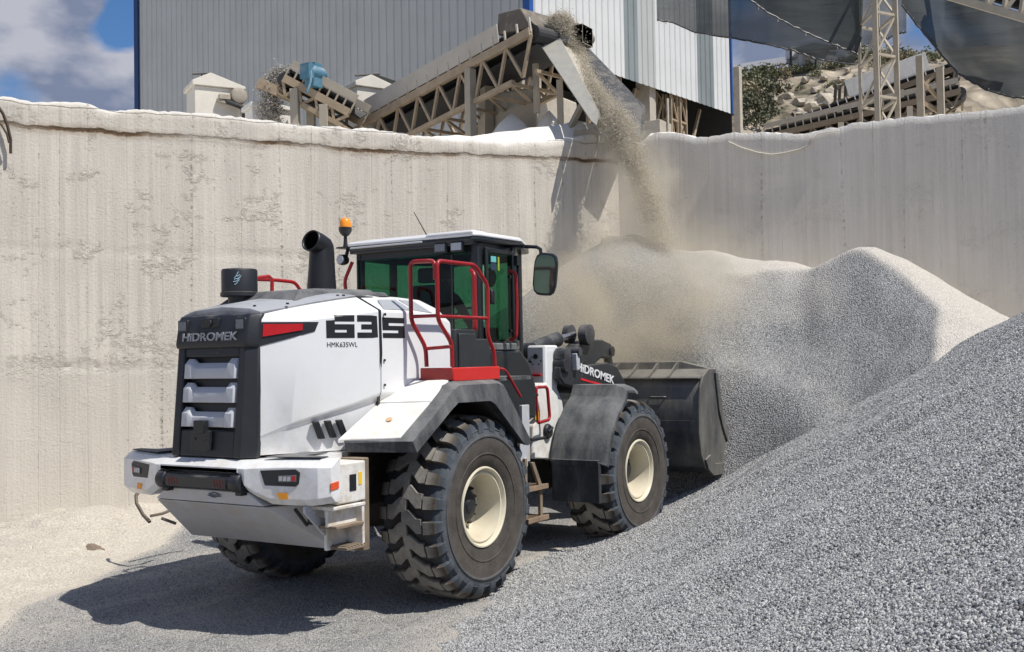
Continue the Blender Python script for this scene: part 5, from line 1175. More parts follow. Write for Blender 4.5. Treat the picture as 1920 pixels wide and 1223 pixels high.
b = MB(); b.tube([(3.65, -.08, 2.36), (4.05, -.10, 2.42)], .045, 12); b.build('tilt_rod', STEEL, LD, smooth=40)
b = MB(); b.lathe([(.055, -.32), (.13, -.30), (.135, -.24), (.13, -.19), (.06, -.17)], c=(4.12, 0, 2.42), axis='y', n=24); b.lathe([(.05, -.10), (.12, -.08), (.12, .0), (.05, .02)], c=(4.04, 0, 2.43), axis='y', n=24); b.build('crank_eye', mat('dusty_eye', (.06, .06, .062), .55, dust=.3), LD, smooth=40)
b = MB(); b.tube([(3.3, -.35, 2.2), (3.5, -.38, 2.12), (3.7, -.37, 2.15), (3.85, -.3, 2.2)], .016, 8); b.build('hydraulic_hose', LETT, LD, smooth=60)
b = MB(); b.tube([(4.95, -.12, 2.15), (5.15, -.12, 1.5), (5.12, -.12, 1.35)], .06, 10); b.build('bucket_link', BOOM, LD, smooth=40)
# ---- front fenders with flap
def ffender(s):
    b = MB(); R_ = []
    c = (3.33, .81)
    path = [(3.16, 1.775), (3.05, 1.80), (2.84, 1.80)]+[(c[0]+1.05*math.cos(R(a)), c[1]+1.02*math.sin(R(a))) for a in (122, 132, 142, 152, 162, 169)]+[(2.285, .98)]
    for i, (x, z) in enumerate(path):
        p, q = path[max(i-1, 0)], path[min(i+1, len(path)-1)]; t = V((q[0]-p[0], 0, q[1]-p[1])).normalized(); n = V((t.z, 0, -t.x)); n = -n if n.dot(V((x-c[0], 0, z-c[1]))) < 0 else n
        def at_(Y, o): v = V((x, s*Y, z))+n*o; return tuple(v)
        R_.append([at_(.74, 0), at_(.74, .02), at_(1.28, .022), at_(1.36, -.005), at_(1.41, -.05), at_(1.42, -.085), at_(1.405, -.085), at_(1.35, -.03), at_(1.28, 0)])
    b.loft(R_); b.build('front_fender', BLKD, LD, bevel=.006, smooth=28)
    b = MB(); y0, y1 = sorted((s*.76, s*1.34)); b.box(2.27, 2.29, y0, y1, .56, 1.0); b.box(2.25, 2.31, min(s*1.33, s*1.35), max(s*1.33, s*1.35), .56, 1.0); b.box(2.262, 2.30, y0, y1, .955, 1.02); b.build('mud_flap', BLKD, LD, bevel=.004)
ffender(-1); ffender(1)
# ------------------------------------------------------------------ bucket
BW = 1.45
outer = [(5.28, 1.955), (5.18, 1.95), (4.98, 1.86), (4.88, 1.72), (4.83, 1.45), (4.80, 1.15), (4.86, .88), (4.98, .70), (5.15, .61), (5.45, .60), (6.25, .58), (6.27, .60)]
inner = [(5.28, 1.935), (5.20, 1.92), (5.02, 1.83), (4.92, 1.70), (4.87, 1.44), (4.84, 1.16), (4.90, .90), (5.01, .73), (5.17, .645), (5.45, .635), (6.25, .61), (6.27, .60)]
b = MB(); n = len(outer)
vs = [(x, y, z) for y in (-BW, BW) for x, z in outer+inner]; m2 = 2*n
b.v = vs
for i in range(n-1):
    b.f.append((i, i+1, i+1+m2, i+m2)); b.f.append((n+i, n+i+m2, n+i+1+m2, n+i+1)); b.f.append((i, n+i, n+i+1, i+1)); b.f.append((m2+i, m2+i+1, m2+n+i+1, m2+n+i))
b.f.append((0, m2, m2+n, n)); b.f.append((n-1, m2-1, 2*m2-1, m2+n-1))
bu = b.build('bucket', BUCK, LD, bevel=.006, smooth=30)
# side plates, spill guard, ribs, wear strips
for s in (-1, 1):
    y0, y1 = sorted((s*BW, s*(BW+.03)))
    b = MB(); b.prism([(5.40, 1.945), (5.16, 1.955), (4.96, 1.865), (4.86, 1.72), (4.81, 1.45), (4.78, 1.15), (4.84, .87), (4.97, .68), (5.15, .59), (6.2, .57), (6.05, .70), (5.64, 1.22), (5.52, 1.42)], y0, y1, 'y'); sp_ = b.build('bucket_side', BUCK, bu, bevel=.006)
    y0, y1 = sorted((s*(BW+.03), s*(BW+.055)))
    b = MB(); b.prism([(5.41, 1.90), (5.33, 1.90), (5.44, 1.40), (5.56, 1.18), (5.95, .68), (6.2, .56), (6.08, .72), (5.67, 1.22), (5.55, 1.42)], y0, y1, 'y'); b.build('side_cutter', BUCK, sp_, bevel=.004)
    b = MB(); b.prism([(4.93, .80), (5.02, .66), (5.2, .57), (5.7, .555), (5.7, .70), (5.25, .72), (5.1, .85)], y0, y1, 'y'); b.build('wear_plate', BUCK, sp_, bevel=.004)
b = MB(); b.hexa([(5.26, -BW-.02, 1.945), (5.40, -BW-.02, 1.95), (5.40, BW+.02, 1.95), (5.26, BW+.02, 1.945), (5.28, -1.05, 2.05), (5.34, -1.05, 2.055), (5.34, 1.05, 2.055), (5.28, 1.05, 2.05)]); b.build('spill_guard', BUCK, bu, bevel=.005)
for y in (-1.0, -.72, -.43, -.14, .15, .44, .73, 1.0):
    b = MB(); b.prism([(4.93, 1.86), (5.02, 1.88), (5.27, 1.955), (5.30, 2.04), (5.22, 2.03)], y-.012, y+.012, 'y'); b.build('guard_rib', BUCK, bu)
b = MB(); b.box(4.86, 4.99, -BW, BW, 1.83, 1.845); b.build('back_flange', BUCK, bu, bevel=.003)
b = MB(); b.tube([(4.855, -.78, 1.60), (4.83, -.80, 1.60), (4.83, -.98, 1.60), (4.855, -1.0, 1.60)], .012, 6); b.build('lifting_eye', BUCK, bu)
b = MB(); b.hexa([(4.795, -BW, 1.17), (4.80, -BW, 1.17), (4.80, BW, 1.17), (4.795, BW, 1.17), (4.80, -BW, 1.30), (4.82, -BW, 1.30), (4.82, BW, 1.30), (4.80, BW, 1.30)]); b.build('seam_strip', BUCK, bu)
for y in (-.52, .52, -.12):
    b = MB(); b.prism([(4.84, 1.55), (4.84, .9), (4.93, .72), (4.80, .74), (4.72, .9), (4.70, 1.1)], y-.03-.05, y-.03+.05-.03, 'y'); b.build('bucket_lug', BUCK, bu, bevel=.01)
# ------------------------------------------------------------------ upper yard: building
def clad_mat(name, col, dirt):
    return mat(name, col, .45, .0, dust=dirt, dustcol=(.45, .43, .38), var=.06, scale=.8, streak=1)
CLAD = clad_mat('grey_cladding', (.42, .43, .415), .1); CLADW = clad_mat('light_cladding', (.60, .605, .595), .2); CLADT = mat('rooflight_strip', (.22, .245, .245), .4, var=.15, scale=.5)
BLUE = mat('blue_trim', (.02, .085, .30), .45); CSTEEL = mat('dusty_cream_steel', (.38, .335, .265), .75, dust=.3, dustcol=(.52, .47, .38), var=.12, scale=3)
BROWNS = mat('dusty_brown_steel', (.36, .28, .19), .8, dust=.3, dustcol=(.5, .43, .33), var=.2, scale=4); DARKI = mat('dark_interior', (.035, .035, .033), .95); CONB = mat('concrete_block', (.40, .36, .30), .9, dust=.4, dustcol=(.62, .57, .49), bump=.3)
BELT = mat('rubber_belt', (.03, .03, .032), .7, dust=.3, dustcol=(.25, .22, .18))
B0, B1, B2 = (.60, 30.0), (8.05, 39.0), (-14.45, 42.3)        # near corner, right end, left end
ZG = 5.05
bd = tag(empty('industrial_building', uv(*B0, ZG)), 'big grey corrugated metal building with blue corner trims, raised on columns above the wall', 'building')
def facade(a, b_, z0a, z0b, z1, m, name, pitch=.33, dep=.032, parent=bd):
    A, B_ = uv(*a), uv(*b_); d = (B_-A); ln = d.length; d.normalize(); n = V((d.y, -d.x, 0)); 
    if n.dot(A-CO) > 0: n = -n
    vs = []; fs = []; xs = []; k = 0; x = 0
    while x < ln:
        for o, w in ((0, .0), (0, pitch*.62), (dep, pitch*.70), (dep, pitch*.92)): 
            if x+w <= ln: xs.append((x+w, o))
        x += pitch
    xs.append((ln, 0))
    for i, (x, o) in enumerate(xs):
        t = x/ln; p = A+d*x+n*o; zb = z0a+(z0b-z0a)*t; vs += [(p.x, p.y, zb), (p.x, p.y, z1)]
    fs = [(2*i, 2*i+2, 2*i+3, 2*i+1) for i in range(len(xs)-1)]
    b = MB(); b.add(vs, fs); o = b.build(name, m, None, solid=.01); o.parent = parent; o.matrix_parent_inverse = parent.matrix_basis.inverted(); return o
bpy.context.view_layer.update()
def pb(b, name, m, parent=bd, **k):
    o = b.build(name, m, None, **k); o.parent = parent; o.matrix_parent_inverse = parent.matrix_basis.inverted(); return o
zh = P(1136, 128, 31.5).z
def lerp2(a, b_, t): return (a[0]+(b_[0]-a[0])*t, a[1]+(b_[1]-a[1])*t)
def t_at(px):   # parameter along right facade whose image column is px
    k = (px-960)/2042.; return (k*B0[1]-B0[0])/((B1[0]-B0[0])-k*(B1[1]-B0[1]))
zh0 = P(1136, 128, B0[1]+(B1[1]-B0[1])*t_at(1136)).z; zh1 = P(1378, 210, B0[1]+(B1[1]-B0[1])*t_at(1378)).z; zhem = (zh0+zh1)/2
facade(B2, B0, ZG, ZG, 24, CLAD, 'left_facade')
edges = [1003, 1181, 1207, 1240, 1318, 1349, 1379]; mats_ = [CLADW, CLADT, CLAD, CLADW, CLADT, CLADW]
for (x0, x1), m in zip(zip(edges, edges[1:]), mats_): facade(lerp2(B0, B1, t_at(x0)), lerp2(B0, B1, t_at(x1)), zhem, zhem, 24, m, 'right_facade')
for q, w in ((B0, .11), (B1, .055), (B2, .11)):
    p = uv(*q); zz = zhem if q is not B2 else ZG; b = MB(); b.box(p.x-w, p.x+w, p.y-w, p.y+w, zz if q is B1 else ZG, 24); pb(b, 'corner_trim', BLUE if q is not B2 else mat('navy_trim', (.012, .04, .13), .5))
# roof, back, dark interior floor
C0, C1, C2 = uv(*B0), uv(*B1), uv(*B2); C3 = C1+C2-C0
b = MB(); b.hexa([(C0.x, C0.y, 23.9), (C1.x, C1.y, 23.9), (C3.x, C3.y, 23.9), (C2.x, C2.y, 23.9), (C0.x, C0.y, 24.1), (C1.x, C1.y, 24.1), (C3.x, C3.y, 24.1), (C2.x, C2.y, 24.1)]); pb(b, 'roof', CLAD)
b = MB(); 
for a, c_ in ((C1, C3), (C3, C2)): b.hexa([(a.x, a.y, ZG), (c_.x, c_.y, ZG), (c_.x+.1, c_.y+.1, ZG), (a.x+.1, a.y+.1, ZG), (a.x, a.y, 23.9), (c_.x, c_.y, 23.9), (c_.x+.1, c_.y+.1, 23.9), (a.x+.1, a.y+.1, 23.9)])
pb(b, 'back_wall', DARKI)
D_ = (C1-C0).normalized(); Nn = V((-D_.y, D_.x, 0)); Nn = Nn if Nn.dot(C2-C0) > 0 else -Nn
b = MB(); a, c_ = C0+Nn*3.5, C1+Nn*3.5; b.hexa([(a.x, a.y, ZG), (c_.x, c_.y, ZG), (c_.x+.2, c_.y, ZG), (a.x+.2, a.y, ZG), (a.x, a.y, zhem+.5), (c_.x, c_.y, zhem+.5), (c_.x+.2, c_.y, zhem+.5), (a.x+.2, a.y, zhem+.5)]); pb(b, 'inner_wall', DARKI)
def lattice(b, A, B_, w, h, n, t=.05):   # open truss between A and B
    d = (B_-A).normalized(); s = d.cross(V((0, 0, 1))); s = s.normalized()*w/2 if s.length > .1 else V((w/2, 0, 0)); u = s.cross(d).normalized()*h/2
    cs = [s+u, -s+u, -s-u, s-u]
    for c_ in cs: b.beam(A+c_, B_+c_, t)
    for i in range(n):
        p, q = A.lerp(B_, i/n), A.lerp(B_, (i+1)/n)
        for j in range(4): b.beam(p+cs[j], p+cs[(j+1) % 4], t*.8); b.beam(p+cs[j], q+cs[(j+1) % 4], t*.7)
for px, w in ((1150, .3), (1172, .3), (1240, .5), (1279, .3), (1296, .3)):
    tt = t_at(px); q = uv(*lerp2(B0, B1, tt))+Nn*.4; b = MB()
    if w > .4: b.box(q.x-.24, q.x+.24, q.y-.24, q.y+.24, ZG, zhem+.3); m = CONB
    else: lattice(b, V((q.x, q.y, ZG)), V((q.x, q.y, zhem+.2)), .5, .5, 6, .07); m = BROWNS
    pb(b, 'column', m)
b = MB()
for px in (1140, 1180, 1230, 1300):
    q = uv(*lerp2(B0, B1, t_at(px)))+Nn*.5; r_ = uv(*lerp2(B0, B1, t_at(px+45)))+Nn*.5; b.beam((q.x, q.y, ZG+2.2), (r_.x, r_.y, zhem), .09); b.beam((q.x, q.y, zhem), (r_.x, r_.y, ZG+2.2), .09)
pb(b, 'bracing', BROWNS)
q = P(1384, 200, 31); b = MB(); b.box(q.x-.10, q.x+.10, q.y-.10, q.y+.10, 4.9, P(1384, 125, 31).z); tag(b.build('concrete_post', CONB, bevel=.02), 'pale concrete post rising behind the right wall beside the blue building corner', 'post')
q = uv((1232-960)/2042*24.5, 24.5); zt = P(1232, 229, 24.5).z; b = MB(); b.box(q.x-.32, q.x+.32, q.y-.32, q.y+.32, 4.9, zt); b.lathe([(.03, 4.9), (.03, P(1240, 185, 24.5).z)], c=(q.x+.05, q.y-.35, 0), n=8); tag(b.build('concrete_block', CONB, bevel=.04), 'small square concrete block behind the right wall under the building columns', 'block')
# ------------------------------------------------------------------ main conveyor and chute
def conv(name, A, B_, width, m_side, m_frame, label, group, soff=.25, skirt=.32, depth=.45, legs=(), nb=8, skirt_from=0., skirt_to=1., idlers=True, legz=5.0):
    root = tag(empty(name, A), label, 'conveyor', group); bpy.context.view_layer.update()
    d = (B_-A); ln = d.length; d.normalize(); s = d.cross(V((0, 0, 1))).normalized(); u = s.cross(d)
    if s.dot(CO-A) < 0: s = -s       # s points to the near side
    W_ = s*width/2
    b = MB()
    for k in (-1, 1): b.beam(A+W_*k, B_+W_*k, .10, .16)
    for k in (-1, 1): b.beam(A+W_*k-u*depth, B_+W_*k-u*depth-d*.6, .09, .09)
    for i in range(nb+1):
        t = i/nb; p = A.lerp(B_, t)
        b.beam(p-W_-u*depth, p+W_-u*depth, .06)
        if i < nb:
            q = A.lerp(B_, (i+1)/nb); m_ = (p+q)/2
            for k in (-1, 1): b.beam(p+W_*k-u*.05, m_+W_*k-u*depth, .055); b.beam(m_+W_*k-u*depth, q+W_*k-u*.05, .055)
            b.beam(p-W_-u*depth, q+W_-u*depth, .05)
    pb(b, 'truss_frame', m_frame, root)
    b = MB(); R_ = []
    for p in (A, B_):
        R_.append([tuple(p+s*x+u*z) for x, z in ((-width*.46, .22), (-width*.2, .06), (width*.2, .06), (width*.46, .22), (width*.46, .19), (width*.2, .03), (-width*.2, .03), (-width*.46, .19))])
    b.loft(R_); b.tube([B_-W_*.9+u*-.02, B_+W_*.9-u*.02], .16, 16)
    b.loft([[tuple(p+s*x-u*z) for x, z in ((-width*.4, .2), (width*.4, .2), (width*.4, .22), (-width*.4, .22))] for p in (A, B_)])
    pb(b, 'belt', BELT, root)
    for k, nm in ((1, 'side_skirt'), (-1, 'side_skirt')):
        p, q = A.lerp(B_, skirt_from)+W_*k*.98, A.lerp(B_, skirt_to)+W_*k*.98
        b = MB(); b.hexa([p+u*soff, q+u*soff, q+u*soff+s*.02, p+u*soff+s*.02, p+u*(soff+skirt), q+u*(soff+skirt), q+u*(soff+skirt)+s*.02, p+u*(soff+skirt)+s*.02])
        pb(b, nm, m_side, root, bevel=.004)
    b = MB(); 
    for i in range(nb*2+1):
        p = A.lerp(B_, i/(nb*2)); 
        for k in (-1, 1): b.beam(p+W_*k, p+W_*k+u*.28, .035)
    pb(b, 'skirt_posts', m_side, root)
    for t in legs:
        b = MB(); p = A.lerp(B_, t)
        for k in (-1, 1):
            f = p+W_*k*1.05; f2 = V((f.x, f.y, legz-.2)); b.beam(f-u*.1, f2, .16)
        pb(b, 'leg', CSTEEL, root)
        b = MB(); f, g_ = p+W_, p-W_; b.beam(V((f.x, f.y, legz+.3)), V((g_.x, g_.y, f.z-.9)), .08); b.beam(V((f.x, f.y, (f.z+legz)/2)), V((g_.x, g_.y, (f.z+legz)/2)), .1); pb(b, 'leg_brace', CSTEEL, root)
    return root, s, u, d
A = P(688, 258, 24.6); B_ = P(1040, 72, 20.3)
cv, s_, u_, d_ = conv('belt_conveyor', A, B_, 1.25, mat('skirt_dusty', (.50, .46, .39), .8, dust=.2, var=.1, scale=2), BROWNS, 'long inclined belt conveyor with dusty side skirts, pouring gravel into the dark chute', 'belt conveyors', soff=.13, skirt=.36, depth=.75, legs=(.72,), nb=9, skirt_to=.86)
# hood over the head, drive clutter
b = MB(); p = B_-d_*.9; b.hexa([p+s_*.6+u_*.3, p-s_*.6+u_*.3, B_-s_*.6+u_*.1, B_+s_*.6+u_*.1, p+s_*.5+u_*.75, p-s_*.5+u_*.75, B_-s_*.5-d_*.3+u_*.62, B_+s_*.5-d_*.3+u_*.62]); pb(b, 'head_cover', mat('cover_brown', (.13, .11, .085), .8, dust=.3), cv, bevel=.02)
b = MB(); c0 = P(1098, 70, 20.6); 
b.lathe([(.05, -.5), (.17, -.42), (.17, .0), (.10, .08), (.10, .2)], c=c0, axis='x', n=16); b.box(c0.x-.5, c0.x-.1, c0.y-.2, c0.y+.2, c0.z-.25, c0.z+.1); b.beam(c0+V((-.6, 0, -.2)), B_+u_*.0, .12)
b.tube([c0+V((0, 0, -.1)), c0+V((.0, 0, -.5)), c0+V((-.05, .1, -.75))], .02, 6)
pb(b, 'drive_motor', mat('dusty_motor', (.42, .39, .33), .8, dust=.9, dustcol=(.6, .53, .42), var=.3, scale=6), cv, smooth=30)
# chute: two cheek plates and a dark tray
ch = tag(empty('discharge_chute', P(1075, 100, 20.2)), 'steep steel chute with grey cheek plate and dark lining above the wall corner', 'chute'); bpy.context.view_layer.update()
def slab(b, pts, n, t): pts = [V(p) for p in pts]; n = V(n).normalized()*t; k = len(pts); return b.add([*pts, *[p+n for p in pts]], [tuple(range(k)), tuple(range(2*k-1, k-1, -1))]+[(i, (i+1) % k, (i+1) % k+k, i+k) for i in range(k)])
bk = FW*1
slab(b, [P(1013, 84, 20.1), P(1046, 62, 20.3), P(1124, 212, 18.1), P(1119, 236, 18.05), P(1108, 226, 18.1)], bk, .05); pb(b, 'cheek_plate', mat('cheek_grey', (.36, .35, .31), .7, dust=.3, var=.1), ch, bevel=.006)
b = MB(); slab(b, [P(1046, 66, 20.35), P(1064, 66, 20.7), P(1168, 226, 18.45), P(1122, 222, 18.15)], V((0, 0, -1)), .05); pb(b, 'chute_tray', mat('tray_dusty', (.42, .38, .31), .85, dust=.4, var=.2), ch)
b = MB(); slab(b, [P(1078, 62, 21.25), P(1092, 78, 21.3), P(1210, 200, 19.2), P(1204, 258, 18.5), P(1170, 240, 18.4), P(1118, 150, 19.5)], bk, .04); pb(b, 'chute_lining', mat('lining_dark', (.035, .037, .042), .6, dust=.12, var=.3), ch)
for ln_ in ([P(1049, 150, 20.0), P(1052, 248, 20.0)], [P(1090, 198, 19.4), P(1068, 242, 19.2)], [P(1120, 222, 19.05), P(1119, 272, 19.0)], [P(1004, 120, 20.6), P(1007, 212, 20.6)]):
    b = MB(); b.beam(ln_[0], ln_[1], .10, .08); pb(b, 'chute_leg', CSTEEL, ch)
b = MB(); b.beam(P(1075, 262, 18.95), P(1122, 264, 18.9), .05, .35); pb(b, 'foot_plate', CSTEEL, ch)
# ------------------------------------------------------------------ falling gravel and dust
FALL = stone_mat('falling_stone', (.42, .37, .28), (.72, .66, .54))
def fall_pts(n, path, wid, seed):
    r = np.random.default_rng(seed); pts = []; szs = []
    for _ in range(n):
        t = r.random()*(len(path)-1); i = int(t); f = t-i; p = path[i].lerp(path[i+1], f); w = wid[i]*(1-f)+wid[i+1]*f
        o = r.normal(size=3)*w; pts.append((p.x+o[0], p.y+o[1], p.z+o[2]*1.3)); szs.append(.7+1.2*r.random()**2)
    return pts, szs
path = [P(1036, 44, 20.3), P(1056, 46, 20.3), P(1070, 68, 20.3), P(1080, 112, 20.2)]
a1, b1 = fall_pts(50000, path, [.05, .08, .085, .10], 1)
path = [P(1080, 112, 20.2), P(1106, 168, 19.2), P(1140, 215, 18.4), P(1166, 250, 18.0)]
a2, b2 = fall_pts(75000, path, [.075, .08, .09, .11], 2)
path = [P(1165, 245, 18.1), P(1184, 290, 17.9), P(1206, 350, 17.9), P(1224, 405, 17.7), P(1240, 470, 17.5)]
a4, b4 = fall_pts(32000, path, [.14, .11, .10, .11, .13], 4)
a2 += a4; b2 += b4
stones('falling_gravel', a1+a2, b1+b2, FALL, 'stream of pale gravel pouring off the chute down onto the big pile', .007, .014)
path = [P(545, 142, 23), P(522, 146, 23), P(512, 165, 23), P(505, 225, 23)]
a3, b3 = fall_pts(12000, path, [.05, .08, .10, .13], 3)
stones('falling_gravel', a3, b3, stone_mat('falling_grey', (.20, .19, .17), (.60, .56, .50)), 'stream of grey gravel dropping off the small conveyor behind the left wall', .012, .030)
def dust_volume(name, c, sx, sy, sz, dens, col, label, nscale=1.1, lo=.42, hi=.75, lean=(0, 0), warp=.5):
    # an upright box (real size sx, sy, sz) whose density dies out well inside its faces
    b = MB(); b.hexa([(-sx-lean[0], -sy-lean[1], -sz), (sx-lean[0], -sy-lean[1], -sz), (sx-lean[0], sy-lean[1], -sz), (-sx-lean[0], sy-lean[1], -sz), (-sx+lean[0], -sy+lean[1], sz), (sx+lean[0], -sy+lean[1], sz), (sx+lean[0], sy+lean[1], sz), (-sx+lean[0], sy+lean[1], sz)])
    o = b.build(name, POWDER, None); o.data.materials.clear(); o.location = c
    m = bpy.data.materials.new(name); m.use_nodes = True; N, L = m.node_tree.nodes, m.node_tree.links; N.remove(N['Principled BSDF'])
    v = N.new('ShaderNodeVolumePrincipled'); v.inputs['Color'].default_value = (*col, 1); v.inputs['Anisotropy'].default_value = .2
    tc = N.new('ShaderNodeTexCoord'); n = N.new('ShaderNodeTexNoise'); n.inputs['Scale'].default_value = nscale; n.inputs['Detail'].default_value = 5; n.inputs['Roughness'].default_value = .6; n.inputs['Distortion'].default_value = .5; L.new(tc.outputs['Object'], n.inputs['Vector'])
    mr = N.new('ShaderNodeMapRange'); mr.inputs['From Min'].default_value = lo; mr.inputs['From Max'].default_value = hi; mr.inputs['To Min'].default_value = .12*dens; mr.inputs['To Max'].default_value = dens; L.new(n.outputs[0], mr.inputs[0])
    # normalised place inside the leaning box
    sp = N.new('ShaderNodeSeparateXYZ'); L.new(tc.outputs['Object'], sp.inputs[0])
    def mth(op, a, b_):
        q = N.new('ShaderNodeMath'); q.operation = op
        for i, w in enumerate((a, b_)):
            if isinstance(w, (int, float)): q.inputs[i].default_value = w
            else: L.new(w, q.inputs[i])
        return q.outputs[0]
    zn = mth('DIVIDE', sp.outputs['Z'], sz); xn = mth('DIVIDE', mth('SUBTRACT', sp.outputs['X'], mth('MULTIPLY', zn, lean[0])), sx); yn = mth('DIVIDE', mth('SUBTRACT', sp.outputs['Y'], mth('MULTIPLY', zn, lean[1])), sy)
    r2 = mth('ADD', mth('ADD', mth('MULTIPLY', xn, xn), mth('MULTIPLY', yn, yn)), mth('MULTIPLY', zn, zn)); rr = mth('ADD', mth('POWER', r2, .5), mth('MULTIPLY', mth('SUBTRACT', n.outputs[0], .5), -warp))
    fd = N.new('ShaderNodeMapRange'); fd.interpolation_type = 'SMOOTHSTEP'; fd.inputs['From Min'].default_value = .88; fd.inputs['From Max'].default_value = .15; L.new(rr, fd.inputs[0])
    L.new(mth('MULTIPLY', mr.outputs[0], fd.outputs[0]), v.inputs['Density']); L.new(v.outputs[0], N['Material Output'].inputs['Volume'])
    o.data.materials.append(m); return tag(o, label, 'dust cloud', kind='stuff')
c_ = P(1190, 590, 15.7)
dust_volume('dust_cloud', (c_.x, c_.y, c_.z), 2.5, 2.5, 2.4, 1.6, (.90, .82, .66), 'brown dust billowing where the gravel lands on the pile', .9)
a_, e_ = P(1245, 500, 17.4), P(1160, 190, 18.4); m_ = (a_+e_)/2
dust_volume('dust_plume', m_, .95, .95, (e_.z-a_.z)/2+.5, 2.3, (.92, .86, .74), 'thin pale dust plume hanging round the falling gravel stream', 1.6, .40, .7, ((e_.x-a_.x)/2, (e_.y-a_.y)/2), .4)
# ------------------------------------------------------------------ small conveyor, hoppers
A = P(668, 222, 22.6); B_ = P(548, 158, 22.8)
c2, s_, u_, d_ = conv('belt_conveyor', A, B_, 1.0, CSTEEL, BROWNS, 'short belt conveyor with a blue motor, dropping grey gravel behind the left wall', 'belt conveyors', soff=.24, skirt=.17, depth=.30, legs=(.35, .8), nb=4)
b = MB(); c0 = P(592, 138, 22.2); b.lathe([(.04, -.26), (.12, -.24), (.15, -.18), (.15, .16), (.12, .22), (.05, .24)], c=c0, axis='x', n=18); b.box(c0.x-.34, c0.x-.18, c0.y-.12, c0.y+.12, c0.z-.16, c0.z+.14); b.box(c0.x-.12, c0.x+.1, c0.y-.08, c0.y+.08, c0.z+.13, c0.z+.2); b.box(c0.x-.2, c0.x+.1, c0.y-.12, c0.y+.12, c0.z-.3, c0.z-.12)
b.tube([c0+V((-.25, -.1, 0)), c0+V((-.32, -.15, -.25)), c0+V((-.4, -.12, -.5))], .025, 6)
pb(b, 'motor', mat('motor_blue', (.07, .19, .27), .55, dust=.45, dustcol=(.5, .5, .48), var=.2, scale=8), c2, smooth=30)
b = MB(); b.beam(P(484, 155, 22.8), P(560, 190, 22.8), .10, .2); b.beam(P(490, 148, 22.8), P(512, 172, 22.8), .08); b.box(P(510, 160, 22.9).x-.05, P(510, 160, 22.9).x+.05, P(510, 160, 22.9).y-.4, P(510, 160, 22.9).y+.4, P(510, 165, 22.9).z, P(510, 158, 22.9).z); pb(b, 'head_frame', BROWNS, c2)
# crusher house left: boxed hood with sloping roof
def boxhouse(name, c, sx, sy, h, rh, rz, m, label, group, extra=None, over=.06):
    root = tag(empty(name, c, rz), label, 'hopper', group); x, y = sx/2, sy/2
    b = MB(); b.hexa([(-x*.9, -y*.9, 0), (x*.9, -y*.9, 0), (x*.9, y*.9, 0), (-x*.9, y*.9, 0), (-x, -y, h*.45), (x, -y, h*.45), (x, y, h*.45), (-x, y, h*.45)]); b.build('hopper_base', m, root, bevel=.02)
    b = MB(); b.box(-x, x, -y, y, h*.45+.01, h); b.build('hopper_body', m, root, bevel=.02)
    b = MB(); xo, yo = x+over, y+over; b.prism([(-xo, h+.002), (xo, h+.002), (xo, h+.06), (-x*.35, h+rh+.12), (-xo, h+.10)], -yo, yo, 'y'); b.build('hopper_lid', m, root, bevel=.01)
    return root
HM = mat('hopper_cream', (.66, .62, .54), .75, dust=.3, dustcol=(.74, .70, .62), var=.08, scale=3)
def base(px, d): q = P(px, 200, d); return V((q.x, q.y, 5.0))
def hz(px, py, d): return P(px, py, d).z-5.0
h1 = boxhouse('dust_hopper', base(402, 24.5), 1.05, .85, hz(400, 172, 24.5), .18, R(-30), HM, 'cream sheet metal hopper with a tilted lid, leftmost of the hoppers above the wall', 'cream hoppers above the wall')
zt = hz(400, 172, 24.5)
b = MB(); b.box(.44, .50, -.47, .44, zt*.55, zt+.05); b.box(-.56, -.52, -.46, .44, zt*.46, zt*.52); b.build('edge_flange', HM, h1, bevel=.006)
b = MB(); b.hexa([(-.05, -.55, zt-.34), (1.15, -.60, zt-.50), (1.15, -.44, zt-.50), (-.05, -.44, zt-.34), (-.05, -.55, zt-.28), (1.15, -.60, zt-.44), (1.15, -.44, zt-.44), (-.05, -.44, zt-.28)]); b.lathe([(.10, -.62), (.17, -.60), (.19, -.54), (.19, -.48), (.10, -.44)], c=(.42, 0, zt-.17), axis='y', n=18); b.tube([(1.0, -.55, zt-.4), (1.02, -.55, zt-.12)], .022, 6)
b.box(-.02, .22, -.58, -.46, zt-.28, zt-.18); b.build('side_motor', mat('hopper_motor', (.34, .30, .24), .8, dust=.5, dustcol=(.62, .56, .46)), h1, smooth=30)
b = MB(); b.tube([(.1, -.5, zt-.3), (.35, -.66, zt-.42), (.8, -.62, zt-.55)], .05, 8); b.box(.62, 1.4, -.6, .2, 0, zt-.45); b.build('drive_belt', BELT, h1)
b = MB(); b.tube([(-.5, -.1, zt+.32), (-.15, -.15, zt+.36), (.0, -.15, zt+.30)], .018, 6); b.tube([(-.3, -.1, zt+.1), (-.3, -.1, zt+.34)], .015, 6); b.build('lid_hinge', DARKM, h1)
h2 = boxhouse('dust_hopper', base(690, 24.2), 1.0, .95, hz(690, 175, 24.2), .16, R(-24), HM, 'cream sheet metal hopper with a round opening, between the two conveyors', 'cream hoppers above the wall')
b = MB(); b.lathe([(.22, -.45), (.22, -.42)], c=(.12, 0, hz(690, 178, 24.2)), axis='y', n=24); b.build('round_opening', DARKI, h2)
b = MB(); b.tube([(-.4, -.2, hz(690, 150, 24.2)), (.2, -.2, hz(690, 140, 24.2))], .02, 6); b.tube([(0, -.2, hz(690, 155, 24.2)), (0, -.2, hz(690, 145, 24.2))], .015, 6); b.build('top_bar', DARKM, h2)
h3 = boxhouse('dust_hopper', base(502, 23.6), .85, .55, hz(500, 210, 23.6), .05, R(-28), mat('bin_white', (.74, .72, .68), .7, dust=.2), 'low white box bin behind the falling grey gravel', 'cream hoppers above the wall')
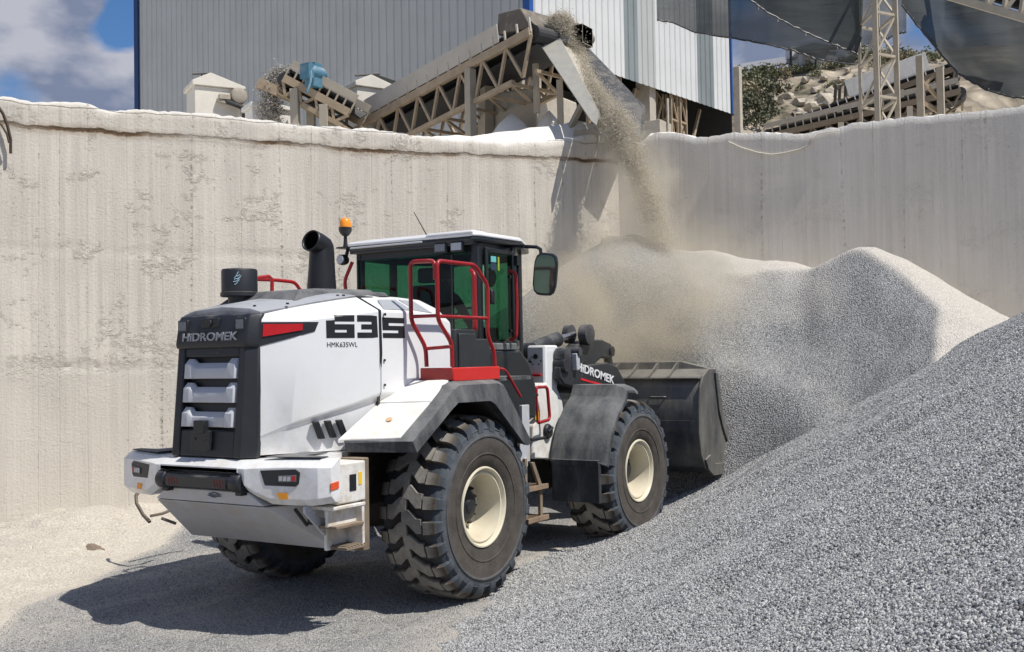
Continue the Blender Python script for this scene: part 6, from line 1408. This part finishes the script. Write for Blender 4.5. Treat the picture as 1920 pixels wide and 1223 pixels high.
q = P(735, 180, 30); b = MB(); b.box(q.x-.9, q.x+1.2, q.y-.1, q.y+.1, P(735, 195, 30).z, P(735, 152, 30).z); b.build('doorway', DARKI); tag(bpy.data.objects['doorway'], 'dark opening in the grey building beside the cream hopper', 'doorway')
# dark undercroft clutter below the main conveyor
b = MB(); q = P(990, 205, 22.4); b.box(q.x-.85, q.x+.85, q.y-.7, q.y+.7, 4.9, P(985, 186, 22.4).z); tag(b.build('concrete_plinth', CONB, bevel=.05), 'broad dusty concrete plinth under the head of the long conveyor', 'plinth')
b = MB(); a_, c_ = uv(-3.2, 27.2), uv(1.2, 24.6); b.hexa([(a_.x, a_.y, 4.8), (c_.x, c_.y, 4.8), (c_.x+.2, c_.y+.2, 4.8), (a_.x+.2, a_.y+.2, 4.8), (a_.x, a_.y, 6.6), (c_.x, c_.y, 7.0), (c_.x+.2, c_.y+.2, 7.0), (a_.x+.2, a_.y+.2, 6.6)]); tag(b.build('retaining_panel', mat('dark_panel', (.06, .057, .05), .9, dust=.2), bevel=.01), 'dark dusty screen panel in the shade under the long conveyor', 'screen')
for k, (px, py0, py1, d, w) in enumerate(((968, 140, 215, 22.5, .16), (913, 140, 250, 21.8, .20), (1004, 100, 180, 23, .18))):
    b = MB(); b.beam(P(px, py0, d), P(px, py1+20, d), w); tag(b.build('steel_post', CSTEEL), ('cream steel post with a plate foot under the long conveyor, beside the plinth', 'thick cream steel post under the middle of the long conveyor', 'pale steel post standing on the plinth beside the chute')[k], 'post', 'posts under the conveyor')
q0 = P(1158, 444, 17.9)
b = MB(); rt_ = uv(1, 0)-uv(0, 0); fw_ = uv(0, 1)-uv(0, 0)
tp = [q0-rt_*.27-fw_*.1, q0+rt_*.27-fw_*.1, q0+rt_*.25+fw_*.5, q0-rt_*.25+fw_*.5]; bt = [q0-rt_*.42-fw_*.3, q0+rt_*.36-fw_*.3, q0+rt_*.34+fw_*.5, q0-rt_*.40+fw_*.5]
b.hexa([V((p.x, p.y, 2.6)) for p in bt]+[V((p.x, p.y, q0.z)) for p in tp]); tag(b.build('concrete_footing', mat('footing_dusty', (.46, .41, .32), .95, dust=.7, dustcol=(.58, .52, .41), var=.2, scale=4, bump=.8, bscale=14), bevel=.05), 'dusty flat-topped concrete footing rising out of the big pile in the wall corner', 'footing')
# mounds of powder round the plinth
MD = [(P(960, 240, 20.9), .75, .85, 'white dust mound heaped against the plinth, left of the chute leg'), (P(1030, 235, 20.8), .6, .8, 'white dust mound under the chute leg')]
for i, (c, r, h, lb) in enumerate(MD):
    b = MB(); R_ = []
    for k in range(9):
        t = k/8; rr = r*(1-t)**.75*1.6+.01; R_.append([(c.x+rr*math.cos(a)*(1+.15*fbm(math.cos(a)+i*3, math.sin(a), 1.2, 2)), c.y+rr*math.sin(a), 4.95+(c.z+h*.35-4.95)*t) for a in [j*2*math.pi/28 for j in range(28)]])
    b.loft(R_); tag(b.build('dust_mound', POWDER, smooth=70), lb, 'dust mound', 'mounds of white dust')
# ------------------------------------------------------------------ right background
def hh(u, v):
    z = 4.6+.37*max(0, v-40)*.62+.028*max(0, u-14)*max(0, v-40)*.3
    return z
HILLT = [(1385, 133), (1440, 126), (1500, 120), (1560, 117), (1610, 96), (1680, 90), (1760, 92), (1860, 80), (2000, 78), (2300, 60)]
def hill_z(u, v, VT=78.):
    px = 960+u/v*2042; 
    top = interp(HILLT, 960+u/VT*2042); zt = P(960+u/VT*2042, top, VT).z
    t = max(0, min(1, (v-38)/(VT-38))); base_ = 4.9
    z = base_+(zt-base_)*(t**1.15)
    k = math.sin(t*math.pi)
    q = fbm(u, v, .16, 5, 3.)
    return z+k*(1.6*q+.5*abs(fbm(u, v, .6, 4, 1.)))+(0 if t < 1 else -.02*(v-VT))
hv = []; us = rngs((2, 90, .55)); vs_ = rngs((36, 84, .55), (84, 160, 8))
for v in vs_:
    for u in us: p = uv(u, v); hv.append((p.x, p.y, hill_z(u, v)))
nu = len(us); b = MB(); b.add(hv, [(j*nu+i, j*nu+i+1, (j+1)*nu+i+1, (j+1)*nu+i) for j in range(len(vs_)-1) for i in range(nu-1)])
hm = bpy.data.materials.new('hillside'); hm.use_nodes = True; N, L = hm.node_tree.nodes, hm.node_tree.links; pbs = N['Principled BSDF']; pbs.inputs['Roughness'].default_value = .95
tc = N.new('ShaderNodeTexCoord'); n = N.new('ShaderNodeTexNoise'); n.inputs['Scale'].default_value = .16; n.inputs['Detail'].default_value = 9; n.inputs['Roughness'].default_value = .7; L.new(tc.outputs['Object'], n.inputs['Vector'])
r = N.new('ShaderNodeValToRGB'); e = r.color_ramp.elements; e[0].position = .42; e[0].color = (.15, .145, .085, 1); e[1].position = .5; e[1].color = (.34, .28, .20, 1); q = e.new(.62); q.color = (.50, .43, .33, 1); L.new(n.outputs[0], r.inputs[0])
n2 = N.new('ShaderNodeTexVoronoi'); n2.inputs['Scale'].default_value = .8; L.new(tc.outputs['Object'], n2.inputs['Vector']); mx_ = N.new('ShaderNodeMix'); mx_.data_type = 'RGBA'; mx_.blend_type = 'MULTIPLY'; mx_.inputs[0].default_value = .7; L.new(r.outputs[0], mx_.inputs[6])
rr = N.new('ShaderNodeMapRange'); rr.inputs['From Max'].default_value = .7; rr.inputs['To Min'].default_value = 1.3; rr.inputs['To Max'].default_value = .4; L.new(n2.outputs['Distance'], rr.inputs[0]); L.new(rr.outputs[0], mx_.inputs[7]); L.new(mx_.outputs[2], pbs.inputs['Base Color'])
bp = N.new('ShaderNodeBump'); bp.inputs['Strength'].default_value = 1; bp.inputs['Distance'].default_value = .5; L.new(n2.outputs['Distance'], bp.inputs['Height']); L.new(bp.outputs[0], pbs.inputs['Normal'])
ho_ = b.build('hillside', hm, None, smooth=60); ho_['kind'] = 'structure'
# rocks
ROCK = mat('hill_rock', (.48, .42, .33), .95, bump=.8, bscale=2, var=.25, scale=1)
r_ = random.Random(3)
def hill_at(px, py):
    for v in [40+i*.4 for i in range(110)]:
        p = P(px, py, v); u = to_uv(p.x, p.y)[0]
        if p.z < hill_z(u, v): return p, v
    return P(px, py, 78), 78
k = 0
for px, py, r0 in ((1462, 190, .9), (1480, 182, .8), (1498, 195, 1.1), (1520, 205, 1.2), (1545, 190, 1.3), (1555, 175, .9), (1500, 215, .9), (1530, 170, .7), (1600, 175, .8), (1575, 150, .6), (1620, 165, .7), (1480, 160, .5), (1510, 150, .6), (1545, 145, .5), (1590, 132, .4), (1640, 150, .7), (1700, 160, .7), (1745, 150, .8), (1715, 190, .8), (1780, 165, .9), (1660, 185, .8)):
    p, v = hill_at(px, py); w = 'pale jagged boulder on the bare slope'
    rock('boulder', p, r0*v/60*.42, ROCK, 'pale jagged boulder scattered on the rocky slope beyond the right wall', 'boulders on the rocky slope', k*1.3, (1, .9, .8), 'boulder', 2, True); k += 1
# bushes: leafy clumps
LEAF = mat('bush_leaf', (.17, .18, .10), .8, var=.4, scale=2); LEAF2 = mat('dry_bush_leaf', (.30, .26, .16), .85, var=.4, scale=2); LEAF3 = mat('shaded_bush_leaf', (.10, .105, .06), .85, var=.4, scale=2)  # third leaf is the first one darkened, shade put into its colour
def bush(c, r, m, label, seed, n=420):
    q = random.Random(seed); b = MB()
    for i in range(n):
        a, ph = q.random()*6.28, math.acos(q.random()*1.2-.2); rad = r*(.45+.55*q.random())*(1+.3*math.sin(a*3+seed))
        p = V((rad*math.cos(a)*math.sin(ph), rad*math.sin(a)*math.sin(ph), rad*.8*math.cos(ph)))
        s = r*(.06+.09*q.random()); d1 = V((q.gauss(0, 1), q.gauss(0, 1), q.gauss(0, 1))).normalized()*s; d2 = d1.cross(V((q.gauss(0, 1), q.gauss(0, 1), q.gauss(0, 1)))).normalized()*s*.6
        b.add([p-d1, p+d2, p+d1, p-d2], [(0, 1, 2, 3)])
    b.tube([(0, 0, -r*.5), (0, 0, r*.3)], [r*.05, r*.02], 5)
    o = b.build('bush', m, None); o.location = c; return tag(o, label, 'bush', 'bushes on the hillside')
bl = [(1400, 150, 1.4, 0), (1420, 140, 1.2, 0), (1440, 142, 1.5, 0), (1465, 140, 1.2, 1), (1490, 134, 1.0, 0), (1400, 175, 1.6, 1), (1425, 165, 1.5, 0), (1450, 170, 1.4, 2), (1405, 205, 1.8, 2), (1430, 195, 1.5, 2), (1445, 215, 1.3, 2), (1415, 230, 1.5, 2), (1520, 128, 1.0, 0), (1545, 125, .9, 1), (1570, 124, 1.0, 0), (1590, 116, .8, 0), (1612, 108, 1.3, 0), (1632, 104, 1.2, 0), (1655, 108, 1.2, 1), (1680, 104, 1.2, 0), (1702, 108, 1.0, 1), (1722, 115, 1.0, 0), (1560, 160, .6, 0), (1500, 165, .5, 0), (1605, 150, .6, 0), (1745, 110, 1.2, 0), (1395, 190, 1.2, 0), (1530, 140, .6, 0), (1650, 125, .9, 0), (1690, 130, .8, 1)]
for i, (px, py, r0, t) in enumerate(bl):
    p, v = hill_at(px, py); bush(p+V((0, 0, -.05)), r0*v/78*.78, (LEAF, LEAF2, LEAF3)[t], ('green leafy bush on the hillside beyond the right wall', 'dry yellowish bush on the hillside beyond the right wall', 'dark shaded bush low on the hillside by the concrete post')[t], i)
# prefab house, canopy, pipe fence on the hilltop
pc_ = P(1524, 120, 78); hs_ = tag(empty('site_cabin', pc_, YAW-R(90)+R(12)), 'white prefab site cabin on the hilltop beside a flat canopy', 'cabin')
b = MB(); b.box(-1.3, 1.3, -1, 1, -.6, .62); b.build('cabin_wall', mat('cabin_white', (.62, .63, .65), .6), hs_, bevel=.02); b = MB(); b.box(-1.4, 1.4, -1.1, 1.1, .622, .72); b.build('cabin_roof', mat('cabin_roof', (.42, .43, .45), .6), hs_); b = MB(); b.box(-.7, -.45, -1.02, -1.0, .05, .3); b.box(-.2, .5, -1.02, -1.0, .0, .35); b.build('cabin_window', mat('cabin_window', (.25, .26, .3), .2), hs_)
b = MB(); b.box(-1.9, -1.2, -.4, .4, .3, 1.1); b.build('cabin_annex', mat('cabin_white', (.62, .63, .65), .6), hs_)
cn = tag(empty('canopy', P(1530, 98, 76)), 'dark flat canopy roof on thin posts above the site cabin', 'canopy'); bpy.context.view_layer.update()
b = MB(); slab(b, [P(1483, 92, 76), P(1526, 80, 80), P(1576, 88, 79), P(1530, 101, 75)], V((0, 0, -1)), .12); pb(b, 'canopy_roof', DARKI, cn)
for px, py0, py1, d in ((1483, 92, 132, 76), (1564, 92, 124, 78), (1530, 100, 128, 75)): b = MB(); b.beam(P(px, py0, d), P(px, py1, d), .12); pb(b, 'canopy_post', DARKI, cn)
b = MB(); b.beam(P(1484, 120, 76), P(1500, 128, 76), .08); pb(b, 'canopy_brace', DARKI, cn)
b = MB(); b.beam(P(1386, 128, 78), P(1486, 112, 79), .5, .5); b.beam(P(1386, 124, 78.1), P(1486, 107, 79.1), .2, .12); tag(b.build('wall', mat('pale_parapet', (.45, .46, .5), .7)), 'low pale parapet running along the hilltop towards the cabin', 'parapet')
# lattice tower and two posts
def frame_tower(pxl, pxr, py0, py1, d, label, n=4, t=.17, w=None):
    root = tag(empty('lattice_tower', P(pxl, py1, d)), label, 'tower'); bpy.context.view_layer.update()
    A, B_ = P(pxl, py1, d), P(pxr, py1, d+.3); zt = P(pxl, py0, d).z; bk_ = (uv(0, 1)-uv(0, 0))*1.1
    for j, q in enumerate((A, B_, A+bk_, B_+bk_)):
        b = MB(); b.beam(V((q.x, q.y, 4.9)), V((q.x, q.y, zt)), t if j < 2 else t*.6); pb(b, 'tower_leg', CSTEEL, root)
    hb = (zt-4.9)/n
    for i in range(n):
        z0, z1 = 4.9+i*hb, 4.9+(i+1)*hb
        b = MB()
        for a_, c_ in ((A, B_), (A+bk_, B_+bk_), (A, A+bk_), (B_, B_+bk_)):
            b.beam(V((a_.x, a_.y, z1)), V((c_.x, c_.y, z1)), t*.5)
            if a_ is A and c_ is B_ or a_ is not A: b.beam(V((a_.x, a_.y, z0)), V((c_.x, c_.y, z1)), t*.42)
        pb(b, 'bracing', CSTEEL, root)
    return root
frame_tower(1646, 1684, -60, 230, 23.5, 'tall cream lattice tower standing behind the right wall between the shade nets', 6, .105)
pt = tag(empty('steel_trestle', P(1727, 220, 24)), 'pair of short cream posts with cross bracing, right of the lattice tower', 'trestle'); bpy.context.view_layer.update()
for px, py in ((1727, 105), (1765, 126)): b = MB(); q = P(px, 220, 24); b.beam(V((q.x, q.y, 4.9)), V((q.x, q.y, P(px, py, 24).z)), .14); pb(b, 'trestle_post', CSTEEL, pt)
b = MB(); b.beam(P(1727, 150, 24.1), P(1765, 190, 24.1), .07); b.beam(P(1727, 190, 24.1), P(1762, 212, 24.1), .07); b.beam(P(1765, 130, 24.1), P(1727, 165, 24.1), .06); pb(b, 'trestle_brace', BROWNS, pt)
# far conveyor rising to the right
A = P(1470, 248, 36); B_ = P(1790, 138, 34)
c3, s_, u_, d_ = conv('belt_conveyor', A, B_, 1.3, mat('skirt_white', (.68, .66, .62), .7, dust=.2), mat('rust_truss', (.16, .125, .09), .85, dust=.3), 'far belt conveyor with a white side skirt, rising to the right behind the lattice tower', 'belt conveyors', skirt=.55, depth=.7, legs=(.35, .7), nb=10, skirt_from=.42, skirt_to=.88)
b = MB(); 
for px in (1565, 1573, 1584): b.beam(P(px, 205, 35.5), P(px+2, 160, 35.5), .09)
b.beam(P(1565, 170, 35.5), P(1586, 155, 35.5), .08); b.beam(P(1563, 200, 35.5), P(1586, 195, 35.5), .6, .3); pb(b, 'ladder_cage', mat('cage_brown', (.10, .085, .065), .9), c3)
A = P(1440, 262, 33); B_ = P(1800, 178, 31)
conv('belt_conveyor', A, B_, .9, mat('skirt_dark', (.30, .27, .23), .8, dust=.3), mat('rust_truss', (.16, .125, .09), .85), 'lower dusty belt conveyor in front of the far one, ending under the dark net', 'belt conveyors', skirt=.15, depth=.35, legs=(.4, .75), nb=12)
# upper right gantry conveyor
gt = tag(empty('truss_gantry', P(1850, 30, 21)), 'cream truss gantry crossing the top right corner above the dark net', 'gantry'); bpy.context.view_layer.update()
b = MB()
for o in (0, .9):
    a_, c_ = P(1760, -12, 20.5+o), P(2660, 250, 16+o); b.beam(a_, c_, .13); a2_, c2_ = P(1790, -70, 20.5+o), P(2660, 180, 16+o); b.beam(a2_, c2_, .10)
    for i in range(24):
        p, q = a_.lerp(c_, i/24), a2_.lerp(c2_, (i+.5)/24); q2 = a_.lerp(c_, (i+1)/24); b.beam(p, q, .07); b.beam(q, q2, .07)
pb(b, 'gantry_truss', CSTEEL, gt)
b = MB(); slab(b, [P(1765, -30, 21.5), P(1960, 30, 20.5), P(1960, -60, 20.5), P(1765, -120, 21.5)], FW, .1); pb(b, 'gantry_cladding', DARKI, gt)
# ------------------------------------------------------------------ shade nets
def net_mat(name, alpha, col=(.035, .045, .048)):
    m = bpy.data.materials.new(name); m.use_nodes = True; N, L = m.node_tree.nodes, m.node_tree.links; pbs = N['Principled BSDF']; pbs.inputs['Base Color'].default_value = (*col, 1); pbs.inputs['Roughness'].default_value = .8
    tr = N.new('ShaderNodeBsdfTransparent'); mx = N.new('ShaderNodeMixShader'); tc = N.new('ShaderNodeTexCoord'); n = N.new('ShaderNodeTexNoise'); n.inputs['Scale'].default_value = .9; n.inputs['Detail'].default_value = 6; L.new(tc.outputs['Object'], n.inputs['Vector'])
    mr = N.new('ShaderNodeMapRange'); mr.inputs['From Min'].default_value = .35; mr.inputs['From Max'].default_value = .65; mr.inputs['To Min'].default_value = alpha-.05; mr.inputs['To Max'].default_value = alpha+.05; L.new(n.outputs[0], mr.inputs[0]); L.new(mr.outputs[0], mx.inputs[0]); L.new(tr.outputs[0], mx.inputs[1]); L.new(pbs.outputs[0], mx.inputs[2]); L.new(mx.outputs[0], N['Material Output'].inputs[0])
    n3 = N.new('ShaderNodeTexNoise'); n3.inputs['Scale'].default_value = 2.5; n3.inputs['Detail'].default_value = 8; mp = N.new('ShaderNodeMapping'); mp.inputs['Scale'].default_value = (.3, .3, 2.2); mp.inputs['Rotation'].default_value = (0, .5, 0); L.new(tc.outputs['Object'], mp.inputs[0]); L.new(mp.outputs[0], n3.inputs['Vector'])
    rp = N.new('ShaderNodeValToRGB'); rp.color_ramp.elements[0].position = .5; rp.color_ramp.elements[0].color = (*col, 1); rp.color_ramp.elements[1].position = .85; rp.color_ramp.elements[1].color = (col[0]*1.9, col[1]*1.8, col[2]*1.7, 1); L.new(n3.outputs[0], rp.inputs[0]); L.new(rp.outputs[0], pbs.inputs['Base Color'])
    bp = N.new('ShaderNodeBump'); bp.inputs['Strength'].default_value = .35; bp.inputs['Distance'].default_value = .05; L.new(n3.outputs[0], bp.inputs['Height']); L.new(bp.outputs[0], pbs.inputs['Normal'])
    return m
def net(name, lower, upper, m, label, nr=14, sag=.35, seed=0):
    # lower & upper edges: lists of points, lofted with ripples
    nn = 60; b = MB(); R_ = []
    def along(pts, t): k = t*(len(pts)-1); i = min(int(k), len(pts)-2); return pts[i].lerp(pts[i+1], k-i)
    for j in range(nr):
        s = j/(nr-1); row = []
        for i in range(nn):
            t = i/(nn-1); p = along(lower, t).lerp(along(upper, t), s); q = p+FW*(.05*math.sin(t*9+s*2+seed)+.05*fbm(t*4, s*3, 1, 3, seed))*(1 if 0 < s < 1 else .5); q.z -= sag*math.sin(s*math.pi)*.3
            if j == 0: q.z += .03*fbm(t*30, seed, 1, 2)
            row.append(tuple(q))
        R_.append(row)
    b.loft(R_, closed=False, cap=False); o = tag(b.build(name, m, None, smooth=60), label, 'shade net', 'dark shade nets')
    h = MB(); h.tube(R_[0], .022, 5); h.build('hem_rope', LETT, o)
    for i in range(3+seed, nn-2, 11):      # ties knotted into the hem
        p = V(R_[0][i]); k = MB(); k.tube([p+V((0, 0, .04)), p+V((.02, 0, -.02)), p+V((.03, 0, -.07))], .010, 5); k.build('hem_tie', PALEW, o)
    return o
net('shade_net', [P(1232, 38, 27), P(1262, 42, 27), P(1300, 60, 26.8), P(1380, 74, 26.5), P(1440, 84, 26), P(1490, 96, 25.8), P(1530, 110, 25.6), P(1560, 116, 25.5), P(1602, 122, 25.4)],
    [P(1225, -330, 27), P(1300, -330, 27), P(1360, -330, 26.8), P(1420, -330, 26.5), P(1480, -330, 26), P(1530, -330, 25.8), P(1560, -330, 25.6), P(1600, -330, 25.5), P(1640, -330, 25.4)], net_mat('net_thin', .84, (.045, .055, .060)), 'large grey shade net hung across the building corner, with a sagging lower hem', seed=1)
net('shade_net', [P(1408, 0, 24.5), P(1440, 25, 24.5), P(1490, 52, 24.5), P(1560, 82, 24.5), P(1606, 100, 24.5), P(1614, 70, 24.5)],
    [P(1400, -330, 24.5), P(1440, -330, 24.5), P(1500, -330, 24.5), P(1560, -330, 24.5), P(1610, -330, 24.5), P(1634, -330, 24.5)], net_mat('net_dense', .90, (.03, .038, .04)), 'darker doubled fold of shade net ending in a point left of the lattice tower', seed=2)
net('shade_net', [P(1600, 84, 26.5), P(1640, 88, 26.5), P(1680, 64, 26.5), P(1700, 60, 26.5)], [P(1605, -330, 26.5), P(1640, -330, 26.5), P(1680, -330, 26.5), P(1700, -330, 26.5)], net_mat('net_thin2', .75, (.045, .055, .060)), 'thin strip of shade net seen through the lattice tower', seed=6)
net('shade_net', [P(1690, 10, 21.5), P(1720, 50, 21.5), P(1765, 100, 21.5), P(1800, 140, 21.3), P(1850, 170, 21), P(1900, 184, 20.7), P(1990, 190, 20.4)],
    [P(1680, -330, 22), P(1720, -330, 22), P(1770, -40, 22), P(1820, -10, 21.8), P(1870, 10, 21.6), P(1920, 25, 21.4), P(2000, 40, 21)], net_mat('net_right', .96, (.028, .034, .036)), 'wrinkled dark shade net draped across the right edge under the truss gantry', seed=4)
